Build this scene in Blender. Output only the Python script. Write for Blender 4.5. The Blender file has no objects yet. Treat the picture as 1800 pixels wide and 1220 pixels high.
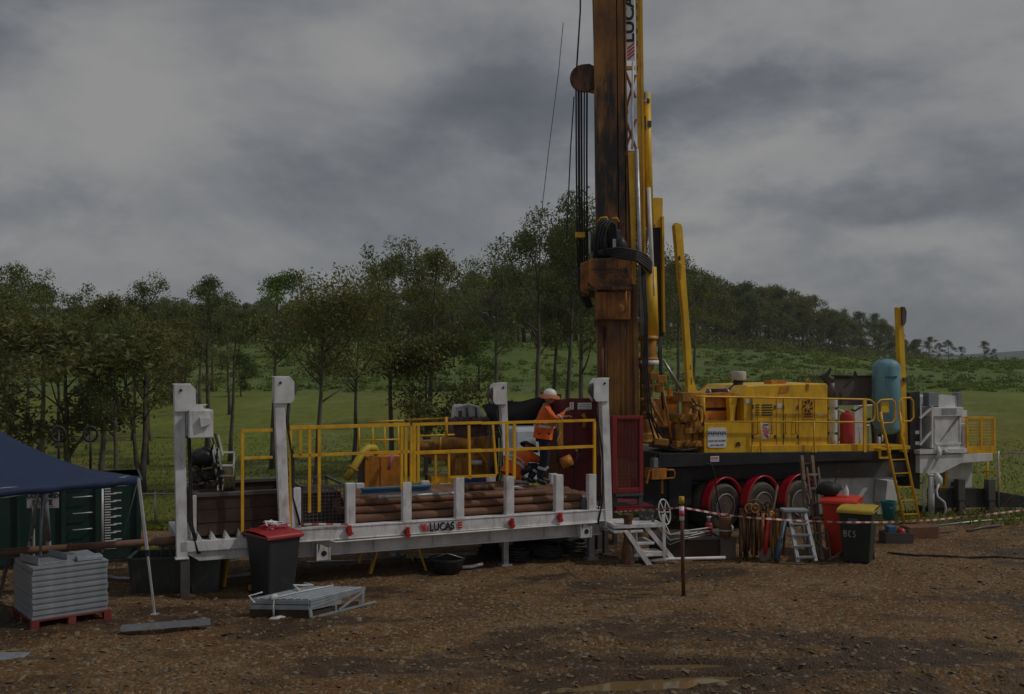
import bpy, bmesh, math, random
import numpy as np
from mathutils import Vector, Matrix, Quaternion
R = math.radians
random.seed(7)
sc = bpy.context.scene
COL = sc.collection

# ------------------------------------------------------------------ camera
FPX, HOR, CAMZ = 1800.0, 630.0, 3.7          # focal length in photo pixels, horizon row, eye height
cam_d = bpy.data.cameras.new("camera"); cam = bpy.data.objects.new("camera", cam_d); COL.objects.link(cam)
cam.location = (0, 0, CAMZ); cam.rotation_euler = (R(90), 0, 0)
cam_d.sensor_width = 36; cam_d.lens = 36.0; cam_d.shift_y = 20/1800.0
cam_d.clip_start = 0.1; cam_d.clip_end = 8000
sc.camera = cam

# ------------------------------------------------------------------ light
SUN_AZ, SUN_EL = 97.0, 47.0                   # azimuth clockwise from +Y (into the picture), elevation
EXPO = -1.75
sd = Vector((math.sin(R(SUN_AZ))*math.cos(R(SUN_EL)), math.cos(R(SUN_AZ))*math.cos(R(SUN_EL)), math.sin(R(SUN_EL))))
sl = bpy.data.lights.new("sun", 'SUN'); so = bpy.data.objects.new("sun", sl); COL.objects.link(so)
sl.energy = 3.4; sl.angle = R(1.2); sl.color = (1.0, 0.95, 0.87)
so.rotation_euler = sd.to_track_quat('Z', 'Y').to_euler()
sc.view_settings.view_transform = 'Standard'; sc.view_settings.look = 'None'
sc.view_settings.exposure = EXPO; sc.view_settings.gamma = 1.0; sc.view_settings.use_curve_mapping = False

# ------------------------------------------------------------------ world: grey broken cloud over a Nishita sky
w = bpy.data.worlds.new("World"); sc.world = w; w.use_nodes = True
nt = w.node_tree; N = nt.nodes; L = nt.links
for n in list(N): N.remove(n)
def nd(t, **k):
    n = N.new(t)
    for a, b in k.items(): setattr(n, a, b)
    return n
def mth(op, a, b=None, c=None, clamp=False):
    n = nd('ShaderNodeMath', operation=op, use_clamp=clamp)
    for i, x in enumerate((a, b, c)):
        if x is None: continue
        if isinstance(x, (int, float)): n.inputs[i].default_value = x
        else: L.new(x, n.inputs[i])
    return n.outputs[0]
out = nd('ShaderNodeOutputWorld'); bg = nd('ShaderNodeBackground')
sky = nd('ShaderNodeTexSky', sky_type='NISHITA', sun_disc=False)
sky.sun_elevation = R(SUN_EL); sky.sun_rotation = R(SUN_AZ)
tc = nd('ShaderNodeTexCoord')
mp = nd('ShaderNodeMapping'); mp.inputs['Scale'].default_value = (1.0, 1.0, 1.9); mp.inputs['Location'].default_value = (3.1, 0.4, 1.3)
L.new(tc.outputs['Generated'], mp.inputs['Vector'])
n1 = nd('ShaderNodeTexNoise'); n1.inputs['Scale'].default_value = 3.1; n1.inputs['Detail'].default_value = 10; n1.inputs['Roughness'].default_value = 0.56; n1.inputs['Distortion'].default_value = 0.35
L.new(mp.outputs[0], n1.inputs['Vector'])
n2 = nd('ShaderNodeTexNoise'); n2.inputs['Scale'].default_value = 5.5; n2.inputs['Detail'].default_value = 8; n2.inputs['Roughness'].default_value = 0.58
L.new(mp.outputs[0], n2.inputs['Vector'])
off = nd('ShaderNodeVectorMath', operation='SUBTRACT'); off.inputs[1].default_value = (0.5, 0.5, 0.5); L.new(n2.outputs['Color'], off.inputs[0])
sca = nd('ShaderNodeVectorMath', operation='SCALE'); sca.inputs['Scale'].default_value = 0.20; L.new(off.outputs[0], sca.inputs[0])
wd = nd('ShaderNodeVectorMath', operation='ADD'); L.new(tc.outputs['Generated'], wd.inputs[0]); L.new(sca.outputs[0], wd.inputs[1])
val = mth('MULTIPLY_ADD', n1.outputs['Fac'], 1.15, -0.02)
val = mth('MULTIPLY_ADD', n2.outputs['Fac'], 0.55, mth('SUBTRACT', val, 0.275))
# banks of cloud: (photo column, row, radius, flattening, lighter + / darker -)
BANKS = [(1480, 60, .30, 1.4, 0.144), (1280, 180, .17, 4.0, -0.245), (900, 215, .16, 3.2, -0.158), (250, 150, .13, 1.2, 0.144), (200, 290, .12, 1.6, 0.072), (20, 360, .09, 1.4, -0.158),
         (330, 330, .10, 2.4, -0.086), (430, 40, .11, 2.5, -0.086), (600, 110, .10, 2.2, 0.072), (1340, 265, .13, 2.6, 0.158), (700, 330, .14, 2.0, 0.043), (1330, 345, .16, 5, -0.101), (1300, 400, .07, 3.0, 0.115),
         (1700, 340, .14, 2.4, -0.158), (1610, 425, .10, 2.6, 0.158), (1640, 570, .16, 4, -0.043), (80, 160, .09, 2, 0.014), (800, 60, .12, 2, 0.014), (1560, 200, .10, 3, -0.058), (1740, 480, .12, 3.5, 0.072)]   # placed as directions on the sky sphere
for (bx, by, br, fl, am) in BANKS:
    c = Vector(((bx-900)/FPX, 1, -(by-HOR)/FPX)).normalized()
    s = nd('ShaderNodeVectorMath', operation='SUBTRACT'); s.inputs[1].default_value = c; L.new(wd.outputs[0], s.inputs[0])
    m = nd('ShaderNodeVectorMath', operation='MULTIPLY'); m.inputs[1].default_value = (1, 1, fl); L.new(s.outputs[0], m.inputs[0])
    ln = nd('ShaderNodeVectorMath', operation='LENGTH'); L.new(m.outputs[0], ln.inputs[0])
    mr = nd('ShaderNodeMapRange', interpolation_type='SMOOTHSTEP'); mr.inputs['From Min'].default_value = br*1.25; mr.inputs['From Max'].default_value = br*.15
    L.new(ln.outputs['Value'], mr.inputs['Value'])
    val = mth('MULTIPLY_ADD', mr.outputs[0], am, val)
cr = nd('ShaderNodeValToRGB'); L.new(val, cr.inputs[0])
e = cr.color_ramp.elements
e[0].position = .18; e[0].color = (.26, .28, .325, 1)
e[1].position = .84; e[1].color = (.80, .79, .77, 1)
for p_, c_ in ((.40, (.385, .405, .445, 1)), (.56, (.56, .575, .605, 1)), (.70, (.72, .72, .72, 1))):
    x = e.new(p_); x.color = c_
skm = nd('ShaderNodeMix', data_type='RGBA', blend_type='ADD'); skm.inputs['Factor'].default_value = 1.0
sks = nd('ShaderNodeVectorMath', operation='SCALE'); sks.inputs['Scale'].default_value = 0.10; L.new(sky.outputs[0], sks.inputs[0])
skc = nd('ShaderNodeVectorMath', operation='SCALE'); skc.inputs['Scale'].default_value = 0.10; L.new(sks.outputs[0], skc.inputs[0])
clc = nd('ShaderNodeVectorMath', operation='SCALE'); clc.inputs['Scale'].default_value = 1.13; L.new(cr.outputs[0], clc.inputs[0])
L.new(clc.outputs[0], skm.inputs['A']); L.new(skc.outputs[0], skm.inputs['B'])
L.new(skm.outputs['Result'], bg.inputs['Color']); bg.inputs['Strength'].default_value = 1.0
L.new(bg.outputs[0], out.inputs[0])

# ------------------------------------------------------------------ materials
def M(name, col, rough=.6, metal=0., var=.25, vscale=3., dirt=None, damt=0., dscale=2.5, streak=1., bump=0., bscale=40., rnd=0., thr=.5, spec=.5):
    """procedural painted / rusty / dusty surface: tone variation, dirt patches (streaky when streak > 1) and a fine bump"""
    m = bpy.data.materials.new(name); m.use_nodes = True; t = m.node_tree; b = t.nodes['Principled BSDF']
    n = t.nodes.new; l = t.links.new
    tc = n('ShaderNodeTexCoord'); no = n('ShaderNodeTexNoise'); no.inputs['Scale'].default_value = vscale; no.inputs['Detail'].default_value = 5
    l(tc.outputs['Object'], no.inputs['Vector'])
    mr = n('ShaderNodeMapRange'); mr.inputs['From Min'].default_value = .3; mr.inputs['From Max'].default_value = .7
    mr.inputs['To Min'].default_value = 1-var; mr.inputs['To Max'].default_value = 1+var*.6; l(no.outputs['Fac'], mr.inputs['Value'])
    mx = n('ShaderNodeVectorMath'); mx.operation = 'SCALE'; mx.inputs[0].default_value = col[:3]; l(mr.outputs[0], mx.inputs['Scale'])
    cur = mx.outputs[0]
    if rnd:
        oi = n('ShaderNodeObjectInfo'); r2 = n('ShaderNodeMapRange'); r2.inputs['To Min'].default_value = 1-rnd; r2.inputs['To Max'].default_value = 1+rnd
        l(oi.outputs['Random'], r2.inputs['Value']); sx = n('ShaderNodeVectorMath'); sx.operation = 'SCALE'; l(cur, sx.inputs[0]); l(r2.outputs[0], sx.inputs['Scale']); cur = sx.outputs[0]
    if dirt:
        mp = n('ShaderNodeMapping'); mp.inputs['Scale'].default_value = (streak, streak, 1.); l(tc.outputs['Object'], mp.inputs['Vector'])
        nn = n('ShaderNodeTexNoise'); nn.inputs['Scale'].default_value = dscale; nn.inputs['Detail'].default_value = 7; nn.inputs['Roughness'].default_value = .65; l(mp.outputs[0], nn.inputs['Vector'])
        r = n('ShaderNodeMapRange'); r.inputs['From Min'].default_value = thr-.06; r.inputs['From Max'].default_value = thr+.16; r.inputs['To Max'].default_value = damt; l(nn.outputs['Fac'], r.inputs['Value'])
        q = n('ShaderNodeMix'); q.data_type = 'RGBA'; l(r.outputs[0], q.inputs['Factor']); l(cur, q.inputs['A']); q.inputs['B'].default_value = (*dirt[:3], 1); cur = q.outputs['Result']
        rr = n('ShaderNodeMapRange'); rr.inputs['To Min'].default_value = rough; rr.inputs['To Max'].default_value = min(1, rough+.3); l(r.outputs[0], rr.inputs['Value']); l(rr.outputs[0], b.inputs['Roughness'])
    else: b.inputs['Roughness'].default_value = rough
    l(cur, b.inputs['Base Color']); b.inputs['Metallic'].default_value = metal
    b.inputs['Specular IOR Level'].default_value = spec
    if bump:
        bn = n('ShaderNodeTexNoise'); bn.inputs['Scale'].default_value = bscale; bn.inputs['Detail'].default_value = 4; l(tc.outputs['Object'], bn.inputs['Vector'])
        bb = n('ShaderNodeBump'); bb.inputs['Strength'].default_value = bump; bb.inputs['Distance'].default_value = .02; l(bn.outputs['Fac'], bb.inputs['Height']); l(bb.outputs[0], b.inputs['Normal'])
    return m
MUD = (.16, .085, .035)
white = M('white_paint', (.72, .72, .73), .45, dirt=(.30, .22, .14), damt=.75, dscale=3, streak=2.5, thr=.56, bump=.1)
white2 = M('white_paint_clean', (.70, .70, .70), .45, dirt=(.35, .31, .26), damt=.5, dscale=2, streak=2, thr=.55)
yellow = M('safety_yellow', (.80, .43, .012), .45, var=.18, dirt=(.30, .13, .02), damt=.55, dscale=4, streak=1.6, thr=.55, bump=.1)
yellow2 = M('rig_yellow', (.80, .47, .012), .40, var=.14, dirt=(.40, .21, .03), damt=.6, dscale=2.2, streak=3, thr=.52)
orange = M('orange_paint', (.62, .22, .012), .5, var=.25, dirt=(.16, .07, .02), damt=.7, dscale=3, streak=2.5, thr=.5)
ochre = M('ochre_paint', (.50, .22, .022), .55, var=.3, dirt=(.10, .05, .022), damt=.85, dscale=3.5, streak=2, thr=.5, bump=.2)
rust = M('rusty_paint', (.33, .13, .022), .6, var=.35, vscale=2, dirt=(.075, .038, .02), damt=.85, dscale=1.6, streak=2.2, thr=.47, bump=.15)
rust2 = M('oily_rust', (.16, .065, .025), .6, var=.4, dirt=(.020, .015, .013), damt=.9, dscale=2.5, streak=3, thr=.48, bump=.3)
pipe_m = M('rusty_pipe', (.21, .098, .050), .62, var=.4, vscale=6, dirt=(.10, .045, .025), damt=.8, dscale=3, thr=.5, bump=.3, rnd=.18)
black = M('black_paint', (.018, .018, .020), .5, var=.3, dirt=(.07, .05, .035), damt=.6, dscale=3, thr=.55)
rubber = M('black_rubber', (.015, .015, .016), .65, var=.2, dirt=(.10, .075, .05), damt=.5, dscale=8, thr=.55)
tyre_m = M('dusty_tyre', (.115, .10, .082), .9, var=.3, vscale=8, dirt=(.16, .12, .08), damt=.6, dscale=5, thr=.5, bump=.3)
steel = M('galvanised_steel', (.42, .44, .46), .42, .6, var=.25, vscale=9, dirt=(.20, .17, .13), damt=.35, dscale=4, thr=.55)
alu = M('aluminium', (.38, .42, .46), .45, .45, var=.2, vscale=7, dirt=(.22, .19, .15), damt=.35, dscale=4, thr=.57)
dsteel = M('dark_steel', (.10, .10, .105), .5, .3, var=.3, dirt=(.14, .09, .05), damt=.6, dscale=4, thr=.5)
red = M('red_paint', (.45, .018, .018), .4, var=.22, dirt=(.18, .07, .05), damt=.6, dscale=4, thr=.55)
fender_m = M('red_fender', (.52, .012, .030), .3, var=.18, dirt=(.20, .06, .05), damt=.4, dscale=4, thr=.57)
gatered = M('gate_red_paint', (.30, .016, .020), .5, var=.25, dirt=(.10, .03, .02), damt=.6, dscale=4, streak=2, thr=.5)
dred = M('dark_red_paint', (.17, .010, .014), .5, var=.25, dirt=(.05, .02, .016), damt=.7, dscale=3, streak=2, thr=.5)
redp = M('red_plastic', (.36, .018, .022), .5, var=.2, dirt=(.2, .08, .06), damt=.4, thr=.55)
binred = M('red_bin_plastic', (.62, .035, .012), .5, var=.12, dirt=(.25, .08, .04), damt=.4, thr=.58)
bingrey = M('charcoal_bin_plastic', (.032, .034, .038), .55, var=.15, dirt=(.10, .08, .06), damt=.4, dscale=6, thr=.6)
bingreen = M('dark_green_bin_plastic', (.016, .028, .022), .55, var=.15, dirt=(.08, .07, .05), damt=.35, dscale=6, thr=.6)
lidyel = M('yellow_lid_plastic', (.50, .36, .02), .5, var=.2, dirt=(.3, .2, .05), damt=.5, thr=.55)
navy = M('navy_canvas', (.014, .032, .085), .75, var=.15, bump=.15, bscale=60)
tankgreen = M('dark_green_paint', (.006, .040, .030), .45, var=.2, dirt=(.03, .035, .03), damt=.5, thr=.5)
teal = M('teal_plastic', (.02, .20, .19), .5, var=.2)
bluetank = M('pale_blue_paint', (.17, .36, .43), .5, var=.12, dirt=(.06, .16, .19), damt=.6, dscale=1.5, streak=3, thr=.5)
bluep = M('blue_paint', (.05, .17, .30), .5, var=.3, dirt=(.12, .10, .08), damt=.6, thr=.5)
greyplastic = M('grey_plastic', (.22, .25, .28), .5, var=.15)
tubm = M('dark_tub_plastic', (.045, .055, .052), .5, var=.3, dirt=(.13, .11, .09), damt=.6, dscale=4, streak=3, thr=.52)
wood = M('weathered_wood', (.17, .115, .075), .85, var=.4, vscale=10, dirt=(.06, .04, .03), damt=.7, thr=.5, bump=.4)
brownbox = M('brown_steel', (.060, .030, .018), .7, var=.4, dirt=(.02, .014, .01), damt=.7, dscale=2, thr=.5, bump=.2)
palletred = M('red_pallet', (.20, .026, .022), .75, var=.3, dirt=(.15, .08, .05), damt=.6, thr=.52, bump=.3)
hivis = M('hivis_orange_cloth', (.80, .13, .012), .85, var=.2, vscale=8, dirt=(.35, .08, .03), damt=.4, dscale=7, thr=.55, bump=.5, bscale=14)
trous = M('navy_cloth', (.012, .016, .032), .9, var=.3, vscale=8, bump=.5, bscale=14)
refl = M('silver_reflective_tape', (.48, .50, .48), .5, var=.1)
headp = M('drill_head_paint', (.34, .125, .018), .55, var=.35, dirt=(.045, .026, .018), damt=.9, dscale=1.8, streak=1.6, thr=.46, bump=.2)
skin = M('skin', (.38, .20, .13), .55, var=.1)
hatw = M('white_helmet', (.78, .76, .74), .35, var=.05)
straw = M('straw_brim', (.46, .13, .06), .8, var=.25)
sheetw = M('white_plastic_sheet', (.50, .54, .62), .5, var=.1)
brownpanel = M('brown_panel', (.10, .070, .055), .6, var=.2)
signw = M('sign_white', (.78, .78, .77), .5, var=.05)
inkk = M('black_ink', (.012, .012, .014), .6, var=0)
inkr = M('red_ink', (.55, .03, .03), .6, var=0)
inkb = M('blue_ink', (.02, .10, .26), .6, var=0)
pinkm = M('pink_tape', (.60, .07, .16), .6, var=.1)
concrete = M('dusty_steel_skid', (.10, .092, .085), .8, var=.3, dirt=(.17, .12, .08), damt=.6, thr=.5)
bark = M('grey_bark', (.125, .105, .085), .9, var=.4, vscale=2.5, dirt=(.05, .04, .032), damt=.6, dscale=1.2, streak=4, thr=.5, bump=.5, bscale=8)

def mast_material():
    m = bpy.data.materials.new('greasy_mast'); m.use_nodes = True; t = m.node_tree; b = t.nodes['Principled BSDF']; n = t.nodes.new; l = t.links.new
    tc = n('ShaderNodeTexCoord'); sp = n('ShaderNodeSeparateXYZ'); l(tc.outputs['Object'], sp.inputs[0])
    def noise(s, sc_, d=6):
        mp = n('ShaderNodeMapping'); mp.inputs['Scale'].default_value = sc_; l(tc.outputs['Object'], mp.inputs['Vector']); x = n('ShaderNodeTexNoise'); x.inputs['Scale'].default_value = s; x.inputs['Detail'].default_value = d; x.inputs['Roughness'].default_value = .62; l(mp.outputs[0], x.inputs['Vector']); return x.outputs['Fac']
    def ramp(f, *st):
        c = n('ShaderNodeValToRGB'); l(f, c.inputs[0]); e = c.color_ramp.elements; e[0].position = st[0][0]; e[0].color = (*st[0][1], 1); e[1].position = st[-1][0]; e[1].color = (*st[-1][1], 1)
        for p, q in st[1:-1]: x = e.new(p); x.color = (*q, 1)
        return c.outputs[0]
    base = ramp(noise(1.3, (1.6, 1.6, .7)), (.34, (.13, .055, .022)), (.50, (.25, .10, .022)), (.64, (.36, .17, .030)))
    # grease thrown by the drill head lies over the middle of the mast, worn clean near the top
    z = n('ShaderNodeMapRange'); z.inputs['From Min'].default_value = 0; z.inputs['From Max'].default_value = 13; l(sp.outputs['Z'], z.inputs['Value'])
    zc = ramp(z.outputs[0], (0., (.40,)*3), (.28, (.48,)*3), (.44, (.72,)*3), (.58, (.90,)*3), (.70, (.80,)*3), (.82, (.30,)*3), (.92, (.02,)*3))
    a = n('ShaderNodeMath'); a.operation = 'MULTIPLY_ADD'; l(noise(1.6, (2.6, 2.6, .55), 7), a.inputs[0]); a.inputs[1].default_value = 2.3; a.inputs[2].default_value = -1.55
    c = n('ShaderNodeMath'); c.operation = 'ADD'; l(a.outputs[0], c.inputs[0]); l(zc, c.inputs[1]); c.use_clamp = True
    mr = n('ShaderNodeMapRange'); mr.interpolation_type = 'SMOOTHSTEP'; mr.inputs['From Min'].default_value = .12; mr.inputs['From Max'].default_value = .62; l(c.outputs[0], mr.inputs['Value'])
    q = n('ShaderNodeMix'); q.data_type = 'RGBA'; l(mr.outputs[0], q.inputs['Factor']); l(base, q.inputs['A']); q.inputs['B'].default_value = (.022, .017, .015, 1); l(q.outputs['Result'], b.inputs['Base Color'])
    b.inputs['Roughness'].default_value = .55
    bn = n('ShaderNodeTexNoise'); bn.inputs['Scale'].default_value = 12; l(tc.outputs['Object'], bn.inputs['Vector']); bb = n('ShaderNodeBump'); bb.inputs['Strength'].default_value = .2; bb.inputs['Distance'].default_value = .02; l(bn.outputs['Fac'], bb.inputs['Height']); l(bb.outputs[0], b.inputs['Normal'])
    return m
mastm = mast_material()
def foliage(name, c1, c2, c3, ns=.55):
    m = bpy.data.materials.new(name); m.use_nodes = True; t = m.node_tree; b = t.nodes['Principled BSDF']; n = t.nodes.new; l = t.links.new
    tc = n('ShaderNodeTexCoord'); no = n('ShaderNodeTexNoise'); no.inputs['Scale'].default_value = ns; no.inputs['Detail'].default_value = 3; l(tc.outputs['Object'], no.inputs['Vector'])
    geo = n('ShaderNodeNewGeometry'); oi = n('ShaderNodeObjectInfo')
    a = n('ShaderNodeMath'); a.operation = 'MULTIPLY_ADD'; l(geo.outputs['Random Per Island'], a.inputs[0]); a.inputs[1].default_value = .35; a.inputs[2].default_value = -.22
    a2 = n('ShaderNodeMath'); a2.operation = 'ADD'; l(a.outputs[0], a2.inputs[0]); l(no.outputs['Fac'], a2.inputs[1])
    a3 = n('ShaderNodeMath'); a3.operation = 'MULTIPLY_ADD'; l(oi.outputs['Random'], a3.inputs[0]); a3.inputs[1].default_value = .22; l(a2.outputs[0], a3.inputs[2])
    cr = n('ShaderNodeValToRGB'); l(a3.outputs[0], cr.inputs[0]); e = cr.color_ramp.elements
    e[0].position = .32; e[0].color = (*c1, 1); e[1].position = .86; e[1].color = (*c3, 1); x = e.new(.58); x.color = (*c2, 1)
    l(cr.outputs[0], b.inputs['Base Color']); b.inputs['Roughness'].default_value = .6
    tr = n('ShaderNodeBsdfTranslucent'); l(cr.outputs[0], tr.inputs['Color']); mx = n('ShaderNodeMixShader'); mx.inputs[0].default_value = .35
    o = t.nodes['Material Output']; l(b.outputs[0], mx.inputs[1]); l(tr.outputs[0], mx.inputs[2]); l(mx.outputs[0], o.inputs[0])
    return m
leafA = foliage('eucalypt_leaves', (.080, .096, .032), (.130, .158, .044), (.205, .230, .066))
leafB = foliage('bright_leaves', (.065, .105, .016), (.105, .17, .025), (.15, .23, .035))
leafC = foliage('olive_leaves', (.098, .100, .028), (.150, .148, .040), (.215, .205, .060))
scrubm = foliage('scrub_leaves', (.110, .145, .022), (.150, .205, .028), (.210, .265, .046), .12)
grassm = foliage('grass_blades', (.130, .135, .020), (.165, .190, .024), (.220, .220, .045), .35)

# ------------------------------------------------------------------ mesh helpers
def basis(d, up=(0, 0, 1)):
    d = Vector(d).normalized(); up = Vector(up)
    s = d.cross(up)
    if s.length < 1e-4: s = d.cross(Vector((0, 1, 0)))
    s.normalize(); return d, s, s.cross(d).normalized()
class MB:
    def __init__(s): s.v = []; s.f = []; s.m = []; s.sm = []
    def add(s, vs, fs, mi=0, smooth=False):
        o = len(s.v); s.v += [tuple(x) for x in vs]
        for f in fs: s.f.append([i+o for i in f]); s.m.append(mi); s.sm.append(smooth)
        return s
    def box(s, a, b, mi=0):
        x0, x1 = sorted((a[0], b[0])); y0, y1 = sorted((a[1], b[1])); z0, z1 = sorted((a[2], b[2]))
        return s.add([(x0,y0,z0),(x1,y0,z0),(x1,y1,z0),(x0,y1,z0),(x0,y0,z1),(x1,y0,z1),(x1,y1,z1),(x0,y1,z1)],
                     [(0,3,2,1),(4,5,6,7),(0,1,5,4),(1,2,6,5),(2,3,7,6),(3,0,4,7)], mi)
    def hexa(s, lo, hi, mi=0):      # two quads, bottom and top
        return s.add(list(lo)+list(hi), [(0,3,2,1),(4,5,6,7),(0,1,5,4),(1,2,6,5),(2,3,7,6),(3,0,4,7)], mi)
    def bar(s, p, q, w, h=None, up=(0, 0, 1), mi=0):
        h = h or w; p = Vector(p); q = Vector(q); d, a, b = basis(q-p, up); a = a*w/2; b = b*h/2
        return s.hexa([p-a-b, p+a-b, p+a+b, p-a+b], [q-a-b, q+a-b, q+a+b, q-a+b], mi)
    def tube(s, pts, r, n=8, mi=0, closed=False, cap=True):
        pts = [Vector(p) for p in pts]; k = len(pts); rs = r if isinstance(r, (list, tuple)) else [r]*k
        if closed: cap = False
        vs = []; prev = None
        for i, p in enumerate(pts):
            t = (pts[(i+1) % k]-pts[i-1]) if closed else (pts[min(i+1, k-1)]-pts[max(i-1, 0)])
            d, a, b = basis(t) if prev is None else (t.normalized(), None, None)
            if prev is not None:
                a = prev - d*prev.dot(d)
                a = a.normalized() if a.length > 1e-5 else basis(t)[1]
                b = a.cross(d)
            prev = a
            for j in range(n):
                c = 2*math.pi*j/n; vs.append(p+(a*math.cos(c)+b*math.sin(c))*rs[i])
        fs = []
        for i in range(k if closed else k-1):
            i2 = (i+1) % k
            for j in range(n): fs.append((i*n+j, i2*n+j, i2*n+(j+1) % n, i*n+(j+1) % n))
        s.add(vs, fs, mi, True)
        if cap:
            o = len(s.v)-len(vs)
            s.f.append([o+j for j in range(n)]); s.f.append([o+(k-1)*n+j for j in reversed(range(n))]); s.m += [mi, mi]; s.sm += [False, False]
        return s
    def cyl(s, p, q, r, n=16, mi=0): return s.tube([p, q], r, n, mi)
    def lathe(s, c, prof, n=24, axis=(0, 0, 1), mi=0, smooth=True):
        c = Vector(c); d, a, b = basis(axis, (0, 0, 1) if abs(Vector(axis).normalized().z) < .9 else (1, 0, 0)); k = len(prof)
        ring = lambda r, h: [c+d*h+(a*math.cos(2*math.pi*j/n)+b*math.sin(2*math.pi*j/n))*max(r, 1e-4) for j in range(n)]
        o = len(s.v); vs = ring(*prof[0]); fs = []; cur = 0; rows = 1
        for i in range(k-1):
            if i:
                p, q = (prof[i][0]-prof[i-1][0], prof[i][1]-prof[i-1][1]), (prof[i+1][0]-prof[i][0], prof[i+1][1]-prof[i][1]); lp = math.hypot(*p) or 1; lq = math.hypot(*q) or 1
                if (p[0]*q[0]+p[1]*q[1])/(lp*lq) < .80: vs += ring(*prof[i]); rows += 1          # a sharp edge keeps its own ring
            vs += ring(*prof[i+1]); rows += 1; r0 = (rows-2)*n; r1 = (rows-1)*n
            fs += [(r0+j, r0+(j+1) % n, r1+(j+1) % n, r1+j) for j in range(n)]
        s.add(vs, fs, mi, smooth)
        s.f.append([o+j for j in reversed(range(n))]); s.f.append([o+(rows-1)*n+j for j in range(n)]); s.m += [mi, mi]; s.sm += [False, False]
        return s
    def prism(s, poly, o, ux, uy, dv, mi=0):
        o = Vector(o); ux = Vector(ux); uy = Vector(uy); dv = Vector(dv); k = len(poly)
        a = [o+ux*x+uy*y for x, y in poly]; b = [p+dv for p in a]
        return s.add(a+b, [list(range(k)), list(range(2*k-1, k-1, -1))]+[(i, i+k, (i+1) % k+k, (i+1) % k) for i in range(k)], mi)
    def blob(s, c, r, n=10, mi=0, jit=0, sd_=0):
        rg = random.Random(sd_); vs = []; c = Vector(c); r = Vector(r if hasattr(r, '__len__') else (r, r, r)); k = n//2
        for i in range(k+1):
            th = math.pi*i/k
            for j in range(n):
                ph = 2*math.pi*j/n; q = 1+rg.uniform(-jit, jit)
                vs.append(c+Vector((math.sin(th)*math.cos(ph)*r.x, math.sin(th)*math.sin(ph)*r.y, math.cos(th)*r.z))*q)
        return s.add(vs, [(i*n+j, (i+1)*n+j, (i+1)*n+(j+1) % n, i*n+(j+1) % n) for i in range(k) for j in range(n)], mi, True)
    def build(s, name, mats, parent=None, bevel=0, loc=None):
        me = bpy.data.meshes.new(name); me.from_pydata(s.v, [], s.f)
        me.polygons.foreach_set('material_index', s.m); me.polygons.foreach_set('use_smooth', s.sm)
        for m in (mats if isinstance(mats, (list, tuple)) else [mats]): me.materials.append(m)
        bm = bmesh.new(); bm.from_mesh(me); bmesh.ops.recalc_face_normals(bm, faces=bm.faces); bm.to_mesh(me); bm.free()
        me.update(); o = bpy.data.objects.new(name, me); COL.objects.link(o)
        if parent is not None: o.parent = parent
        if loc is not None: o.location = loc
        if bevel:
            md = o.modifiers.new('bevel', 'BEVEL'); md.width = bevel; md.segments = 2; md.limit_method = 'ANGLE'; md.angle_limit = R(40)
        return o
def tag(o, label=None, cat=None, group=None, kind=None):
    if label: o['label'] = label
    if cat: o['category'] = cat
    if group: o['group'] = group
    if kind: o['kind'] = kind
    return o
def thing(name, label, cat, loc=(0, 0, 0), rz=0, group=None):
    o = bpy.data.objects.new(name, None); COL.objects.link(o); o.location = loc; o.rotation_euler = (0, 0, rz); o.empty_display_size = .2
    return tag(o, label, cat, group)
def copy_tree(o, parent=None):
    kids = [c for c in bpy.data.objects if c.parent == o]
    c = o.copy(); COL.objects.link(c)
    if parent is not None: c.parent = parent
    for k in kids: copy_tree(k, c)
    return c
def split_pieces(root, names):
    """each loose piece of the named meshes becomes a part of its own"""
    for o in [x for x in bpy.data.objects if x.type == 'MESH' and x.name.split('.')[0] in names]:
        bm = bmesh.new(); bm.from_mesh(o.data); seen = set(); isl = []
        for v in bm.verts:
            if v.index in seen: continue
            st = [v]; seen.add(v.index); cur = []
            while st:
                a = st.pop(); cur.append(a.index)
                for e_ in a.link_edges:
                    b = e_.other_vert(a)
                    if b.index not in seen: seen.add(b.index); st.append(b)
            isl.append(set(cur))
        bm.free()
        if len(isl) < 2: continue
        for k, s_ in enumerate(isl):
            bm = bmesh.new(); bm.from_mesh(o.data); bm.verts.ensure_lookup_table()
            bmesh.ops.delete(bm, geom=[v for v in bm.verts if v.index not in s_], context='VERTS')
            me = o.data.copy(); bm.to_mesh(me); bm.free()
            c = o.copy(); c.data = me; COL.objects.link(c)
        bpy.data.objects.remove(o)
class Fr:
    """a vertical frame on the ground: u along it, v away from the viewer, z up; p() finds the point of the plane v seen at a photo pixel"""
    def __init__(s, x, y, yaw=0.):
        s.x, s.y, s.yaw = x, y, R(yaw); s.d = (math.cos(s.yaw), math.sin(s.yaw)); s.n = (-math.sin(s.yaw), math.cos(s.yaw))
    def p(s, px, py, v=0.):
        a = (px-900)/FPX; b = -(py-HOR)/FPX
        Y = (v+s.x*s.n[0]+s.y*s.n[1])/(a*s.n[0]+s.n[1]); X = a*Y
        return Vector(((X-s.x)*s.d[0]+(Y-s.y)*s.d[1], v, CAMZ+b*Y))
    def w(s, u, v, z): return Vector((s.x+u*s.d[0]+v*s.n[0], s.y+u*s.d[1]+v*s.n[1], z))
    def root(s, name, label, cat, group=None): return thing(name, label, cat, (s.x, s.y, 0), s.yaw, group)
def fr_at(px, gy, yaw=0.):
    Y = FPX*CAMZ/(gy-HOR); return Fr((px-900)/FPX*Y, Y, yaw)
_txt = {}
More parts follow.
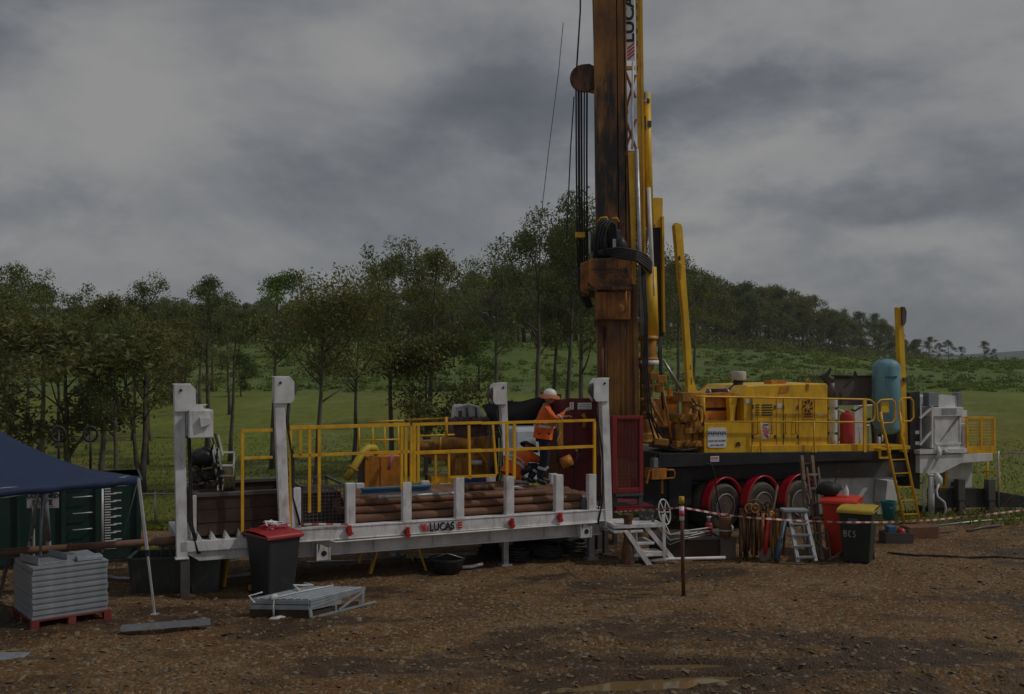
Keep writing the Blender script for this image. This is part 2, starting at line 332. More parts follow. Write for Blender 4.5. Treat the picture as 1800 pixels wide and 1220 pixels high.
def text_mesh(body, size, name, mat, parent, o, ux, uy, depth=.004, offset=0., align='LEFT', xs=1.):
    """lettering as thin raised mesh: origin o, ux along the line, uy up"""
    cu = bpy.data.curves.new('txt', 'FONT'); cu.body = body; cu.size = size; cu.extrude = depth; cu.offset = offset; cu.align_x = align
    cu.resolution_u = 3
    ob = bpy.data.objects.new('txt', cu); COL.objects.link(ob); dg = bpy.context.evaluated_depsgraph_get(); dg.update()
    me = bpy.data.meshes.new_from_object(ob.evaluated_get(dg)); bpy.data.objects.remove(ob); bpy.data.curves.remove(cu)
    me.name = name; me.materials.clear(); me.materials.append(mat); me.transform(Matrix.Diagonal((xs, 1, 1, 1)))
    ux = Vector(ux).normalized(); uy = Vector(uy).normalized(); uz = ux.cross(uy)
    m = Matrix((ux, uy, uz)).transposed().to_4x4(); m.translation = Vector(o); me.transform(m)
    b = bpy.data.objects.new(name, me); COL.objects.link(b); b.parent = parent
    return b

# ================================================================== THE SETTING
_rs = np.random.RandomState(3); _lat = _rs.rand(256, 256)
def vnoise(x, y):
    xi = np.floor(x).astype(int); yi = np.floor(y).astype(int); fx = x-xi; fy = y-yi
    fx = fx*fx*(3-2*fx); fy = fy*fy*(3-2*fy); g = lambda a, b: _lat[a & 255, b & 255]
    return (g(xi, yi)*(1-fx)+g(xi+1, yi)*fx)*(1-fy)+(g(xi, yi+1)*(1-fx)+g(xi+1, yi+1)*fx)*fy
def fbm(x, y, o=4, g=.5):
    s = 0; a = 1; t = 0
    for i in range(o): s = s+a*(vnoise(x*2**i+17*i, y*2**i+31*i)-.5); t += a; a *= g
    return s/t*2
def ss(a, b, x): t = np.clip((x-a)/(b-a), 0, 1); return t*t*(3-2*t)
PUD = [((1195, 1196), 1.25, .22, .16), ((1178, 1164), .55, .07, .05), ((1440, 1173), .55, .07, .04), ((1530, 1176), .30, .05, 0.)]   # centre px, half length, half depth, tilt
def pud_c(p): Y = FPX*CAMZ/(p[1]-HOR); return ((p[0]-900)/FPX*Y, Y)
def pad_edge(X): return 22.4+np.clip(X, -12, 14)*.10+.5*fbm(X*.5, X*0+3.)
def gh(X, Y):
    X = np.asarray(X, float); Y = np.asarray(Y, float); t = X/np.maximum(Y, 1)
    e = pad_edge(X)
    z = -1.0*ss(0, 6, Y-e-.6)
    z = z+1.8*ss(44, 85, Y)
    A = 5.1-2.7*ss(.05, .45, t)
    z = z+A*ss(84, 136, Y)
    z = z+(7*(1-ss(.0, .30, t))+1.5)*ss(136, 320, Y)*(1-.9*ss(.22, .40, t))
    z = z-1.4*ss(300, 900, Y)*ss(.3, .45, t)
    z = z+np.where(Y > 30, .25*fbm(X*.08, Y*.08), 0)*ss(30, 45, Y)
    near = 1-ss(13.0, 15.4, Y); pad = 1-ss(-1.5, 1.0, Y-e)
    z = z+pad*(.030*fbm(X*.9, Y*.9)+.016*fbm(X*5, Y*5, 3)+.010*fbm(X*14, Y*14, 2))
    wx = X+.9*fbm(X*.4, Y*.6+4, 3); wy = Y+.5*fbm(X*.5+8, Y*.8, 3); rut = fbm(wx*.34+5+.25*Y, wy*1.9-X*.30, 4, .55)
    z = z+near*(.12*rut+.03*fbm(X*3.3, Y*4.5, 3))
    for (c, a, b, tl) in PUD:
        cx, cy = pud_c(c); dx = X-cx; dy = (Y-cy)-tl*dx
        q = (dx/a)**2+(dy/b)**2+.5*fbm(X*4, Y*6, 2)
        k = 1-ss(.7, 1.9, q); z = z*(1-k)-.075*k
    return z
def ghs(x, y): return float(gh(np.array([x]), np.array([y]))[0])
def axis_pts(lo, hi, f0, f1, fine, grow):
    a = list(np.arange(f0, f1, fine)); s = fine; x = f1
    while x < hi: a.append(x); s *= grow; x += s
    a.append(hi); s = fine; x = f0-fine; b = []
    while x > lo: b.append(x); s *= grow; x -= s
    b.append(lo); return np.array(sorted(b+a))
xs = axis_pts(-2600, 2600, -9.5, 13., .050, 1.05); ys = axis_pts(2, 3600, 10.4, 25.5, .045, 1.035)
X, Y = np.meshgrid(xs, ys); Z = gh(X, Y); nx, ny = len(xs), len(ys)
def grid_mesh(name, X, Y, Z):
    ny, nx = X.shape
    me = bpy.data.meshes.new(name); me.vertices.add(nx*ny); me.vertices.foreach_set('co', np.stack([X, Y, Z], -1).astype(np.float32).ravel())
    i = np.arange(nx-1)[None, :]+np.arange(ny-1)[:, None]*nx; q = np.stack([i, i+1, i+nx+1, i+nx], -1).reshape(-1)
    me.loops.add(len(q)); me.loops.foreach_set('vertex_index', q.astype(np.int32)); nf = len(q)//4
    me.polygons.add(nf); me.polygons.foreach_set('loop_start', (np.arange(nf)*4).astype(np.int32)); me.polygons.foreach_set('use_smooth', np.ones(nf, bool)); me.update(calc_edges=True)
    return me
gm = grid_mesh('ground', X, Y, Z)
def attr(me, name, a): at = me.attributes.new(name, 'FLOAT', 'POINT'); at.data.foreach_set('value', a.astype(np.float32).ravel())
edge = Y-pad_edge(X)+.9*fbm(X*1.6, Y*1.6, 4)
attr(gm, 'grass', ss(-.25, .5, edge))
wet = ss(.0, .30, fbm(X*.42+5+.15*Y, Y*.95-X*.20, 5, .65)+.05*(1-ss(13, 16.5, Y))-.04) + .6*ss(.12, .5, fbm(X*1.4+9, Y*2.4, 4, .6))
for (c, a, b, tl) in PUD:
    cx, cy = pud_c(c); wet = wet+1.2*np.exp(-(((X-cx)/(a*1.5))**2+((Y-cy-tl*(X-cx))/(b*2.6))**2))
attr(gm, 'wet', np.clip(wet, 0, 1))
ground = bpy.data.objects.new('ground', gm); COL.objects.link(ground); tag(ground, 'muddy brown gravel pad running out into green pasture and a hillside', kind='structure')
def ground_mat():
    m = bpy.data.materials.new('ground_soil_and_grass'); m.use_nodes = True; t = m.node_tree; b = t.nodes['Principled BSDF']; n = t.nodes.new; l = t.links.new
    tc = n('ShaderNodeTexCoord')
    def noise(s, d=5, r=.6, sc_=None):
        x = n('ShaderNodeTexNoise'); x.inputs['Scale'].default_value = s; x.inputs['Detail'].default_value = d; x.inputs['Roughness'].default_value = r
        if sc_:
            mp = n('ShaderNodeMapping'); mp.inputs['Scale'].default_value = sc_; l(tc.outputs['Object'], mp.inputs['Vector']); l(mp.outputs[0], x.inputs['Vector'])
        else: l(tc.outputs['Object'], x.inputs['Vector'])
        return x.outputs['Fac']
    def ramp(f, *st):
        c = n('ShaderNodeValToRGB'); l(f, c.inputs[0]); e = c.color_ramp.elements; e[0].position = st[0][0]; e[0].color = (*st[0][1], 1); e[1].position = st[-1][0]; e[1].color = (*st[-1][1], 1)
        for p, q in st[1:-1]: x = e.new(p); x.color = (*q, 1)
        return c.outputs[0]
    def mix(f, a, b_, bt='MIX'):
        x = n('ShaderNodeMix'); x.data_type = 'RGBA'; x.blend_type = bt
        for s, v in (('Factor', f), ('A', a), ('B', b_)):
            if isinstance(v, (int, float)): x.inputs[s].default_value = v
            elif isinstance(v, tuple): x.inputs[s].default_value = (*v, 1)
            else: l(v, x.inputs[s])
        return x.outputs['Result']
    at = n('ShaderNodeAttribute'); at.attribute_name = 'wet'; ag = n('ShaderNodeAttribute'); ag.attribute_name = 'grass'
    soil = ramp(noise(.55, 8, .65), (.30, (.128, .064, .024)), (.5, (.192, .106, .042)), (.68, (.250, .166, .078)))
    fine = ramp(noise(22, 4, .7), (.35, (.55, .53, .50)), (.62, (1.15, 1.12, 1.1)))
    soil = mix(1., soil, fine, 'MULTIPLY')
    vo = n('ShaderNodeTexVoronoi'); vo.inputs['Scale'].default_value = 26; l(tc.outputs['Object'], vo.inputs['Vector'])
    vr = n('ShaderNodeMapRange'); vr.inputs['From Min'].default_value = .72; vr.inputs['From Max'].default_value = .80; l(vo.outputs['Color'], vr.inputs['Value'])
    soil = mix(vr.outputs[0], soil, (.27, .215, .145))
    soil = mix(at.outputs['Fac'], soil, mix(1., ramp(noise(3, 5), (.3, (.054, .030, .015)), (.7, (.100, .058, .028))), fine, 'MULTIPLY'))
    gr = ramp(noise(.09, 7, .6, (1, .55, 1)), (.30, (.195, .160, .040)), (.46, (.155, .175, .022)), (.60, (.170, .212, .025)), (.74, (.245, .232, .060)))
    gf = ramp(noise(2.3, 6, .75, (1, .5, 1)), (.32, (.62, .64, .6)), (.66, (1.2, 1.18, 1.1)))
    gr = mix(1., gr, gf, 'MULTIPLY')
    sp = n('ShaderNodeSeparateXYZ'); l(tc.outputs['Object'], sp.inputs[0])
    fr = n('ShaderNodeMapRange'); fr.inputs['From Min'].default_value = 80; fr.inputs['From Max'].default_value = 92; l(sp.outputs['Y'], fr.inputs['Value'])
    gr = mix(fr.outputs[0], gr, ramp(noise(.12, 8, .7), (.34, (.065, .090, .016)), (.5, (.105, .150, .024)), (.70, (.160, .185, .045))))
    l(mix(ag.outputs['Fac'], soil, gr), b.inputs['Base Color'])
    rr = n('ShaderNodeMapRange'); rr.inputs['To Min'].default_value = .88; rr.inputs['To Max'].default_value = .52; l(at.outputs['Fac'], rr.inputs['Value']); l(rr.outputs[0], b.inputs['Roughness'])
    b.inputs['Specular IOR Level'].default_value = .3
    bp = n('ShaderNodeBump'); bp.inputs['Strength'].default_value = .9; bp.inputs['Distance'].default_value = .035
    ad = n('ShaderNodeMath'); ad.operation = 'MULTIPLY_ADD'; l(vo.outputs['Distance'], ad.inputs[0]); ad.inputs[1].default_value = -.7; l(noise(13, 7, .75), ad.inputs[2])
    l(ad.outputs[0], bp.inputs['Height']); l(bp.outputs[0], b.inputs['Normal'])
    return m
gm.materials.append(ground_mat())
# puddles of brown water lying in the ruts
pm = bpy.data.materials.new('muddy_water'); pm.use_nodes = True; _b = pm.node_tree.nodes['Principled BSDF']
_b.inputs['Base Color'].default_value = (.18, .12, .05, 1); _b.inputs['Roughness'].default_value = .06
for (c, a, b, tl) in PUD:
    cx, cy = pud_c(c); mb = MB(); k = 28
    mb.add([(math.cos(2*math.pi*i/k)*a*1.5, math.sin(2*math.pi*i/k)*b*2.2+tl*math.cos(2*math.pi*i/k)*a*1.5, 0) for i in range(k)], [list(range(k))])
    o = mb.build('puddle', pm, loc=(cx, cy, -.052)); tag(o, 'shallow puddle of brown water in the mud', kind='structure')

def scatter_mesh(name, C, size, mats, mat_ids, rng, tri=False, upright=None, aspect=.5):
    """many small leaf quads at centres C"""
    n = len(C); a = rng.normal(size=(n, 3)); 
    if upright is not None: a[:, 2] = np.abs(a[:, 2])+upright
    a /= np.linalg.norm(a, axis=1)[:, None]; b = rng.normal(size=(n, 3)); b -= a*(a*b).sum(1)[:, None]; b /= np.linalg.norm(b, axis=1)[:, None]
    s = size if hasattr(size, '__len__') else np.full(n, size); a *= s[:, None]*.5; b *= s[:, None]*.5*aspect
    if tri: P = np.stack([C-b, C+b, C+a*2], 1); k = 3
    else: P = np.stack([C-a, C+b*1., C+a, C-b*1.], 1); k = 4
    me = bpy.data.meshes.new(name); me.vertices.add(n*k); me.vertices.foreach_set('co', P.astype(np.float32).ravel())
    me.loops.add(n*k); me.loops.foreach_set('vertex_index', np.arange(n*k, dtype=np.int32)); me.polygons.add(n)
    me.polygons.foreach_set('loop_start', (np.arange(n)*k).astype(np.int32)); me.update(calc_edges=True)
    for m in mats: me.materials.append(m)
    if mat_ids is not None: me.polygons.foreach_set('material_index', mat_ids.astype(np.int32))
    return me
# stones: flat chips lying on the pad
def stones(n, seed, lo, hi, yr, xr, name, label, big=False):
    rg = np.random.RandomState(seed)
    Yc = yr[0]+(yr[1]-yr[0])*rg.rand(n)**1.4; Xc = (rg.rand(n)*2-1)*(Yc*.52+.3)
    dens = fbm(Xc*.5+3, Yc*.9+7, 4, .6)
    keep = (dens > rg.rand(n)*1.3-.85) & (Yc < pad_edge(Xc)-.2); Xc = Xc[keep]; Yc = Yc[keep]; n = len(Xc)
    Zc = gh(Xc, Yc); s = lo+(hi-lo)*rg.rand(n)**4.5
    base = np.array([(-1,-1,-.5),(1,-1,-.5),(1,1,-.5),(-1,1,-.5),(-.75,-.7,.5),(.7,-.75,.5),(.75,.7,.5),(-.7,.75,.5)])*.5
    P = base[None]*(1+rg.uniform(-.35, .35, (n, 8, 3)))*np.stack([s*rg.uniform(.8, 1.6, n), s*rg.uniform(.5, 1.1, n), s*rg.uniform(.18, .55, n)], -1)[:, None, :]
    an = rg.rand(n)*6.28; tx = rg.normal(size=n)*.22; c, q = np.cos(an)[:, None], np.sin(an)[:, None]
    Pz = P[..., 2]+P[..., 0]*np.tan(tx)[:, None]; Px = P[..., 0]*c-P[..., 1]*q; Py = P[..., 0]*q+P[..., 1]*c
    V = np.stack([Px+Xc[:, None], Py+Yc[:, None], Pz+(Zc+s*.10)[:, None]], -1)
    F = np.array([(4,5,6,7),(0,1,5,4),(1,2,6,5),(2,3,7,6),(3,0,4,7)]); idx = (F[None]+np.arange(n)[:, None, None]*8).reshape(-1)
    me = bpy.data.meshes.new(name); me.vertices.add(n*8); me.vertices.foreach_set('co', V.astype(np.float32).ravel()); me.loops.add(len(idx)); me.loops.foreach_set('vertex_index', idx.astype(np.int32))
    nf = len(idx)//4; me.polygons.add(nf); me.polygons.foreach_set('loop_start', (np.arange(nf)*4).astype(np.int32)); me.update(calc_edges=True)
    for nm, cc in (('stone_tan', (.19, .135, .070)), ('stone_grey', (.17, .145, .11)), ('stone_dark', (.095, .068, .045)), ('stone_pale', (.22, .17, .11)), ('stone_red', (.15, .085, .040))):
        me.materials.append(M(nm, cc, .85, var=.25, vscale=4))
    pr = rg.choice(5, n, p=[.32, .14, .26, .05, .23]); me.polygons.foreach_set('material_index', np.repeat(pr, 5).astype(np.int32))
    o = bpy.data.objects.new(name, me); COL.objects.link(o); tag(o, label, 'gravel', kind='stuff')
stones(46000, 5, .009, .075, (10.6, 23.5), None, 'gravel', 'loose angular stones and chips lying over the muddy pad')
# grass tufts at the edge of the pasture
rg = np.random.RandomState(11); n = 42000
Yc = 22+34*rg.rand(n)**2.0; Xc = (rg.rand(n)*2-1)*(Yc*.54); k = Yc-pad_edge(Xc) > -.4+.9*fbm(Xc*1.6, Yc*1.6, 4)+.1; Xc = Xc[k]; Yc = Yc[k]
me = scatter_mesh('grass', np.stack([Xc, Yc, gh(Xc, Yc)], -1), .07+.13*rg.rand(len(Xc)), [grassm], None, rg, True, .5, .35)
o = bpy.data.objects.new('grass', me); COL.objects.link(o); tag(o, 'green pasture grass growing beyond the pad', 'grass', kind='stuff')
def front_(px): return 138 if px < 1180 else 138+(px-1180)/420*150
# scrub on the slope
n = 3400; Yk = 84+60*rg.rand(n); Xk = (rg.rand(n)*2-1)*Yk*.56; dn = fbm(Xk*.07, Yk*.12, 4)
k = (dn > rg.rand(n)*.9-.5) & (Yk > 87-4*fbm(Xk*.1, Yk*0)); Xk = Xk[k]; Yk = Yk[k]; n = len(Xk); per = 54
sz = .25+.70*rg.rand(n)**2.4; D = rg.normal(size=(n, per, 3)); D /= np.linalg.norm(D, axis=2)[..., None]; D *= rg.rand(n, per)[..., None]**.4; D[..., 2] = np.abs(D[..., 2])*.95
C = np.stack([Xk, Yk, gh(Xk, Yk)-.05], -1)[:, None, :]+D*sz[:, None, None]*np.array([1.5, 1.2, 1.0])
n2_ = 900; pf = 1160+470*rg.rand(n2_); Yf = np.array([front_(p) for p in pf])+rg.uniform(-5, 22, n2_); Xf = (pf-900)/FPX*Yf; sf_ = .7+1.5*rg.rand(n2_)
D2 = rg.normal(size=(n2_, per, 3)); D2 /= np.linalg.norm(D2, axis=2)[..., None]; D2 *= rg.rand(n2_, per)[..., None]**.4; D2[..., 2] = np.abs(D2[..., 2])*1.2
C2 = np.stack([Xf, Yf, gh(Xf, Yf)-.05], -1)[:, None, :]+D2*sf_[:, None, None]*np.array([1.3, 1.2, 1.2])
bm2 = scatter_mesh('bushes', C2.reshape(-1, 3), .42, [leafA, leafC], np.repeat(rg.choice(2, n2_), per), rg, aspect=.7)
o = bpy.data.objects.new('bushes', bm2); COL.objects.link(o); tag(o, 'dark bushes along the foot of the forested ridge', 'bushes', kind='stuff')
me = scatter_mesh('undergrowth', C.reshape(-1, 3), .25, [scrubm, leafB, leafC], np.repeat(rg.choice(3, n, p=[.66, .26, .08]), per), rg, aspect=.7)
o = bpy.data.objects.new('undergrowth', me); COL.objects.link(o); tag(o, 'bright green weeds and low scrub covering the slope below the forest', 'scrub', kind='stuff')
# far hills
hx = np.linspace(-1200, 2600, 140); rows = []
hp = 14+11*fbm(hx*.004, hx*0+2.2, 3)+10*ss(700, 300, hx)
for yy, f in ((1500, -.2), (1650, .6), (1800, 1.), (2000, .7), (2200, -.1)): rows.append((hx, np.full_like(hx, yy), 1+hp*f))
hm = grid_mesh('hills', *[np.stack([r[i] for r in rows]) for i in range(3)])
hm.materials.append(M('far_hill', (.05, .075, .035), .9, var=.4, vscale=.02)); o = bpy.data.objects.new('hills', hm); COL.objects.link(o); tag(o, 'low wooded hills on the horizon', kind='structure')

# ------------------------------------------------------------------ trees
def make_tree(seed, H, cr, tr, first=.42, n_l=9, clump=.55, leaves=75, lsize=.17, leafmat=None, droop=.5, fork=False, low=0):
    """returns (trunk mesh, crown mesh): tapered trunk with limbs, a crown of many leaf clumps held at the limb ends"""
    rg = random.Random(seed); nr = np.random.RandomState(seed); mb = MB(); ends = []
    stems = 2 if fork else 1
    for st in range(stems):
        pts = []; x = y = 0; lean = (rg.uniform(-.06, .06)+(.10 if st else -.04 if fork else 0), rg.uniform(-.06, .06)); k = 9; top = H*(.86-.07*st)
        for i in range(k+1):
            t = i/k; pts.append(Vector((x, y, t*top-.15*(i == 0)))); x += (lean[0]+rg.uniform(-.05, .05))*top/k; y += (lean[1]+rg.uniform(-.05, .05))*top/k
        rad = [tr*(1.25 if i == 0 else 1-.85*(i/k)**.8)*(.8 if st else 1) for i in range(k+1)]
        mb.tube(pts, rad, 7)
        def at(t): f = t*k; i = min(int(f), k-1); return pts[i].lerp(pts[i+1], f-i), rad[i]
        for j in range(n_l):
            t = first+(.98-first)*(j+rg.random()*.7)/n_l; p, r0 = at(min(t, .98)); an = rg.random()*6.28+j*2.4
            sh = math.sin(math.pi*min(1, max(0, (t-first)/(1-first))*.75+.25)); ln = cr*(.55+.55*rg.random())*max(.35, sh)
            el = rg.uniform(.35, .95); d = Vector((math.cos(an)*math.cos(el), math.sin(an)*math.cos(el), math.sin(el))); q = [p]; c = p.copy()
            for s in range(4):
                d = (d+Vector((rg.uniform(-.25, .25), rg.uniform(-.25, .25), rg.uniform(-.05, .25)))).normalized(); c = c+d*ln/4; q.append(c.copy())
            mb.tube(q, [r0*.55, r0*.42, r0*.3, r0*.2, r0*.1], 5)
            ends.append((c, 1.)); ends.append((q[3]+Vector((rg.uniform(-.2, .2), rg.uniform(-.2, .2), .1))*ln, .8))
            for s in range(3):
                b0 = q[rg.choice((2, 3, 3))]; dd = (d+Vector((rg.uniform(-1, 1), rg.uniform(-1, 1), rg.uniform(-.4, .6)))).normalized(); e_ = b0+dd*ln*rg.uniform(.3, .55)
                mb.tube([b0, (b0+e_)/2+Vector((0, 0, .04*ln)), e_], [r0*.22, r0*.14, r0*.06], 4); ends.append((e_, .8))
        ends.append((pts[-1], .9))
    for j in range(low):
        an = rg.random()*6.28; p = Vector((math.cos(an)*cr*.5, math.sin(an)*cr*.5, H*rg.uniform(.2, first))); ends.append((p, .7)); mb.tube([Vector((0, 0, p.z*.8)), p], [tr*.2, tr*.05], 4)
    P = []
    for (c, f) in ends:
        m = int(leaves*f*rg.uniform(.6, 1.3)); D = nr.normal(size=(m, 3)); D /= np.linalg.norm(D, axis=1)[:, None]; D *= (nr.rand(m)**.45)[:, None]
        rr = clump*cr*.62*f*rg.uniform(.75, 1.25); D *= np.array([rr, rr, rr*.62]); D[:, 2] -= (D[:, 0]**2+D[:, 1]**2)/rr*droop*.6
        P.append(np.array(c)[None]+D)
    P = np.concatenate(P)
    cm = scatter_mesh('crown', P, lsize*nr.uniform(.6, 1.35, len(P)), [leafmat or leafA], None, nr, aspect=.42)
    o = mb.build('trunk', bark); tm = o.data; bpy.data.objects.remove(o); return tm, cm
def place_tree(tm, cm, X_, Y_, sx, sz, rot, label, name='gum_tree', group=None, cat='tree'):
    t = thing(name, label, cat, (X_, Y_, ghs(X_, Y_)-.05), rot, group); t.scale = (sx, sx, sz)
    for nm, me in (('trunk', tm), ('crown', cm)): c = bpy.data.objects.new(nm, me); COL.objects.link(c); c.parent = t
    return t
# front row: px, top row, distance, variant, width factor, label
V = {'airy': make_tree(1, 8, 2.2, .13, .50, 9, .42, 110, .11), 'tall': make_tree(2, 8, 2.3, .14, .44, 12, .42, 150, .115, leafC),
     'dense': make_tree(3, 8, 2.6, .15, .38, 14, .50, 170, .115, leafA, low=0), 'round': make_tree(4, 6.6, 3.1, .12, .48, 14, .46, 180, .115, leafC, .8),
     'fork': make_tree(5, 8, 2.7, .15, .42, 10, .42, 150, .115, leafC, fork=True), 'bright': make_tree(6, 8, 2.1, .13, .50, 10, .46, 130, .12, leafB),
     'bushy': make_tree(7, 3.0, 1.0, .05, .12, 10, .75, 90, .13, leafB), 'slim': make_tree(8, 8, 1.9, .12, .52, 10, .46, 130, .11, leafA),
     'spread': make_tree(9, 8, 2.8, .14, .48, 12, .36, 140, .115, leafA, .6), 'low': make_tree(10, 3.4, 1.7, .06, .16, 13, .55, 150, .11, leafC)}
VH = {k: 8 for k in V}; VH.update(round=6.6, bushy=3.0, low=3.4)
FT = [(20, 452, 40, 'dense', 1.0, 'dense dark gum tree at the far left edge of the wood, behind the tent roof'),
 (75, 468, 46, 'spread', 1.0, 'tall open gum tree with a ragged top, second from the left edge'),
 (-30, 500, 36, 'fork', 1.0, 'forked gum tree partly cut off by the left edge'),
 (120, 560, 34, 'low', 1.5, 'low bushy olive tree just above the navy tent roof'),
 (178, 486, 38, 'tall', 1.0, 'olive gum tree standing above the black hoop handrails'),
 (258, 462, 46, 'airy', .85, 'thin airy gum tree whose small crown stands clear against the cloud'),
 (250, 540, 36, 'fork', 1.0, 'twin trunked gum tree growing from the grass left of the white control box post'),
 (205, 545, 33, 'dense', .7, 'narrow dark tree between the hoop handrails and the twin trunked tree'),
 (312, 555, 42, 'tall', .8, 'olive tree right behind the leftmost white upright'),
 (365, 452, 50, 'slim', 1.15, 'tall slim gum with a high open crown, right of the white control box'),
 (405, 515, 47, 'airy', .9, 'open gum tree between the two left white uprights'),
 (478, 445, 44, 'bright', .9, 'light green topped gum directly above the second white upright'),
 (555, 498, 36, 'round', 1.0, 'broad olive round crowned tree with one slim dark trunk'),
 (622, 520, 44, 'round', .9, 'rounded olive tree just right of the broad round crowned tree'),
 (688, 414, 42, 'spread', .85, 'tall gum tree with a bare straight trunk, left one of the central pair'),
 (752, 402, 45, 'tall', 1.0, 'tall dark gum, right one of the central pair'),
 (748, 585, 41, 'low', .95, 'low dark bushy tree at the foot of the central pair'),
 (842, 572, 90, 'bushy', 1.5, 'small bright green sapling on the slope, left of the drill mast cables'),
 (424, 610, 80, 'bushy', 1.0, 'small bright green bush tree on the slope behind the second white upright'),
 (872, 455, 60, 'spread', 1.1, 'gum tree with pale bent branches, left of the tall group beside the mast'),
 (942, 372, 43, 'spread', .95, 'leftmost of the tall pale trunked gums beside the mast cables'),
 (968, 395, 47, 'slim', 1.0, 'second pale trunked gum from the left in the group beside the mast cables'),
 (992, 345, 45, 'tall', .9, 'pale trunked gum just left of the hanging mast cables'),
 (1022, 326, 41, 'dense', .8, 'tallest gum tree right behind the hanging mast cables'),
 (1062, 372, 46, 'spread', .8, 'gum tree hidden mostly behind the drill mast'),
 (1190, 415, 62, 'airy', 1.0, 'thin crowned gum showing beside the slanting yellow boom'),
 (1218, 470, 75, 'tall', 1.0, 'gum tree just right of the slanting yellow boom')]
for i, (px, ty, Y_, v, wf, lb) in enumerate(FT):
    X_ = (px-900)/FPX*Y_; g0 = ghs(X_, Y_); top = CAMZ-(ty-HOR)/FPX*Y_; s = (top-g0)/VH[v]*1.02
    place_tree(*V[v], X_, Y_, s*wf if VH[v] != 8 else (s*.5+.5)*wf, s, i*1.7, lb, group='gum trees beyond the grass')
# the belt of trees standing on the grass between the front row and the forest
rgb = random.Random(31)
for i in range(28):
    px = -60+(470*(i+rgb.random()*.9)/18 if i < 18 else 500+520*(i-18+rgb.random())/10); Y_ = rgb.uniform(48, 88) if i < 18 else rgb.uniform(128, 140); X_ = (px-900)/FPX*Y_; g0 = ghs(X_, Y_)
    ty = 520+rgb.uniform(-18, 45) if px < 410 else 515+rgb.uniform(-20, 30); top = CAMZ-(ty-HOR)/FPX*Y_; v = rgb.choice(('slim', 'tall', 'fork', 'spread', 'airy') if px < 410 else ('dense', 'tall', 'fork', 'spread')); s = (top-g0)/8
    place_tree(*V[v], X_, Y_, (s*.5+.5)*1.05, s, rgb.random()*6.28, 'gum tree in the loose belt between the front row and the hillside forest', group='gum trees of the middle belt')
# the forest behind: shared meshes, bigger leaves
FV = [make_tree(20+i, 10, 3.4, .17, (.16, .22, .12, .26)[i % 4], 15, .52, 62, .27, (leafA, leafC, leafA, leafC)[i % 4], low=(7, 5, 8, 6)[i % 4]) for i in range(6)]
rg2 = random.Random(5)
def ridge(px):      # photo row of the tops of the forest behind
    pts = [(-200, 500), (0, 515), (150, 530), (330, 520), (520, 520), (660, 505), (820, 480), (900, 455), (1050, 440), (1190, 450), (1265, 482), (1360, 495), (1440, 522), (1500, 540), (1560, 565), (1600, 598), (1630, 600)]
    for (a, b), (c, d) in zip(pts, pts[1:]):
        if a <= px <= c: return b+(d-b)*(px-a)/(c-a)
    return 520
def front(px): return 138 if px < 1180 else 138+(px-1180)/420*150
nf = 0
for row, (dy, n_, drop) in enumerate(((2, 84, 44), (12, 80, 24), (30, 76, 10), (50, 50, 0))):
    for i in range(n_):
        px = -120+(1620+120)*(i+rg2.random()*.8)/n_; Y_ = front(px)+dy+rg2.uniform(-6, 7); X_ = (px-900)/FPX*Y_; g0 = ghs(X_, Y_)
        ty = ridge(px)+drop*rg2.uniform(.3, 1.5)*(1 if px < 1300 else .6)+rg2.uniform(-12, 16); top = CAMZ-(ty-HOR)/FPX*Y_; s = max(.5, min(1.9, (top-g0)/10))
        place_tree(*FV[rg2.randrange(6)], X_, Y_, max(s, .8)*rg2.uniform(.9, 1.15), s, rg2.random()*6.28, 'gum tree in the continuous dark forest on the hillside behind', group='trees of the hillside forest')
for px, ty, Y_, lb in ((1612, 592, 300, 'leftmost dark tree of the clump right of the thin yellow post'), (1632, 588, 310, 'second dark tree of the clump right of the thin yellow post'), (1650, 600, 320, 'small dark tree in the middle of the clump right of the thin yellow post'),
                   (1668, 594, 300, 'fourth dark tree of the clump right of the thin yellow post'), (1690, 606, 310, 'rightmost low dark tree of the clump right of the thin yellow post'), (1730, 595, 290, 'lone tall tree on the skyline near the right edge'), (1746, 612, 285, 'round low tree beside the lone tall tree near the right edge'), (1808, 612, 280, 'tree on the skyline cut off by the right edge')):
    X_ = (px-900)/FPX*Y_; g0 = ghs(X_, Y_); top = CAMZ-(ty-HOR)/FPX*Y_; s = max(.35, (top-g0)/10)
    place_tree(*FV[int(px) % 6], X_, Y_, s*1.15, s, px, lb, 'paddock_tree', group='scattered trees on the skyline')

# ================================================================== PIPE TRAILER
T = Fr(-3.48, 16.5, 22.9)
tr = T.root('pipe_trailer', 'long white pipe trailer with yellow guardrail, tall uprights and stub stanchions', 'trailer')
uL = T.p(316, 940).x; uR = T.p(1074, 905).x; W_ = 2.2
uM = T.p(437, 940).x
f = MB()      # deck frame: side beams, cross members
for v in (0, W_-.16):
    f.box((uM, v, .74), (uR, v+.16, .94)); f.box((uM, v-.012, .925), (uR, v+.175, .952)); f.box((uM, v-.012, .728), (uR, v+.175, .752))
f.box((uR-.12, .16, .745), (uR-.002, W_-.16, .935))
u = uM+.05
while u < uR-.2: f.box((u, .16, .78), (u+.09, W_-.16, .93)); u += .62
f.build('deck_frame', white, tr, .008)
f = MB(); f.box((uM+.3, .16, .93), (uR-.14, W_-.16, .945)); f.build('deck_plate', dsteel, tr)
ch = MB(); c0 = T.p(513, 980).x; c1 = uR-.12       # chassis beams below
for v in (.16, W_-.34):
    ch.box((c0, v+.05, .47), (c1, v+.09, .738)); ch.box((c0, v, .455), (c1, v+.16, .485)); ch.box((c0, v, .715), (c1, v+.16, .735))
    u = c0+.35
    while u < c1: ch.box((u, v, .485), (u+.015, v+.05, .715)); u += 1.05
for u in (c0+.1, (c0+c1)/2, c1-.3): ch.box((u, .32, .50), (u+.10, W_-.34, .70))
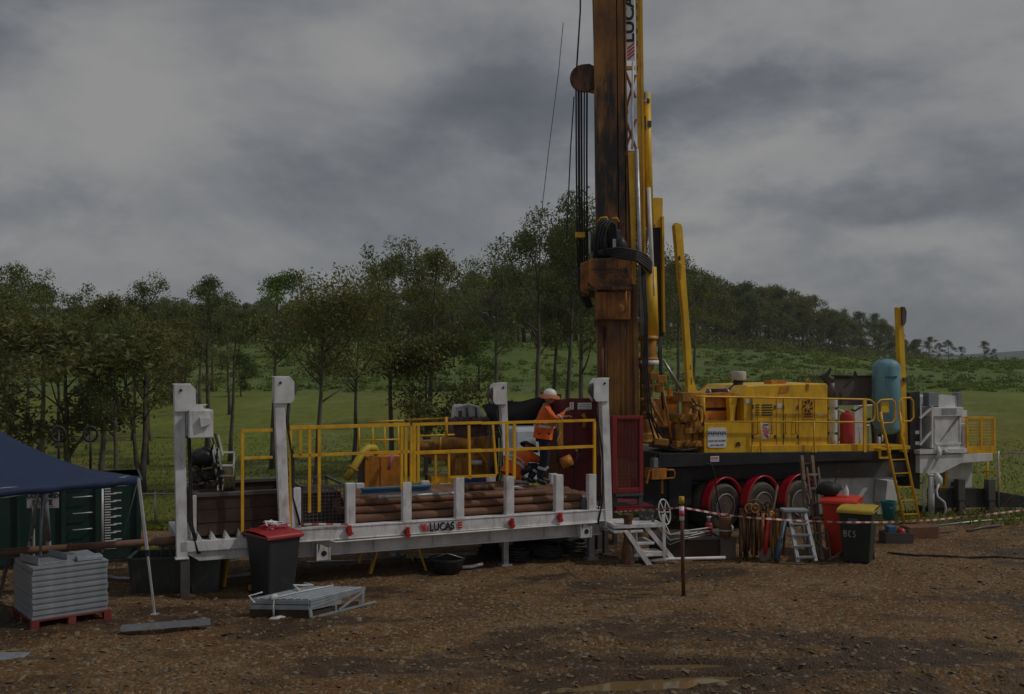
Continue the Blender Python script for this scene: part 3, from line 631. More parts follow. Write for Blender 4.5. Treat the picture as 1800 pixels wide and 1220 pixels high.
ch.build('chassis_beam', white2, tr, .005)
pr = MB(); a = T.p(590, 960); pr.tube([(a.x-.12, -.03, .74), (a.x, -.03, .70), (T.p(1048, 915).x, -.03, .725)], .016, 6); pr.build('pipe_rail', white2, tr)
lo = MB()      # lowered tail section with its fins
lo.box((uL, .0, .70), (uM-.003, .14, .86)); lo.box((uL, W_-.14, .70), (uM-.003, W_, .86)); lo.box((uL, .14, .70), (uL+.12, W_-.14, .86)); lo.box((uL+.12, .14, .72), (uM-.003, W_-.14, .84))
for k in range(6): x = uL+.25+k*.21; lo.prism([(0, 0), (.10, .0), (.02, .13)], (x, .02, .86), (1, 0, 0), (0, 0, 1), (0, .45, 0))
lo.prism([(0, 0), (1.25, 0), (1.05, -.16), (.25, -.16)], (uL+.05, .05, .70), (1, 0, 0), (0, 0, 1), (0, .04, 0)); lo.build('tail_section', white, tr, .006)
# tall uprights: photo column of the foot, v, top row, side of the head
def upright(px, py_bot, v, w, top_px, top_y, head, zb=None):
    b = T.p(px, py_bot, v); t = T.p(top_px, top_y, v); zb = b.z if zb is None else zb; dx = t.x-b.x; m = MB(); w = w*.68; h = w/2; d = .13
    m.hexa([(b.x-h, v, zb), (b.x+h, v, zb), (b.x+h, v+d, zb), (b.x-h, v+d, zb)], [(b.x+dx-h, v, t.z), (b.x+dx+h, v, t.z), (b.x+dx+h, v+d, t.z), (b.x+dx-h, v+d, t.z)])
    m.box((b.x-h-.02, v-.02, zb-.01), (b.x+h+.02, v+d+.02, zb+.02))
    o = m.build('upright', white, tr, .008)
    q = MB(); s = head; X = t.x; H = .40
    poly = [(-s*h*.9, 0), (-s*h*.9, .02), (s*(h+.09), .02), (s*(h+.16), -.06), (s*(h+.16), -H+.06), (s*(h+.11), -H), (-s*h*.9, -H)]
    q.prism(poly, (X, v-.035, t.z), (1, 0, 0), (0, 0, 1), (0, .03, 0)); q.prism(poly, (X, v+d+.005, t.z), (1, 0, 0), (0, 0, 1), (0, .03, 0)); q.box((X-h-.01, v-.03, t.z+.012), (X+h+.09*s if s > 0 else X+h+.01, v+d+.03, t.z+.03))
    q.build('head_plate', white2, o, .004)
    r = MB(); r.cyl((X+s*(h+.08), v-.002, t.z-.19), (X+s*(h+.08), v+d+.002, t.z-.19), .13, 14); r.build('roller', dsteel, o)
    bl = MB(); bl.cyl((X+s*.02, v-.05, t.z-.07), (X+s*.02, v-.03, t.z-.07), .022, 8); bl.build('bolt', black, o)
    hs = MB(); xs_ = [(X+s*(h+.09), v+.05, t.z-.30), (X+s*(h+.05), v+.03, t.z-.7), (b.x+s*(h+.035), v+.03, zb+1.2), (b.x+s*(h+.05), v+.03, zb+.5), (b.x+s*(h+.16), v+.0, zb+.06)]
    hs.tube(xs_, .018, 6); hs.tube([(x+s*.03, y+.04, z) for x, y, z in xs_], .014, 6); hs.build('hydraulic_hose', rubber, o)
    return o, b, t
U1, b1, t1 = upright(320, 975, .0, .24, 315, 678, 1, zb=.60)
U2, b2, t2 = upright(501, 925, -.02, .24, 490, 665, 1, zb=.955)
U3, b3, t3 = upright(893, 868, W_-.16, .20, 885, 675, -1, zb=.955)
U4, b4, t4 = upright(1071, 908, -.02, .22, 1063, 667, -1, zb=.62)
# control box on the first upright
cb = MB(); p = T.p(331, 721, -.1); q = T.p(373, 768, -.1); cb.box((p.x, -.24, q.z), (q.x, .26, p.z)); o = cb.build('control_box', white, tr, .01)
lid = MB(); a = T.p(350, 733, -.24); c = T.p(370, 751, -.24); lid.prism([(0, 0), (c.x-a.x, -.02), (c.x-a.x, c.z-a.z+.05), (.02, c.z-a.z)], (a.x, -.30, a.z), (1, 0, 0), (0, 0, 1), (0, .058, 0)); lid.build('cover_flap', white2, o, .004)
bk = MB(); a = T.p(342, 720, 0); bk.prism([(-.14, 0), (.10, 0), (.06, .05), (.14, .08), (-.03, .08), (-.10, .03)], (a.x+.05, -.1, a.z), (1, 0, 0), (0, 0, 1), (0, .12, 0)); bk.build('top_bracket', white2, o)
# valve bank hanging behind it: dark tank, white cage, bundle of hoses
vb = MB(); c = T.p(358, 804, .9); vb.blob((c.x, .9, c.z), (.22, .2, .16), 12, jit=.12, sd_=3); vb.cyl((c.x-.22, .9, c.z-.05), (c.x+.2, .9, c.z-.05), .11, 12)
vv = vb.build('valve_bank', black, tr)
vb = MB(); c2 = T.p(362, 838, .85); rq = random.Random(4)
for k in range(34):
    x = c2.x+rq.uniform(-.28, .26); z = c2.z+rq.uniform(-.16, .20); vb.cyl((x, .72+rq.uniform(-.1, .1), z), (x+rq.uniform(-.05, .05), .92, z+rq.uniform(-.05, .05)), rq.uniform(.015, .05), 8)
vb.cyl((c2.x-.22, .85, c2.z), (c2.x+.14, .85, c2.z+.04), .10, 10); vb.build('valve_body', M('grimy_iron', (.045, .028, .026), .6, dirt=(.30, .22, .18), damt=.7, dscale=14, thr=.58), vv)
vb = MB(); P = lambda x, y, v=.75: T.p(x, y, v)
for A, B in (((374, 790), (383, 848)), ((383, 786), (392, 845)), ((392, 795), (412, 795)), ((376, 818), (412, 818)), ((380, 836), (412, 836)), ((412, 794), (410, 838)), ((372, 770), (380, 800)), ((384, 765), (392, 800)), ((383, 848), (383, 862)), ((391, 845), (391, 862))): vb.bar(P(*A), P(*B), .028, .028)
vb.build('valve_cage', white2, vv)
vb = MB()
for k in range(9): x = 391+k*2.6; vb.tube([P(x, 822), P(x+.6, 838), P(x-.5, 852), P(x-1.5, 864)], .018, 6)
vb.build('hose_bundle', M('hose_mix', (.035, .03, .02), .6, rnd=0, dirt=(.25, .2, .03), damt=.6, dscale=9, streak=6, thr=.5), vv)
vb = MB(); vb.tube([P(371, 762), P(375, 780), P(370, 800)], .02, 6); vb.tube([P(378, 762), P(384, 785), P(380, 800)], .02, 6); vb.build('hose_drop', rubber, vv)
# stanchions
def stan(px, yt, yb, v, w=.15):
    a = T.p(px, yt, v); z0 = .945; m = MB(); m.box((a.x-w/2, v, z0), (a.x+w/2, v+.13, a.z)); m.box((a.x-w/2-.015, v-.012, z0-.004), (a.x+w/2+.015, v+.142, z0+.02)); m.build('stanchion', white, tr, .006)
for px, yt in ((521, 858), (617, 850), (716, 848), (809, 840), (897, 838), (984, 835), (1042, 834)): stan(px, yt, 0, .0)
for px, yt in ((634, 850), (749, 846), (865, 835), (975, 833)): stan(px, yt, 0, W_-.14)
# guardrail in square tube
gr = MB(); zt, zm, zbm = 2.585, 2.13, 1.60; GV = .03
def gp(px, py): return T.p(px, py, GV).x
def rail(u0, u1, z, s=.045): gr.bar((u0, GV, z), (u1, GV, z), s, s)
def gpost(u, z0, z1, s=.045): gr.bar((u, GV, z0), (u, GV, z1), s, s, up=(0, 1, 0))
x0, x1 = gp(426, 760), gp(479, 760); rail(x0-.02, x1, zt-.03); rail(x0, x1, zm-.01, .04); gpost(x0, .95, zt-.055)
x0, x1 = gp(511, 750), gp(720, 745); rail(x0-.02, x1, zt, .055); rail(x0, x1, zm, .045)
for px, z0 in ((511, .95), (528, zm), (544, 1.2), (561, 1.2), (706, 1.5), (713, 1.62), (723, 1.62)): gpost(gp(px, 800), z0, zt-.03)
x0, x1 = gp(727, 750), gp(846, 745); rail(x0-.02, x1, zt); rail(x0, x1, zm-.02)
for px in (728, 735): gpost(gp(px, 800), 1.60, zt-.024)
gr.bar((gp(868, 760), GV, zt-.02), (gp(874, 760), GV, 1.62), .04, .04, up=(0, 1, 0)) if 0 else None
gr.bar((gp(824, 760), GV, zt-.04), (gp(826, 760), GV, 1.62), .04, .04, up=(0, 1, 0)); gr.bar((gp(789, 760), GV+.0, zm-.04), (gp(789, 760), GV, 1.66), .035, .035, up=(0, 1, 0)); gr.bar((gp(789, 760), GV, 1.66), (gp(872, 760), GV, 1.66), .04, .04)
gr.bar((gp(866, 760), GV, zt-.02), (gp(873, 760), GV, 1.68), .035, .035, up=(0, 1, 0))
x0, x1 = gp(846, 745), gp(1046, 741); rail(x0, x1, zt-.01); rail(gp(727, 790), x1, zm-.03, .048)
for px in (891, 904, 1045): gpost(gp(px, 800), 1.58, zt-.03)
gr.build('guardrail', yellow, tr)
# red ratchet clamps, brackets, stickers, name board
for px, py in ((614, 933), (716, 936), (900, 920), (985, 910)):
    a = T.p(px, py, -.06); m = MB(); m.cyl((a.x, -.06, a.z), (a.x, -.0, a.z), .05, 10); m.box((a.x-.02, -.075, a.z-.085), (a.x+.035, -.02, a.z+.085)); m.bar((a.x-.04, -.05, a.z+.05), (a.x+.06, -.05, a.z-.06), .025, .03); m.build('ratchet_clamp', red, tr)
for px, py in ((564, 969), (1024, 931)):
    a = T.p(px, py, .1); m = MB(); s = .13; m.box((a.x-s*.7, -.01, a.z-s), (a.x-s*.55, .16, a.z+s)); m.box((a.x+s*.9, -.01, a.z-s), (a.x+s*1.05, .16, a.z+s*.6)); m.prism([(-s*.7, -s), (s*.9, -s), (s*.9, s*.5), (-s*.2, s)], (a.x, .0, a.z), (1, 0, 0), (0, 0, 1), (0, .012, 0)); o = m.build('lashing_bracket', white, tr)
    m = MB(); m.cyl((a.x+.03, -.006, a.z-.02), (a.x+.03, -.001, a.z-.02), .045, 12); m.build('bracket_hole', black, o)
a = T.p(738, 935, -.016); b = T.p(802, 932, -.016); sz = .150
m = MB()
for k in range(4): m.prism([(0, .13), (.020, .13), (.075, 0), (.055, 0)], (a.x+.0+k*.030, -.020, .775), (1, 0, 0), (0, 0, 1), (0, .004, 0))
m.build('stripe_logo', inkr, tr); text_mesh('LUCAS', .185, 'lettering', inkk, tr, (a.x+.17, -.018, .775), (1, 0, 0), (0, 0, 1), offset=.006, xs=.80)
m = MB(); x = T.p(808, 925, -.02).x; [m.box((x-.03, -.02, .78+k*.045), (x+.05, -.016, .81+k*.045)) for k in range(3)]; m.build('red_sticker', inkr, tr)
for px in (634, 662, 930): x = T.p(px, 945, .2).x; text_mesh('WLL 5.0 t\nTARE', .05, 'lettering', dsteel, tr, (x, .205, .62), (1, 0, 0), (0, 0, 1)) if 0 else None
# legs below
for px, yb, v, s in ((1041, 990, .25, .11), (1056, 988, .9, .14), (1066, 985, .5, .09), (890, 990, .3, .10), (700, 985, 1.9, .10)):
    a = T.p(px, 950, v); m = MB(); m.box((a.x-s/2, v, .02), (a.x+s/2, v+s, .47)); m.box((a.x-s, v-.05, -.03), (a.x+s, v+s+.05, .03)); m.build('support_leg', dsteel if px > 1050 else steel, tr, .006)
a = T.p(325, 980, .15); m = MB(); m.box((a.x-.08, .0, -.03), (a.x+.06, .16, .60)); m.build('support_leg', dsteel, tr, .006)
# pair of wheels under the middle, in the shade
for px in (985, 1030):
    a = T.p(px, 960, 1.2); m = MB(); m.lathe((a.x, 1.0, .42), [(.25, -.02), (.40, 0), (.43, .05), (.43, .22), (.40, .27), (.2, .27)], 24, (0, 1, 0)); w_ = m.build('wheel', tyre_m, tr)
m = MB(); m.box((T.p(960, 960, 1.2).x, 1.35, .38), (T.p(1050, 960, 1.2).x, 1.9, .72)); m.build('axle_beam', black, tr)

# ------------------------------------------------------------------ load of the trailer
p0 = T.p(341, 868, .2); p1 = T.p(529, 866, .2); t = thing('steel_bin', 'long dark rusty steel box with a black rim, lying on the trailer', 'steel box', T.w(0, 0, 0), T.yaw)
m = MB(); zt_, zb_ = p0.z, .90
for k in range(3):
    z0 = zb_+k*(zt_-.06-zb_)/3; m.box((p0.x+.05, .21-.012*(k % 2), z0+.004), (p1.x-.05, .24, z0+(zt_-.06-zb_)/3-.004))
m.box((p0.x+.04, .24, zb_), (p1.x-.04, .28, zt_-.06)); m.box((p0.x+.04, 1.9, zb_), (p1.x-.04, 1.94, zt_-.06)); m.box((p0.x+.04, .28, zb_), (p0.x+.08, 1.9, zt_-.06)); m.box((p1.x-.08, .28, zb_), (p1.x-.04, 1.9, zt_-.06)); m.box((p0.x+.08, .28, zb_), (p1.x-.08, 1.9, zb_+.03)); m.build('side_panel', brownbox, t)
m = MB(); m.box((p0.x, .18, zt_-.06), (p1.x, .30, zt_)); m.box((p0.x, 1.86, zt_-.06), (p1.x, 1.96, zt_)); m.box((p0.x, .30, zt_-.06), (p0.x+.1, 1.86, zt_)); m.build('rim', dsteel, t, .006)
m = MB(); m.box((p0.x-.055, .12, .87), (p0.x+.03, .175, zt_-.02)); m.build('end_frame', white, t)
p0 = T.p(531, 857, .2); p1 = T.p(607, 920, .2); t = thing('mesh_basket', 'dark steel mesh basket standing on the trailer between two white stanchions', 'basket', T.w(0, 0, 0), T.yaw)
m = MB(); zt_ = p0.z; zb_ = .95
for A, B in (((p0.x, zb_), (p1.x, zb_)), ((p0.x, zt_), (p1.x, zt_)), ((p0.x, zb_), (p0.x, zt_)), ((p1.x, zb_), (p1.x, zt_))):
    for v in (.22, 1.6): m.bar((A[0], v, A[1]), (B[0], v, B[1]), .04, .04, up=(0, 1, 0))
for x in (p0.x, p1.x):
    for z in (zb_, zt_): m.bar((x, .22, z), (x, 1.6, z), .04, .04)
m.build('frame', dsteel, t)
m = MB(); k = p0.x+.06
while k < p1.x: m.bar((k, .22, zb_), (k, .22, zt_), .010, .010, up=(0, 1, 0)); m.bar((k, 1.6, zb_), (k, 1.6, zt_), .01, .01, up=(0, 1, 0)); k += .065
k = zb_+.06
while k < zt_: m.bar((p0.x, .22, k), (p1.x, .22, k), .010, .010); m.bar((p0.x, 1.6, k), (p1.x, 1.6, k), .01, .01); k += .06
m.build('mesh', dsteel, t)
m = MB(); m.box((p0.x+.05, .35, zb_), (p1.x-.05, 1.5, zt_-.12)); m.build('liner', brownbox, t)
# pipes
xa = T.p(611, 880, .3).x; xb = T.p(1037, 880, .3).x; L0 = xb-xa
rr = .066
pm_ = MB(); pm_.tube([(0, 0, 0), (L0, 0, 0)], rr, 18, cap=False); pm_.tube([(0, 0, 0), (.25, 0, 0)], rr+.007, 18, cap=False); pm_.tube([(L0-.25, 0, 0), (L0, 0, 0)], rr+.007, 18, cap=False)
pm_.tube([(.001, 0, 0), (L0-.001, 0, 0)], rr-.02, 14, cap=False); pm_.tube([(0, 0, 0), (.001, 0, 0)], [rr+.007, rr-.02], 18, cap=False)
p_o = pm_.build('drill_pipe', pipe_m); pdat = p_o.data; bpy.data.objects.remove(p_o); rp = random.Random(9); n_ = 0
for row in range(3):
    for j in range(12 - row):
        v = .225+j*.147+row*.0735; z = .945+rr+.008+row*.126
        if row == 2 and j in (4, 8): continue
        o = bpy.data.objects.new('drill_pipe', pdat); COL.objects.link(o); sh = rp.uniform(-.05, .05)+(.0 if j else .0)
        if row == 1 and j == 0: sh -= .22
        o.location = T.w(xa+sh, v, z); o.rotation_euler = (rp.random()*6, 0, T.yaw) if 0 else (0, 0, T.yaw)
        if row == 2: o.scale = (.80, 1, 1)
        tag(o, 'rusty brown steel pipe lying in the stack between the white stanchions', 'pipe', 'rusty pipes stacked on the trailer')
tz = .945+rr*2+2*.126+.010
def load_tube(name, label, cat, px0, px1, v, r, mat, z, grp=None):
    m = MB(); a = T.p(px0, 860, v).x; b = T.p(px1, 860, v).x; m.tube([(0, 0, 0), (b-a, 0, 0)], r, 14); m.tube([(.0, 0, 0), (.12, 0, 0)], r*1.15, 14); m.tube([(b-a-.12, 0, 0), (b-a, 0, 0)], r*1.15, 14)
    o = m.build(name, mat); o.location = T.w(a, v, z+r*1.15); o.rotation_euler = (0, 0, T.yaw); tag(o, label, cat, grp)
m = MB(); a = T.p(640, 866, .7).x; b = T.p(762, 862, .7).x; m.box((0, 0, 0), (b-a, .14, .03)); m.box((0, .055, .03), (b-a, .085, .10)); m.box((0, 0, .10), (b-a, .14, .125)); o = m.build('steel_beam', bluep); o.location = T.w(a, .8, tz-.02); o.rotation_euler = (0, 0, T.yaw); tag(o, 'scuffed blue steel beam lying on top of the pipes', 'beam')
load_tube('rubber_hose', 'short thick brown hose with couplings on top of the pipes beside the standing worker', 'hose', 810, 868, .55, .06, rust2, tz-.02)
load_tube('slim_pipe', 'thin grey pipe lying along the top of the rusty stack', 'pipe', 664, 800, .35, .028, steel, tz-.03)
# grease tins and fittings near the right end of the load
for px, py, nm, lb, c_, mt in ((1024, 893, 'small_canister', 'white capped dark canister between the two right stanchions', 'canister', dsteel), ):
    a = T.p(px, py, .2); m = MB(); m.lathe((0, 0, 0), [(.055, 0), (.06, .02), (.06, .16), (.03, .2), (.03, .21)], 14); o = m.build(nm, mt); o.location = T.w(a.x, .14, .955); tag(o, lb, c_)
    m2 = MB(); m2.lathe((0, 0, .21), [(.033, 0), (.033, .035)], 12); m2.build('cap', white2, o)
a = T.p(905, 858, .5); m = MB(); m.lathe((0, 0, 0), [(.01, 0), (.07, .005), (.085, .03), (.02, .06)], 10, (.3, .2, 1)); o = m.build('crumpled_rag', white2); o.scale = (2, 1.2, 1); o.location = T.w(a.x, .45, tz); tag(o, 'crumpled white rag on the pipes in front of the crouching worker', 'rag')

# ------------------------------------------------------------------ people
def skin_mesh(joints, edges, root=0, sub=2):
    """joints: [(xyz, (rx, ry))]; grows one continuous surface"""
    me = bpy.data.meshes.new('sk'); me.from_pydata([j[0] for j in joints], edges, []); me.update()
    o = bpy.data.objects.new('sk', me); COL.objects.link(o); s = o.modifiers.new('s', 'SKIN'); s.use_smooth_shade = True
    for i, j in enumerate(joints): r = j[1] if hasattr(j[1], '__len__') else (j[1], j[1]); me.skin_vertices[0].data[i].radius = r; me.skin_vertices[0].data[i].use_root = (i == root)
    su = o.modifiers.new('u', 'SUBSURF'); su.levels = sub; su.render_levels = sub
    dg = bpy.context.evaluated_depsgraph_get(); dg.update(); r = bpy.data.meshes.new_from_object(o.evaluated_get(dg)); bpy.data.objects.remove(o)
    r.polygons.foreach_set('use_smooth', np.ones(len(r.polygons), bool)); return r
def head_geo(c, fwd, up, s=1.):
    """head with brow, nose, lips, chin and ears (vertices, faces)"""
    fwd = Vector(fwd).normalized(); up = Vector(up); up = (up-fwd*up.dot(fwd)).normalized(); rt = fwd.cross(up); n, k = 20, 16; vs = []
    for i in range(k+1):
        th = math.pi*i/k
        for j in range(n):
            ph = 2*math.pi*j/n; x = math.sin(th)*math.cos(ph); y = math.sin(th)*math.sin(ph); z = math.cos(th)
            r = Vector((x*.098, y*.076*(1-.12*(z < -.2)), z*.118)); fr = max(0, x)*(1-min(1, abs(y)*3.))
            if fr > .3:
                if -.42 < z < .05: r.x += .020*fr*(1-abs(z+.25)/.3 if abs(z+.25) < .3 else 0)
                if .02 < z < .25: r.x -= .006*fr
                if -.66 < z < -.48: r.x += .006*fr
            if z < -.55 and x > 0: r.x += .012*x
            if abs(y) > .9 and abs(z+.1) < .3: r.y *= 1.13
            vs.append(Vector(c)+(fwd*r.x+rt*r.y+up*r.z)*s)
    return vs, [(i*n+j, (i+1)*n+j, (i+1)*n+(j+1) % n, i*n+(j+1) % n) for i in range(k) for j in range(n)]
def hand_joints(J, E, wi, wrist, d, nrm, curl=.5):
    """adds palm, four fingers and thumb to the skeleton; nrm = palm normal"""
    d = Vector(d).normalized(); nrm = Vector(nrm); nrm = (nrm-d*nrm.dot(d)).normalized(); side = d.cross(nrm); w_ = Vector(wrist)
    J.append((w_+d*.05, (.030, .017))); pi_ = len(J)-1; E.append((wi, pi_))
    for k, ln in ((-1.5, .075), (-.5, .085), (.5, .08), (1.5, .062)):
        b = w_+d*.085+side*k*.019; J.append((b, .010)); i0 = len(J)-1; E.append((pi_, i0)); prev = i0; dd = d.copy(); c = b.copy()
        for s in range(3): dd = (dd+nrm*curl*(.55+.1*s)).normalized(); c = c+dd*ln/3; J.append((c.copy(), .009-.001*s)); E.append((prev, len(J)-1)); prev = len(J)-1
    t0 = w_+d*.03-side*.034; J.append((t0, .012)); E.append((pi_, len(J)-1)); t1_ = t0-side*.018+d*.03+nrm*.01; J.append((t1_, .010)); E.append((len(J)-2, len(J)-1)); t2_ = t1_+d*.028+nrm*.012; J.append((t2_, .008)); E.append((len(J)-2, len(J)-1))
def mesh_obj(me, name, mats, parent):
    me.name = name; me.materials.clear(); [me.materials.append(m) for m in mats]; o = bpy.data.objects.new(name, me); COL.objects.link(o); o.parent = parent; return o
def person(label, loc, rz, pose):
    """pose: dict of joint positions in local metres, x forward, y left, z up from the feet"""
    t = thing('person', label, 'person', loc, rz); g = {k: Vector(v) for k, v in pose.items() if k not in ('fwd', 'up', 'brim')}
    J = []; E = []; ix = {}
    def add(n, r, par=None): J.append((g[n], r)); ix[n] = len(J)-1; (E.append((ix[par], ix[n])) if par else None)
    add('pelvis', (.14, .105)); add('waist', (.125, .095), 'pelvis'); add('chest', (.155, .115), 'waist'); add('neck0', (.075, .075), 'chest'); add('neck1', (.055, .058), 'neck0')
    for s in 'LR':
        add('sh'+s, .060, 'chest'); add('el'+s, .042, 'sh'+s); add('wr'+s, .027, 'el'+s); add('hip'+s, .088, 'pelvis'); add('kn'+s, .056, 'hip'+s); add('an'+s, .038, 'kn'+s); add('toe'+s, .034, 'an'+s)
        hand_joints(J, E, ix['wr'+s], g['wr'+s], g['wr'+s]-g['el'+s], Vector((0, 0, -1)) if abs((g['wr'+s]-g['el'+s]).normalized().z) < .8 else Vector((1, 0, 0)))
    body = skin_mesh(J, E); hv, hf = head_geo(g['head'], pose['fwd'], pose['up'])
    bm = bmesh.new(); bm.from_mesh(body); vs = [bm.verts.new(v) for v in hv]; [bm.faces.new([vs[i] for i in q]) for q in hf if len({i for i in q}) == 4]; bmesh.ops.remove_doubles(bm, verts=vs, dist=.0005)
    for f_ in bm.faces: f_.smooth = True
    bm.to_mesh(body); bm.free(); mesh_obj(body, 'body', [skin], t)
    # long sleeved shirt with silver bands
    J = []; E = []; ix = {}; g['skirt'] = g['pelvis']-(g['waist']-g['pelvis']).normalized()*.13; add('pelvis', (.215, .19)); add('skirt', (.215, .19), 'pelvis'); add('waist', (.205, .175), 'pelvis'); add('chest', (.215, .175), 'waist'); add('neck0', (.085, .085), 'chest')
    for s in 'LR': add('sh'+s, .076, 'chest'); add('el'+s, .068, 'sh'+s); g['cuff'+s] = g['el'+s].lerp(g['wr'+s], .88); add('cuff'+s, .042, 'el'+s)
    sh = skin_mesh(J, E); bm = bmesh.new(); bm.from_mesh(sh); d = (g['waist']-g['pelvis']).normalized() if (g['waist']-g['pelvis']).length > .05 else Vector((0, 0, 1))
    bmesh.ops.bisect_plane(bm, geom=bm.verts[:]+bm.edges[:]+bm.faces[:], plane_co=g['pelvis']-d*.105, plane_no=-d, clear_outer=True)
    bm.to_mesh(sh); bm.free(); so_ = mesh_obj(sh, 'shirt', [hivis], t)
    sp = (g['chest']-g['waist']).normalized()
    for dd, k in ((.35, .5), (.0, .0)):
        c = g['waist'].lerp(g['chest'], dd-.1); m = MB(); q = []; a = g['shL']-g['shR']; a = (a-sp*a.dot(sp)).normalized(); b = sp.cross(a)
        ring = lambda h: [c+sp*h+a*math.cos(x)*(.236-dd*.05)+b*math.sin(x)*(.205-dd*.04) for x in [2*math.pi*i/24 for i in range(24)]]
        r0, r1 = ring(-.025), ring(.025); m.add(r0+r1, [(i, (i+1) % 24, (i+1) % 24+24, i+24) for i in range(24)], 0, True); m.build('reflective_band', refl, so_)
    for s in 'LR':
        e0 = g['el'+s]; e1 = g['cuff'+s]; c0 = e0.lerp(e1, .35); c1 = e0.lerp(e1, .5); m = MB(); m.tube([c0, c1], .068, 14, cap=False); m.build('sleeve_band', refl, so_)
    J = []; E = []; ix = {}; add('pelvis', (.14, .115))
    for s in 'LR': add('hip'+s, .115, 'pelvis'); add('kn'+s, .090, 'hip'+s); g['hem'+s] = g['kn'+s].lerp(g['an'+s], .92); add('hem'+s, .066, 'kn'+s)
    tr_ = mesh_obj(skin_mesh(J, E), 'trousers', [trous], t)
    for s in 'LR':
        c0 = g['kn'+s].lerp(g['hem'+s], .38); c1 = g['kn'+s].lerp(g['hem'+s], .52); m = MB(); m.tube([c0, c1], .085, 14, cap=False); m.build('reflective_band', refl, tr_)
        J = [(g['an'+s]+Vector((0, 0, .06)), .058), (g['an'+s], .055), (g['an'+s].lerp(g['toe'+s], .5), .050), (g['toe'+s], .045)]; mesh_obj(skin_mesh(J, [(0, 1), (1, 2), (2, 3)]), 'boot', [black], t)
    # hard hat with a cloth sun brim
    up = Vector(pose['up']).normalized(); fw = Vector(pose['fwd']).normalized(); c = g['head']+up*.035
    m = MB(); m.lathe(c, [(.128, .0), (.126, .03), (.115, .07), (.085, .105), (.045, .122), (.004, .127)], 22, up); hh = m.build('hard_hat', hatw, t)
    m = MB(); rt = fw.cross(up); n = 28; vs = []
    for rr_, dz in ((.124, .012), (.155, -.004), (.185, -.050)):
        for i in range(n): x = 2*math.pi*i/n; vs.append(c+fw*math.cos(x)*rr_*1.15+rt*math.sin(x)*rr_+up*(dz-.035*(math.cos(x) < -.2)*(rr_-.12)*6+.006*math.sin(5*x)))
    m.add(vs, [(k*n+i, k*n+(i+1) % n, (k+1)*n+(i+1) % n, (k+1)*n+i) for k in range(2) for i in range(n)], 0, True); bo = m.build('sun_brim', straw if pose.get('brim', 1) else trous, hh)
    return t
pz = tz-.01
A = T.p(957, 866, .85)
stand = dict(pelvis=(-.02, 0, .98), waist=(.0, 0, 1.13), chest=(.02, 0, 1.36), neck0=(.03, 0, 1.49), neck1=(.05, 0, 1.55), head=(.10, 0, 1.645), shL=(.03, .19, 1.42), shR=(.03, -.19, 1.42),
             elL=(.16, .25, 1.19), wrL=(.38, .17, 1.26), elR=(.14, -.27, 1.17), wrR=(.36, -.20, 1.28), hipL=(-.02, .10, .93), knL=(.03, .13, .50), anL=(-.03, .14, .09), toeL=(.13, .16, .05),
             hipR=(-.02, -.10, .93), knR=(-.01, -.12, .50), anR=(-.12, -.13, .09), toeR=(.04, -.15, .05), fwd=(1, 0, -.12), up=(.1, 0, 1))
stand['wrR'] = (.36, -.16, 1.38); stand['elR'] = (.20, -.27, 1.22)
person('worker in orange hi-vis shirt, navy trousers and white brimmed helmet, standing and facing right', T.w(A.x, .85, pz), T.yaw-R(20), stand)
A = T.p(923, 862, 1.25)
crouch = dict(pelvis=(-.24, 0, .26), waist=(-.17, 0, .38), chest=(-.03, 0, .54), neck0=(.05, 0, .61), neck1=(.09, 0, .64), head=(.16, 0, .69), shL=(.02, .19, .55), shR=(.02, -.19, .55),
              elL=(.22, .26, .46), wrL=(.42, .14, .38), elR=(.22, -.27, .45), wrR=(.42, -.12, .36), hipL=(-.15, .11, .26), knL=(.22, .20, .42), anL=(.08, .18, .08), toeL=(.24, .20, .05),
              hipR=(-.15, -.11, .26), knR=(.20, -.22, .36), anR=(.0, -.19, .08), toeR=(.16, -.21, .05), fwd=(1, 0, -.6), up=(.5, 0, 1), brim=0)
person('worker in orange hi-vis shirt and white helmet, crouching beside the standing worker', T.w(A.x-.05, 1.25, pz), T.yaw+R(12), crouch)

# ================================================================== DRILLING RIG
G = Fr(3.95, 21.7, 19.)
rig = G.root('drilling_rig', 'yellow truck mounted drilling rig with tall rusty mast, red wheel arches and black deck', 'drilling rig')
def gbox(m, px0, py0, px1, py1, v, dv, mi=0):
    a = G.p(px0, py0, v); b = G.p(px1, py1, v); c = G.p((px0+px1)/2, py0, v); d = G.p((px0+px1)/2, py1, v); return m.box((a.x, v, d.z), (b.x, v+dv, c.z), mi)
def gpoly(m, pts, v, dv, mi=0):
    q = [G.p(x, y, v) for x, y in pts]; return m.prism([(p.x, p.z) for p in q], (0, v, 0), (1, 0, 0), (0, 0, 1), (0, dv, 0), mi)
def gbar(m, a, b, v, w, h=None, v2=None): return m.bar(G.p(*a, v), G.p(*b, v if v2 is None else v2), w, h)
def gtube(m, pts, v, r, n=8): return m.tube([G.p(p[0], p[1], v if len(p) < 3 else p[2]) for p in pts], r, n)
def part(name, mat, fn, parent=rig, bevel=0):
    m = MB(); fn(m); return m.build(name, mat, parent, bevel)
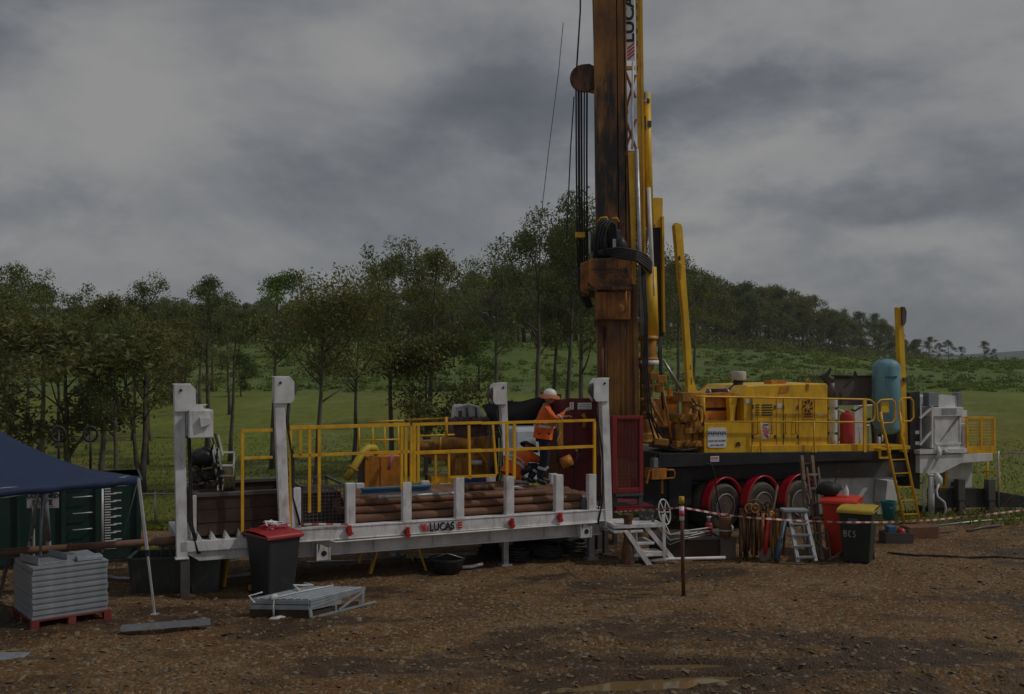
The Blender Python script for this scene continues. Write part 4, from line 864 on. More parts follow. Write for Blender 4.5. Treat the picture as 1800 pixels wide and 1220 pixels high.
# deck and running gear
deck = part('deck_beam', black, lambda m: (gpoly(m, [(1163, 797), (1557, 793), (1557, 807), (1163, 822)], 0, .12), gpoly(m, [(1163, 797), (1557, 793), (1557, 807), (1163, 822)], 2.25, .12), gpoly(m, [(1163, 798), (1555, 794), (1555, 797), (1163, 801)], .12, 2.13), gbox(m, 1158, 797, 1163, 822, .0, 2.3)), bevel=.008)
part('chassis_rail', dsteel, lambda m: [gpoly(m, [(1150, 822), (1600, 812), (1600, 838), (1150, 846)], v, .14) for v in (.65, 1.6)])
part('underdeck_parts_and_dark_fill', black, lambda m: (gpoly(m, [(1195, 818), (1440, 812), (1440, 842), (1195, 842)], .4, .2), gpoly(m, [(1168, 822), (1210, 822), (1205, 905), (1172, 905)], .5, 1.3), gbox(m, 1215, 850, 1235, 915, .75, 1.0), gbox(m, 1210, 838, 1445, 900, 1.3, .5)))  # last box: added black block that darkens the gap behind the wheels
part('deck_skirt', black, lambda m: gbox(m, 1436, 800, 1604, 836, .68, .05))
part('white_underdeck_tank', white2, lambda m: gpoly(m, [(1438, 832), (1572, 834), (1572, 880), (1552, 905), (1438, 905)], .75, 1.2), bevel=.02)
part('side_locker', white2, lambda m: gpoly(m, [(1560, 845), (1577, 845), (1577, 885), (1556, 885)], .3, .4))
# wheels and arches
rimm = M('grey_rim', (.085, .075, .065), .5, .2, dirt=(.12, .085, .055), damt=.8, thr=.46)
for px in (1270, 1337, 1402):
    c = G.p(px, 900, .12); z = .505; RW = Matrix.Translation((c.x, .30, 0)) @ Matrix.Rotation(R(15), 4, 'Z')      # steered axle: hub frame
    def wpart(name, mat, fn, parent): m = MB(); fn(m); m.v = [tuple(RW @ Vector(v)) for v in m.v]; return m.build(name, mat, parent)
    def tyre(m, y0): m.lathe((0, y0, z), [(.28, .0), (.34, -.01), (.455, -.005), (.49, .03), (.50, .06), (.50, .22), (.485, .26), (.3, .26)], 36, (0, 1, 0)); [m.lathe((0, y0, z), [(r_-.004, -.012), (r_, -.016), (r_+.004, -.012)], 36, (0, 1, 0)) for r_ in (.38, .43)]
    w1 = wpart('wheel', tyre_m, lambda m: (tyre(m, -.20), tyre(m, .10)), rig)
    rm = wpart('rim', rimm, lambda m: m.lathe((0, -.20, z), [(.265, -.014), (.285, -.026), (.27, .01), (.255, .06), (.20, .10), (.12, .10), (.11, .02), (.09, -.02), (.001, -.024)], 28, (0, 1, 0)), w1)
    wpart('rim_ring', M('pale_rim', (.32, .30, .27), .5, dirt=(.14, .10, .07), damt=.7, thr=.5) if px == 1270 else bpy.data.materials['pale_rim'], lambda m: m.lathe((0, -.205, z), [(.262, -.010), (.275, -.022), (.292, -.022), (.296, -.008)], 28, (0, 1, 0)) if 0 else m.tube([(.278*math.cos(a_), -.222, z+.278*math.sin(a_)) for a_ in [2*math.pi*i/28 for i in range(28)]], .014, 6, closed=True), rm)
    wpart('wheel_nut', steel, lambda m: [m.cyl((.155*math.cos(a_), -.14, z+.155*math.sin(a_)), (.155*math.cos(a_), -.10, z+.155*math.sin(a_)), .018, 6) for a_ in [2*math.pi*i/10 for i in range(10)]], rm)
    def arch(m):
        n = 22; vs = []; k = 9
        for i in range(n+1):
            an = R(-4+188*i/n)
            for (rr_, vv_) in ((.545, -.235), (.575, -.245), (.58, -.21), (.560, -.18), (.575, -.13), (.560, -.09), (.575, -.05), (.560, -.01), (.545, .04)): vs.append((rr_*math.cos(an)*.92, vv_, z+.03+rr_*1.07*math.sin(an)))
        m.add(vs, [(i*k+j, i*k+(j+1) % k, (i+1)*k+(j+1) % k, (i+1)*k+j) for i in range(n) for j in range(k)]+[list(range(k)), list(range(n*k, n*k+k))], 0, True)
    fo = wpart('wheel_arch', fender_m, arch, rig)
    wpart('mud_flap', rubber, lambda m: m.box((-.555, -.2, z-.30), (-.54, .35, z-.0)), fo)
# body: low tray, engine housing
part('side_tray', yellow2, lambda m: (gpoly(m, [(1238, 744), (1321, 742), (1321, 796), (1238, 797)], .12, 1.4), gpoly(m, [(1321, 783), (1550, 781), (1550, 793), (1321, 796)], .1, .25), gbox(m, 1455, 786, 1550, 793, .35, 1.7)), bevel=.006)
part('radiator_recess', orange, lambda m: (gbox(m, 1236, 698, 1310, 716, .55, .1), gbox(m, 1236, 722, 1310, 745, .55, .9), gpoly(m, [(1277, 690), (1320, 692), (1320, 697), (1236, 697), (1236, 693)], .45, 1.3)))
part('radiator_core', black, lambda m: gbox(m, 1238, 716, 1308, 722, .62, .5))
part('front_pillar', yellow2, lambda m: (gpoly(m, [(1282, 698), (1296, 698), (1290, 742), (1284, 742)], .30, .15), gpoly(m, [(1308, 697), (1321, 697), (1321, 743), (1308, 743)], .20, .3), gpoly(m, [(1232, 690), (1240, 690), (1240, 795), (1232, 795)], .3, .2)))
hs = part('engine_housing', yellow2, lambda m: (gpoly(m, [(1321, 698), (1455, 700), (1455, 784), (1321, 784)], .16, 1.9), gpoly(m, [(1297, 697), (1300, 691), (1314, 678), (1400, 675), (1452, 674), (1455, 678), (1455, 700), (1321, 698)], .22, 1.75)), bevel=.02)
for px in (1322, 1365, 1377, 1404, 1432): part('door_gap', inkk if px in (1322, 1377) else ochre, lambda m: gbox(m, px-.6, 701, px+.6, 783, .155, .004), hs)
for k in range(5): part('louvre', black, lambda m: (gbox(m, 1328, 711+k*4.4, 1335, 713+k*4.4, .154, .004), gbox(m, 1339, 711+k*4.4, 1358, 713.2+k*4.4, .154, .004)), hs)
for px in (1333, 1358, 1382, 1400): part('door_handle', ochre, lambda m: gtube(m, [(px, 728, .155), (px-1.2, 733, .12), (px-1.4, 756, .12), (px, 762, .155)], .12, .010, 6), hs)
for px, py in ((1324, 715), (1324, 768), (1378, 716), (1378, 768), (1403, 716), (1403, 768), (1363, 716), (1363, 768)): part('hinge', dsteel, lambda m: gbox(m, px-1, py-3.5, px+1, py+3.5, .14, .02), hs)
part('stripe_sign', signw, lambda m: gbox(m, 1339.5, 744, 1352.5, 772, .145, .006), hs)
part('sign_stripe', inkr, lambda m: [gpoly(m, [(1340.5+0*k, 750+k*6), (1342, 749.5+k*6), (1352, 762+k*6 if k < 2 else 771), (1350, 763+k*6 if k < 2 else 771)], .138, .004) for k in range(3)]+[gpoly(m, [(1345, 750), (1347, 750), (1352, 757), (1352, 759)], .138, .004)], hs)
part('sign_mark', inkb, lambda m: gbox(m, 1341.5, 745.5, 1350.5, 748.3, .138, .004), hs)
part('emblem_panel', M('emblem_yellow', (.66, .30, .01), .5), lambda m: gbox(m, 1411, 702, 1430, 737, .148, .006), hs)
def swirl(m):
    c = G.p(1420.5, 714, .14); r = .13
    for k in range(7):
        a0 = 2*math.pi*k/7; pts = []
        for rr_, da in ((.45, .0), (.75, .12), (1.0, .42), (1.0, .78), (.72, .55), (.48, .42)): pts.append((c.x+r*rr_*math.cos(a0+da), c.z+r*1.15*rr_*math.sin(a0+da)))
        m.prism(pts, (0, .139, 0), (1, 0, 0), (0, 0, 1), (0, .005, 0))
part('fan_emblem', inkk, swirl, hs); part('emblem_caption', inkk, lambda m: (gbox(m, 1415, 727, 1426, 729.3, .14, .004), gbox(m, 1413, 732, 1428, 733.2, .14, .004)), hs)
part('small_sticker', white2, lambda m: (gbox(m, 1366, 709, 1374, 717, .152, .004), gbox(m, 1438, 728, 1447, 731, .152, .004), gbox(m, 1311, 702, 1320, 709, .19, .006)), hs)
part('filler_cap', orange, lambda m: (gbox(m, 1356, 669, 1382, 675, .6, .3), gpoly(m, [(1372, 679), (1388, 679), (1385, 690), (1370, 692)], .205, .02)), hs)
part('lifting_lug', ochre, lambda m: (gtube(m, [(1417, 675), (1417, 669), (1420, 666), (1423, 669), (1423, 675)], .5, .018, 6), gbox(m, 1418, 675, 1422, 686, .2, .03)), hs)
sg = part('safety_sign', signw, lambda m: gpoly(m, [(1244, 755), (1247, 752), (1274, 752), (1277, 755), (1277, 784), (1274, 787), (1247, 787), (1244, 784)], .105, .012))
part('sign_symbol', inkb, lambda m: [m.cyl(G.p(1248.5+k*8, 762.5, .098), G.p(1248.5+k*8, 762.5, .098)+Vector((0, .006, 0)), .046, 16) for k in range(4)], sg)
part('symbol_figure', signw, lambda m: [(m.cyl(G.p(1248.5+k*8, 760.5, .094), G.p(1248.5+k*8, 760.5, .094)+Vector((0, .003, 0)), .016, 10), gpoly(m, [(1246.6+k*8, 766), (1247.4+k*8, 763), (1249.8+k*8, 763), (1250.6+k*8, 766)], .094, .003)) for k in range(4)], sg)
for s_, y_, z_ in (('MUST BE WORN', 776.5, .057), ('ON THIS SITE', 784, .057)):
    c = G.p(1260.5, y_, .1); text_mesh(s_, z_, 'sign_text', inkb, sg, (c.x, .100, c.z), (1, 0, 0), (0, 0, 1), .002, align='CENTER')
part('vent_dome', brownbox, lambda m: gpoly(m, [(1294, 784), (1294, 780), (1296, 777), (1300, 777), (1302, 780), (1302, 784)], .10, .03))
part('deck_sticker', signw, lambda m: gbox(m, 1249, 802, 1264, 811.5, -.008, .006)); part('sticker_print', inkr, lambda m: (gbox(m, 1250.5, 804, 1262.5, 806, -.012, .003), gbox(m, 1250.5, 808, 1262.5, 809, -.012, .003)))
# air intake
part('air_cleaner', M('cream_plastic', (.52, .50, .45), .5), lambda m: m.lathe(G.p(1298.5, 668, .8), [(.155, 0), (.165, .02), (.165, .17), (.15, .195), (.001, .2)], 24))
part('intake_elbow', rubber, lambda m: (gtube(m, [(1298, 669, .8), (1297, 680, .8), (1288, 689, .8), (1278, 691, .8), (1244, 690, .8)], .8, [.11, .12, .12, .10, .085], 14)))
part('intake_clamp', steel, lambda m: [gtube(m, [(x, 690.5, .8), (x+2.5, 690.5, .8)], .8, .10, 14) for x in (1244, 1276)])
# rear equipment
part('exhaust_stack', dsteel, lambda m: (gtube(m, [(1461, 695), (1461, 673)], .7, .085, 14)))
part('exhaust_flap', black, lambda m: (gpoly(m, [(1442, 661), (1452, 656), (1457, 662), (1466, 668), (1467, 674), (1455, 674), (1450, 666)], .66, .12), gpoly(m, [(1450, 661), (1461, 646), (1462, 651), (1455, 664)], .68, .05)))
part('filter_column', white, lambda m: [m.lathe(G.p(1464, y, .55), [(.07, 0), (.105, .01), (.105, h_), (.07, h_+.01)], 16) for y, h_ in ((783, .24), (760, .22), (738, .22), (716, .20))])
part('filter_frame', dsteel, lambda m: (gbox(m, 1456, 690, 1458, 783, .7, .05), gbox(m, 1470, 690, 1474, 783, .85, .05)))
part('red_pressure_tank', red, lambda m: m.lathe(G.p(1488, 783, .5), [(.12, 0), (.15, .02), (.15, .66), (.13, .72), (.06, .76), (.05, .80), (.001, .8)], 24))
part('rear_panel', white2, lambda m: (gbox(m, 1502, 716, 1519, 782, .7, .04), gbox(m, 1507, 750, 1528, 783, 1.0, .3)))
part('white_pipework', white, lambda m: (gtube(m, [(1502, 782), (1502, 714), (1533, 712)], .45, .018, 6), gtube(m, [(1511, 782), (1511, 749), (1530, 747)], .4, .02, 6), gtube(m, [(1473, 720), (1488, 726)], .5, .03, 6)))
part('hose_loop', rubber, lambda m: (gtube(m, [(1496, 720), (1503, 722), (1510, 718), (1516, 714), (1521, 726), (1526, 750)], .42, .022, 6), gtube(m, [(1528, 735), (1534, 750), (1536, 783)], .4, .04, 8)))
part('hose_reel_cover', brownpanel, lambda m: gpoly(m, [(1480, 690), (1496, 668), (1499, 663), (1533, 663), (1533, 705), (1480, 704)], 1.0, .7), bevel=.01)
part('reel_edge', black, lambda m: (gpoly(m, [(1482, 682), (1497, 664), (1499, 668), (1486, 682)], .96, .04), gbox(m, 1496, 660, 1534, 663, .97, .75), gpoly(m, [(1501, 662), (1504, 652), (1508, 661)], 1.0, .05)))
part('reel_bracket', dsteel, lambda m: gbox(m, 1480, 704, 1534, 712, .95, .7))
part('orange_step', yellow2, lambda m: (gbox(m, 1546, 788, 1566, 791, -.05, .3), gbox(m, 1546, 803, 1566, 806, -.05, .3), gbox(m, 1546, 791, 1549, 803, -.05, .3), gbox(m, 1563, 791, 1566, 803, -.05, .3), gbox(m, 1566, 784, 1600, 790, .1, 1.6)))
bt = part('blue_tank', bluetank, lambda m: m.lathe(G.p(1558.5, 764, .8), [(.05, 0), (.16, .015), (.25, .06), (.305, .13), (.32, .20), (.32, 1.58), (.305, 1.67), (.24, 1.745), (.14, 1.79), (.001, 1.80)], 36))
part('tank_marking', M('tank_marking_ink', (.01, .07, .11), .6), lambda m: [gpoly(m, [(x, y), (x+4.2, y-.6), (x+4.6, y+2.6), (x+.6, y+3.0)], .455+.004*abs(x-1562)*.1, .012) for x, y in ((1556, 662), (1561.5, 661.5), (1567, 662), (1572.5, 661.5))], bt)
part('tank_fitting', steel, lambda m: (m.cyl(G.p(1549, 634, .8), G.p(1549, 626, .8), .02, 8), m.cyl(G.p(1561, 632, .8), G.p(1561, 623, .8), .03, 8), m.cyl(G.p(1549, 655, .5), G.p(1549, 655, .46), .02, 8)), bt)
part('tank_leg', dsteel, lambda m: [gbar(m, (x, 755), (x+dx, 790), .8+dv, .05) for x, dx, dv in ((1541, -2, -.15), (1577, 2, -.15), (1559, 0, .22))], bt)
part('tank_pipe', white2, lambda m: (gtube(m, [(1545, 768), (1545, 782), (1552, 784)], .5, .035, 8), gtube(m, [(1551, 764), (1551, 776)], .6, .02, 8)), bt)
# guardrail of round tube
def grail(m):
    gtube(m, [(1222, 697), (1240, 697), (1520, 702), (1530, 703), (1537, 709), (1538, 717), (1538, 731), (1535, 739), (1527, 742), (1240, 741)], .0, .020, 8)
    gtube(m, [(1237, 698), (1237, 741)], .0, .018, 8); gtube(m, [(1337, 742), (1337, 795)], .0, .020, 8); gtube(m, [(1431, 742), (1431, 795)], .0, .020, 8)
    gbox(m, 1519, 700, 1523.5, 795, -.02, .05); gpoly(m, [(1333, 795), (1336, 783), (1340, 783), (1342, 795)], -.01, .03); gpoly(m, [(1427, 795), (1430, 783), (1434, 783), (1436, 795)], -.01, .03)
part('guardrail', M('rail_yellow', (.78, .46, .03), .45, dirt=(.4, .2, .03), damt=.5, thr=.55), grail)
# access ladder
def ladd(m):
    for (x0, x1, xt) in ((1556, 1589, 1548), (1585, 1617, 1581)):
        gtube(m, [(xt, 724, -.0), (xt+4, 752, -.05), (1556 if xt < 1570 else 1585, 765, -.08), (x1, 918, -.55)], 0, .032, 8)
    for k in range(6):
        t_ = (k+.6)/6.1; y = 770+t_*146; xa = 1557+t_*32; vv_ = -.08-.47*t_; gbar(m, (xa, y), (xa+27.5, y-1), vv_, .03, .02)
    gbar(m, (1588, 917), (1618, 915), -.55, .04)
lad = part('access_ladder', yellow, ladd)
for pts in ([(1548, 703), (1568, 702), (1573, 707), (1574, 735), (1569, 743), (1550, 744), (1543, 738), (1541, 710)], [(1586, 700), (1600, 699), (1605, 705), (1606, 733), (1601, 740), (1588, 741), (1581, 734), (1580, 706)]):
    part('handrail_loop', yellow, lambda m: m.tube([G.p(x, y, -.02) for x, y in pts], .020, 8, closed=True), lad)
part('yellow_plate', M('plate_yellow', (.75, .5, .01), .5), lambda m: gbox(m, 1549, 706, 1563, 725, .02, .01), lad)
part('stabiliser_mast', yellow2, lambda m: (gpoly(m, [(1579, 540), (1588, 540), (1597, 795), (1587, 795)], .55, .14)), bevel=.006)
part('mast_roller', dsteel, lambda m: (gpoly(m, [(1586, 539), (1591, 540), (1594, 548), (1593, 565), (1590, 572), (1587, 571)], .5, .06), gbox(m, 1589, 664, 1597, 671, .5, .1)))
part('black_service_panel', black, lambda m: (gpoly(m, [(1600, 690), (1617, 688), (1617, 860), (1600, 855)], .5, 1.2), gbox(m, 1594, 694, 1600, 792, .8, .9)))
part('panel_sticker', signw, lambda m: (gbox(m, 1609, 757, 1616, 763, .49, .006), gbox(m, 1609, 776, 1616, 782, .49, .006)))
# gooseneck unit at the right end
wt = part('white_mud_tank', white2, lambda m: (gpoly(m, [(1641, 730), (1690, 730), (1691, 716), (1694, 716), (1690, 734), (1689, 773), (1688, 791), (1643, 789), (1641, 730)], .4, 1.1), gbox(m, 1640, 716, 1692, 732, .36, 1.2), gbox(m, 1652, 696, 1684, 717, .5, .9), gbox(m, 1617, 696, 1640, 720, .9, .8)), bevel=.012)
part('rear_box', white, lambda m: (gbox(m, 1618, 722, 1700, 798, 1.55, .7), gbox(m, 1692, 745, 1700, 785, .5, .6), gbox(m, 1645, 778, 1690, 782, .38, .03), *[gbox(m, x, 733, x+1.2, 777, .385, .02) for x in (1643, 1687)]), wt)
part('walkway_floor', white2, lambda m: gbox(m, 1617, 790, 1700, 797, .3, 1.6), wt)
part('tank_label', M('faded_label', (.34, .33, .33), .6), lambda m: gbox(m, 1656, 718, 1682, 728, .352, .006), wt)
part('tank_lid', white2, lambda m: (gpoly(m, [(1650, 697), (1654, 693), (1682, 696), (1688, 700), (1688, 716), (1650, 716)], .48, .02)), wt)
part('clamp_post', greyplastic, lambda m: (gbox(m, 1633, 690, 1650, 714, .45, .2), gbox(m, 1684, 690, 1691, 714, .45, .2)), wt)
part('white_truss', white2, lambda m: (gbar(m, (1617, 735), (1640, 715), .35, .045), gbar(m, (1617, 782), (1640, 755), .35, .045), gbar(m, (1638, 714), (1638, 788), .35, .05), gbar(m, (1618, 716), (1618, 782), .5, .04)), wt)
part('gooseneck_beam', white2, lambda m: (gpoly(m, [(1617, 800), (1745, 797), (1745, 810), (1690, 814), (1655, 832), (1617, 832)], .35, .16), gpoly(m, [(1617, 800), (1745, 797), (1745, 810), (1690, 814), (1655, 832), (1617, 832)], 1.5, .16), gbox(m, 1617, 799, 1700, 802, .5, 1.0)), bevel=.006)
part('coupling_pipework', white, lambda m: (gtube(m, [(1648, 785, .3), (1652, 797, .25), (1645, 808, .25)], 0, .05, 8), gtube(m, [(1660, 790, .3), (1666, 797, .2)], 0, .035, 8), gtube(m, [(1637, 838), (1637, 908)], .35, .07, 12), gtube(m, [(1624, 838), (1624, 905)], .5, .03, 8), gtube(m, [(1630, 835), (1645, 836), (1650, 850)], .35, .04, 8)))
part('pump_head', white2, lambda m: (gtube(m, [(1645, 832, .3), (1650, 842, .25), (1651, 850, .25), (1645, 853, .3)], 0, [.06, .09, .08, .05], 12)))
part('white_hose', white2, lambda m: gtube(m, [(1650, 851, .2), (1646, 862, .2), (1648, 873, .15), (1660, 883, .1), (1663, 895, .1), (1659, 907, .1)], 0, .026, 8))
cb_ = part('electrical_cabinet', M('cream_cabinet', (.62, .60, .54), .5, dirt=(.4, .35, .28), damt=.4, thr=.55), lambda m: gbox(m, 1665, 815, 1709, 862, .7, .6), bevel=.01)
part('cabinet_vent', dsteel, lambda m: gbox(m, 1672, 847, 1682, 855, .69, .008), cb_); part('yellow_frame', yellow, lambda m: (gbox(m, 1661, 822, 1665, 862, .66, .05), gbox(m, 1646, 854, 1664, 858, .66, .04)), cb_)
def basket(m):
    for a, b in (((1699, 734), (1747, 734)), ((1699, 795), (1748, 796)), ((1699, 734), (1700, 796)), ((1747, 734), (1748, 796)), ((1724, 734), (1724, 790))): gbar(m, a, b, .4, .05)
    for a, b in (((1699, 734), (1747, 734)), ((1747, 734), (1748, 796))): gbar(m, a, b, .95, .05)
    gbar(m, (1699, 734), (1690, 734), .4, .04, v2=.95); gbar(m, (1747, 734), (1741, 734), .4, .04, v2=.95)
    gbox(m, 1700, 784, 1748, 796, .38, .03); gbox(m, 1699, 794, 1748, 796, .42, .5)
bsk = part('walkway_basket', yellow, basket)
part('basket_mesh', yellow, lambda m: ([gbar(m, (1700, y), (1747, y), .41, .014) for y in range(739, 784, 5)]+[gbar(m, (x, 735), (x, 784), .41, .006) for x in range(1703, 1746, 4)]), bsk)
part('lower_step_rail', yellow, lambda m: (gtube(m, [(1722, 812), (1722, 797), (1754, 796), (1757, 800), (1757, 828), (1723, 829)], .7, .02, 6), gtube(m, [(1706, 812), (1706, 850), (1715, 868)], .9, .02, 6), gtube(m, [(1735, 800), (1735, 868)], .9, .03, 6), gtube(m, [(1708, 862), (1758, 862), (1757, 828)], .9, .018, 6)))
part('drawbar', black, lambda m: (gpoly(m, [(1640, 860), (1720, 858), (1800, 872), (1900, 876), (1900, 892), (1720, 892), (1640, 893)], .55, .2), gpoly(m, [(1640, 860), (1720, 858), (1800, 872), (1900, 876), (1900, 892), (1720, 892), (1640, 893)], 1.25, .2), gpoly(m, [(1640, 893), (1668, 893), (1660, 915), (1640, 918)], .6, .6)), bevel=.008)
part('drawbar_bracket', dsteel, lambda m: [gbox(m, x, 893, x+2.5, 893+h_, .5, .05) for x, h_ in ((1662, 22), (1675, 14), (1727, 12), (1743, 14), (1770, 20), (1778, 12))])
for px in (1691, 1744):
    j = part('landing_jack', dsteel, lambda m: (gbox(m, px-6, 843, px+6, 880, .42, .16), gbox(m, px-4.5, 880, px+4.5, 918, .44, .12)), bevel=.008)
    part('foot_pad', brownbox, lambda m: m.lathe((G.p(px, 915, .5).x, .5, -.04), [(.26, 0), (.26, .03), (.20, .06), (.08, .14), (.07, .2)], 16), j)
# jack cluster and slewing post left of the body
def ochre_stack(m):
    for x, y0, y1, r in ((1207, 700, 792, .11), (1222, 712, 790, .09), (1196, 745, 790, .12), (1229, 700, 735, .07)): gtube(m, [(x, y0), (x, y1)], .35, r, 14)
    for x0, y0, x1, y1 in ((1192, 728, 1232, 742), (1200, 690, 1228, 706), (1190, 775, 1236, 786), (1205, 752, 1238, 762), (1214, 742, 1236, 752)): gbox(m, x0, y0, x1, y1, .15, .45)
    for x, y in ((1222, 735), (1232, 756), (1208, 780), (1226, 781), (1199, 735)): m.cyl(G.p(x, y, .02), G.p(x, y, .3), .06, 12); m.cyl(G.p(x-3, y+4, .0), G.p(x+3, y-6, .0), .03, 8)
part('jack_cluster', ochre, ochre_stack, bevel=.008)
part('cluster_hose', rubber, lambda m: (gtube(m, [(1216, 700), (1224, 712), (1236, 716), (1239, 735), (1232, 758), (1236, 770)], .05, .018, 6), gtube(m, [(1215, 716), (1228, 722), (1231, 740)], .04, .018, 6), gtube(m, [(1168, 770), (1180, 786), (1200, 792), (1225, 788)], .0, .02, 6)))
part('slew_ring', rust2, lambda m: (m.lathe(G.p(1188, 778, .7), [(.42, 0), (.42, .12), (.36, .14), (.36, .34), (.30, .36)], 24), gbox(m, 1170, 752, 1195, 790, .5, .8)))
part('yellow_turret', orange, lambda m: (gpoly(m, [(1168, 702), (1190, 702), (1190, 790), (1164, 790)], .9, .5), gbox(m, 1176, 682, 1182, 702, .9, .1), gbox(m, 1170, 696, 1198, 702, .85, .3)), bevel=.01)
part('strut', steel, lambda m: (gtube(m, [(1165, 632), (1197, 684)], .75, .035, 8)))
part('thin_rod', ochre, lambda m: (gtube(m, [(1164, 676), (1180, 770)], .2, .025, 8), gtube(m, [(1143, 695, .1), (1160, 730, .2)], 0, .03, 8)))
# slanting boom
bo = part('slant_boom', yellow2, lambda m: (gpoly(m, [(1186, 396), (1190, 391), (1197, 393), (1200, 400), (1207, 500), (1217, 640), (1219, 668), (1226, 690), (1226, 712), (1208, 712), (1209, 680), (1202, 560), (1190, 440)], .30, .14)), bevel=.008)
def vtext(m, x, y0, y1, v, k):
    rq = random.Random(3); y = y0
    while y < y1: h_ = rq.uniform(2.2, 4); gbox(m, x+rq.uniform(0, .6), y, x+k-rq.uniform(0, .8), y+h_, v, .003); y += h_+1.3
part('boom_lettering', inkk, lambda m: (vtext(m, 1192.5, 462, 491, .294, 2.6), gpoly(m, [(1192, 452), (1194, 449), (1196.5, 452), (1196.5, 456), (1194, 459), (1192, 456)], .294, .003), vtext(m, 1196, 464, 492, .294, 1.8), vtext(m, 1213, 642, 650, .294, 1.8), vtext(m, 1214.5, 665, 676, .294, 2)), bo)
# tall cable guard beside the mast
part('cable_guard', yellow2, lambda m: (gpoly(m, [(1148, 349), (1152, 347), (1165, 348), (1165, 400), (1148, 400)], .55, .10), gpoly(m, [(1163.5, 380), (1167.5, 380), (1170, 584), (1166, 584)], .50, .25)), bevel=.004)
part('hose_chain', rubber, lambda m: (gpoly(m, [(1146, 402), (1149, 397), (1163, 397), (1166, 402), (1169, 580), (1166, 590), (1158, 597), (1155, 590), (1150, 520)], .58, .18), *[gtube(m, [(1132+k*2, 520, .35), (1130+k*2, 440, .35), (1134+k*2, 408, .38), (1142+k, 398, .5), (1152, 396, .6)], 0, .035, 6) for k in range(3)]), bevel=.01)
part('chain_tail', rubber, lambda m: [gtube(m, [(1160+k*2, 592, .5), (1158+k*2, 620, .4), (1161+k, 660, .35), (1163, 690, .4), (1166, 720, .4)], 0, .022, 6) for k in range(3)])

# ------------------------------------------------------------------ the mast itself
Q = Fr(*G.w(G.p(1080, 780, .25).x, .25, 0)[:2], -4.)     # mast frame, u=0 at its centre line
def qbox(m, px0, py0, px1, py1, v, dv, mi=0):
    a = Q.p(px0, py0, v); b = Q.p(px1, py1, v); c = Q.p((px0+px1)/2, py0, v); d = Q.p((px0+px1)/2, py1, v); return m.box((a.x, v, d.z), (b.x, v+dv, c.z), mi)
def qpoly(m, pts, v, dv, mi=0):
    q = [Q.p(x, y, v) for x, y in pts]; return m.prism([(p.x, p.z) for p in q], (0, v, 0), (1, 0, 0), (0, 0, 1), (0, dv, 0), mi)
def qtube(m, pts, v, r, n=8): return m.tube([Q.p(p[0], p[1], v if len(p) < 3 else p[2]) for p in pts], r, n)
mroot = rig
Mi = Matrix.Rotation(-G.yaw, 4, 'Z') @ Matrix.Translation((-G.x, -G.y, 0)) @ Matrix.Translation((Q.x, Q.y, 0)) @ Matrix.Rotation(Q.yaw, 4, 'Z')
def mpart(name, mat, fn, parent=None, bevel=0):
    m = MB(); fn(m)
    m.v = [tuple(Mi @ Vector(v)) for v in m.v]
    return m.build(name, mat, parent or rig, bevel)
TOP = -420
def lx(y, at0, at1): return at0+(at1-at0)*(y/730)      # slight lean of the mast
mast = mpart('mast', mastm, lambda m: (qpoly(m, [(lx(TOP, 1043, 1051), TOP), (lx(TOP, 1083, 1090), TOP), (1090, 735), (1051, 735)], .0, .72), qpoly(m, [(lx(TOP, 1084.5, 1091.5), TOP), (lx(TOP, 1096, 1103), TOP), (1103, 735), (1091.5, 735)], .012, .7), qpoly(m, [(lx(TOP, 1097.5, 1104.5), TOP), (lx(TOP, 1100, 1107), TOP), (1108, 735), (1104.5, 735)], -.02, .74)), bevel=.006)
mpart('mast_foot', mastm, lambda m: (qpoly(m, [(1050, 560), (1110, 560), (1112, 800), (1050, 800)], .02, .60), *[qpoly(m, [(x, 600), (x+3, 600), (x+3.5, 795), (x+.5, 795)], -.03, .03) for x in (1058, 1068, 1080, 1094, 1102)]))
mpart('guide_channel', mastm, lambda m: (qpoly(m, [(1102, 265), (1118, 265), (1124, 800), (1108, 800)], .05, .5), qpoly(m, [(1112, 500), (1120, 500), (1126, 790), (1118, 790)], -.06, .1)))
# ladder like yellow side frame
def sideframe(m):
    qpoly(m, [(lx(TOP, 1117, 1128), TOP), (lx(TOP, 1123, 1134), TOP), (1133, 600), (1127, 600)], .1, .14)
    qpoly(m, [(lx(TOP, 1124.5, 1136), TOP), (lx(TOP, 1129.5, 1140), TOP), (1138, 600), (1134, 600)], .04, .2)
    for y in (120, 270): qbox(m, 1098, y-4, 1117, y+2, .04, .08)
    qpoly(m, [(1104, 268), (1116, 268), (1120, 500), (1112, 500)], .0, .10)
sf = mpart('side_frame', yellow, sideframe)
mpart('lattice_brace', orange, lambda m: [m.bar(Q.p(a, y0, .12), Q.p(b, y1, .12), .06, .05) for a, b, y0, y1 in ((1099, 1117, 126, 172), (1117, 1101, 132, 190), (1101, 1118, 215, 262), (1118, 1102, 210, 255), (1100, 1102, 172, 200))], sf)
mpart('lattice_backing', rust2, lambda m: qpoly(m, [(1098, 195), (1103, 195), (1104, 265), (1099, 265)], .14, .1), sf)
mpart('rack_teeth', inkk, lambda m: [qbox(m, 1114.4+y*.0085, y, 1116.2+y*.0085, y+5, -.012, .01) for y in range(276, 500, 9)]+[qbox(m, 1119, y, 1120.5, y+9, .093, .006) for y in range(-60, 120, 22)], sf)
mpart('white_cable', white2, lambda m: (qtube(m, [(1113, 108), (1112, 150), (1111, 200), (1113, 240), (1111, 262)], .02, .028, 6)), sf)
bd = mpart('name_board', signw, lambda m: (qpoly(m, [(1099.5, -40), (1114, -40), (1116, 106), (1102, 106)], .06, .02)), sf)
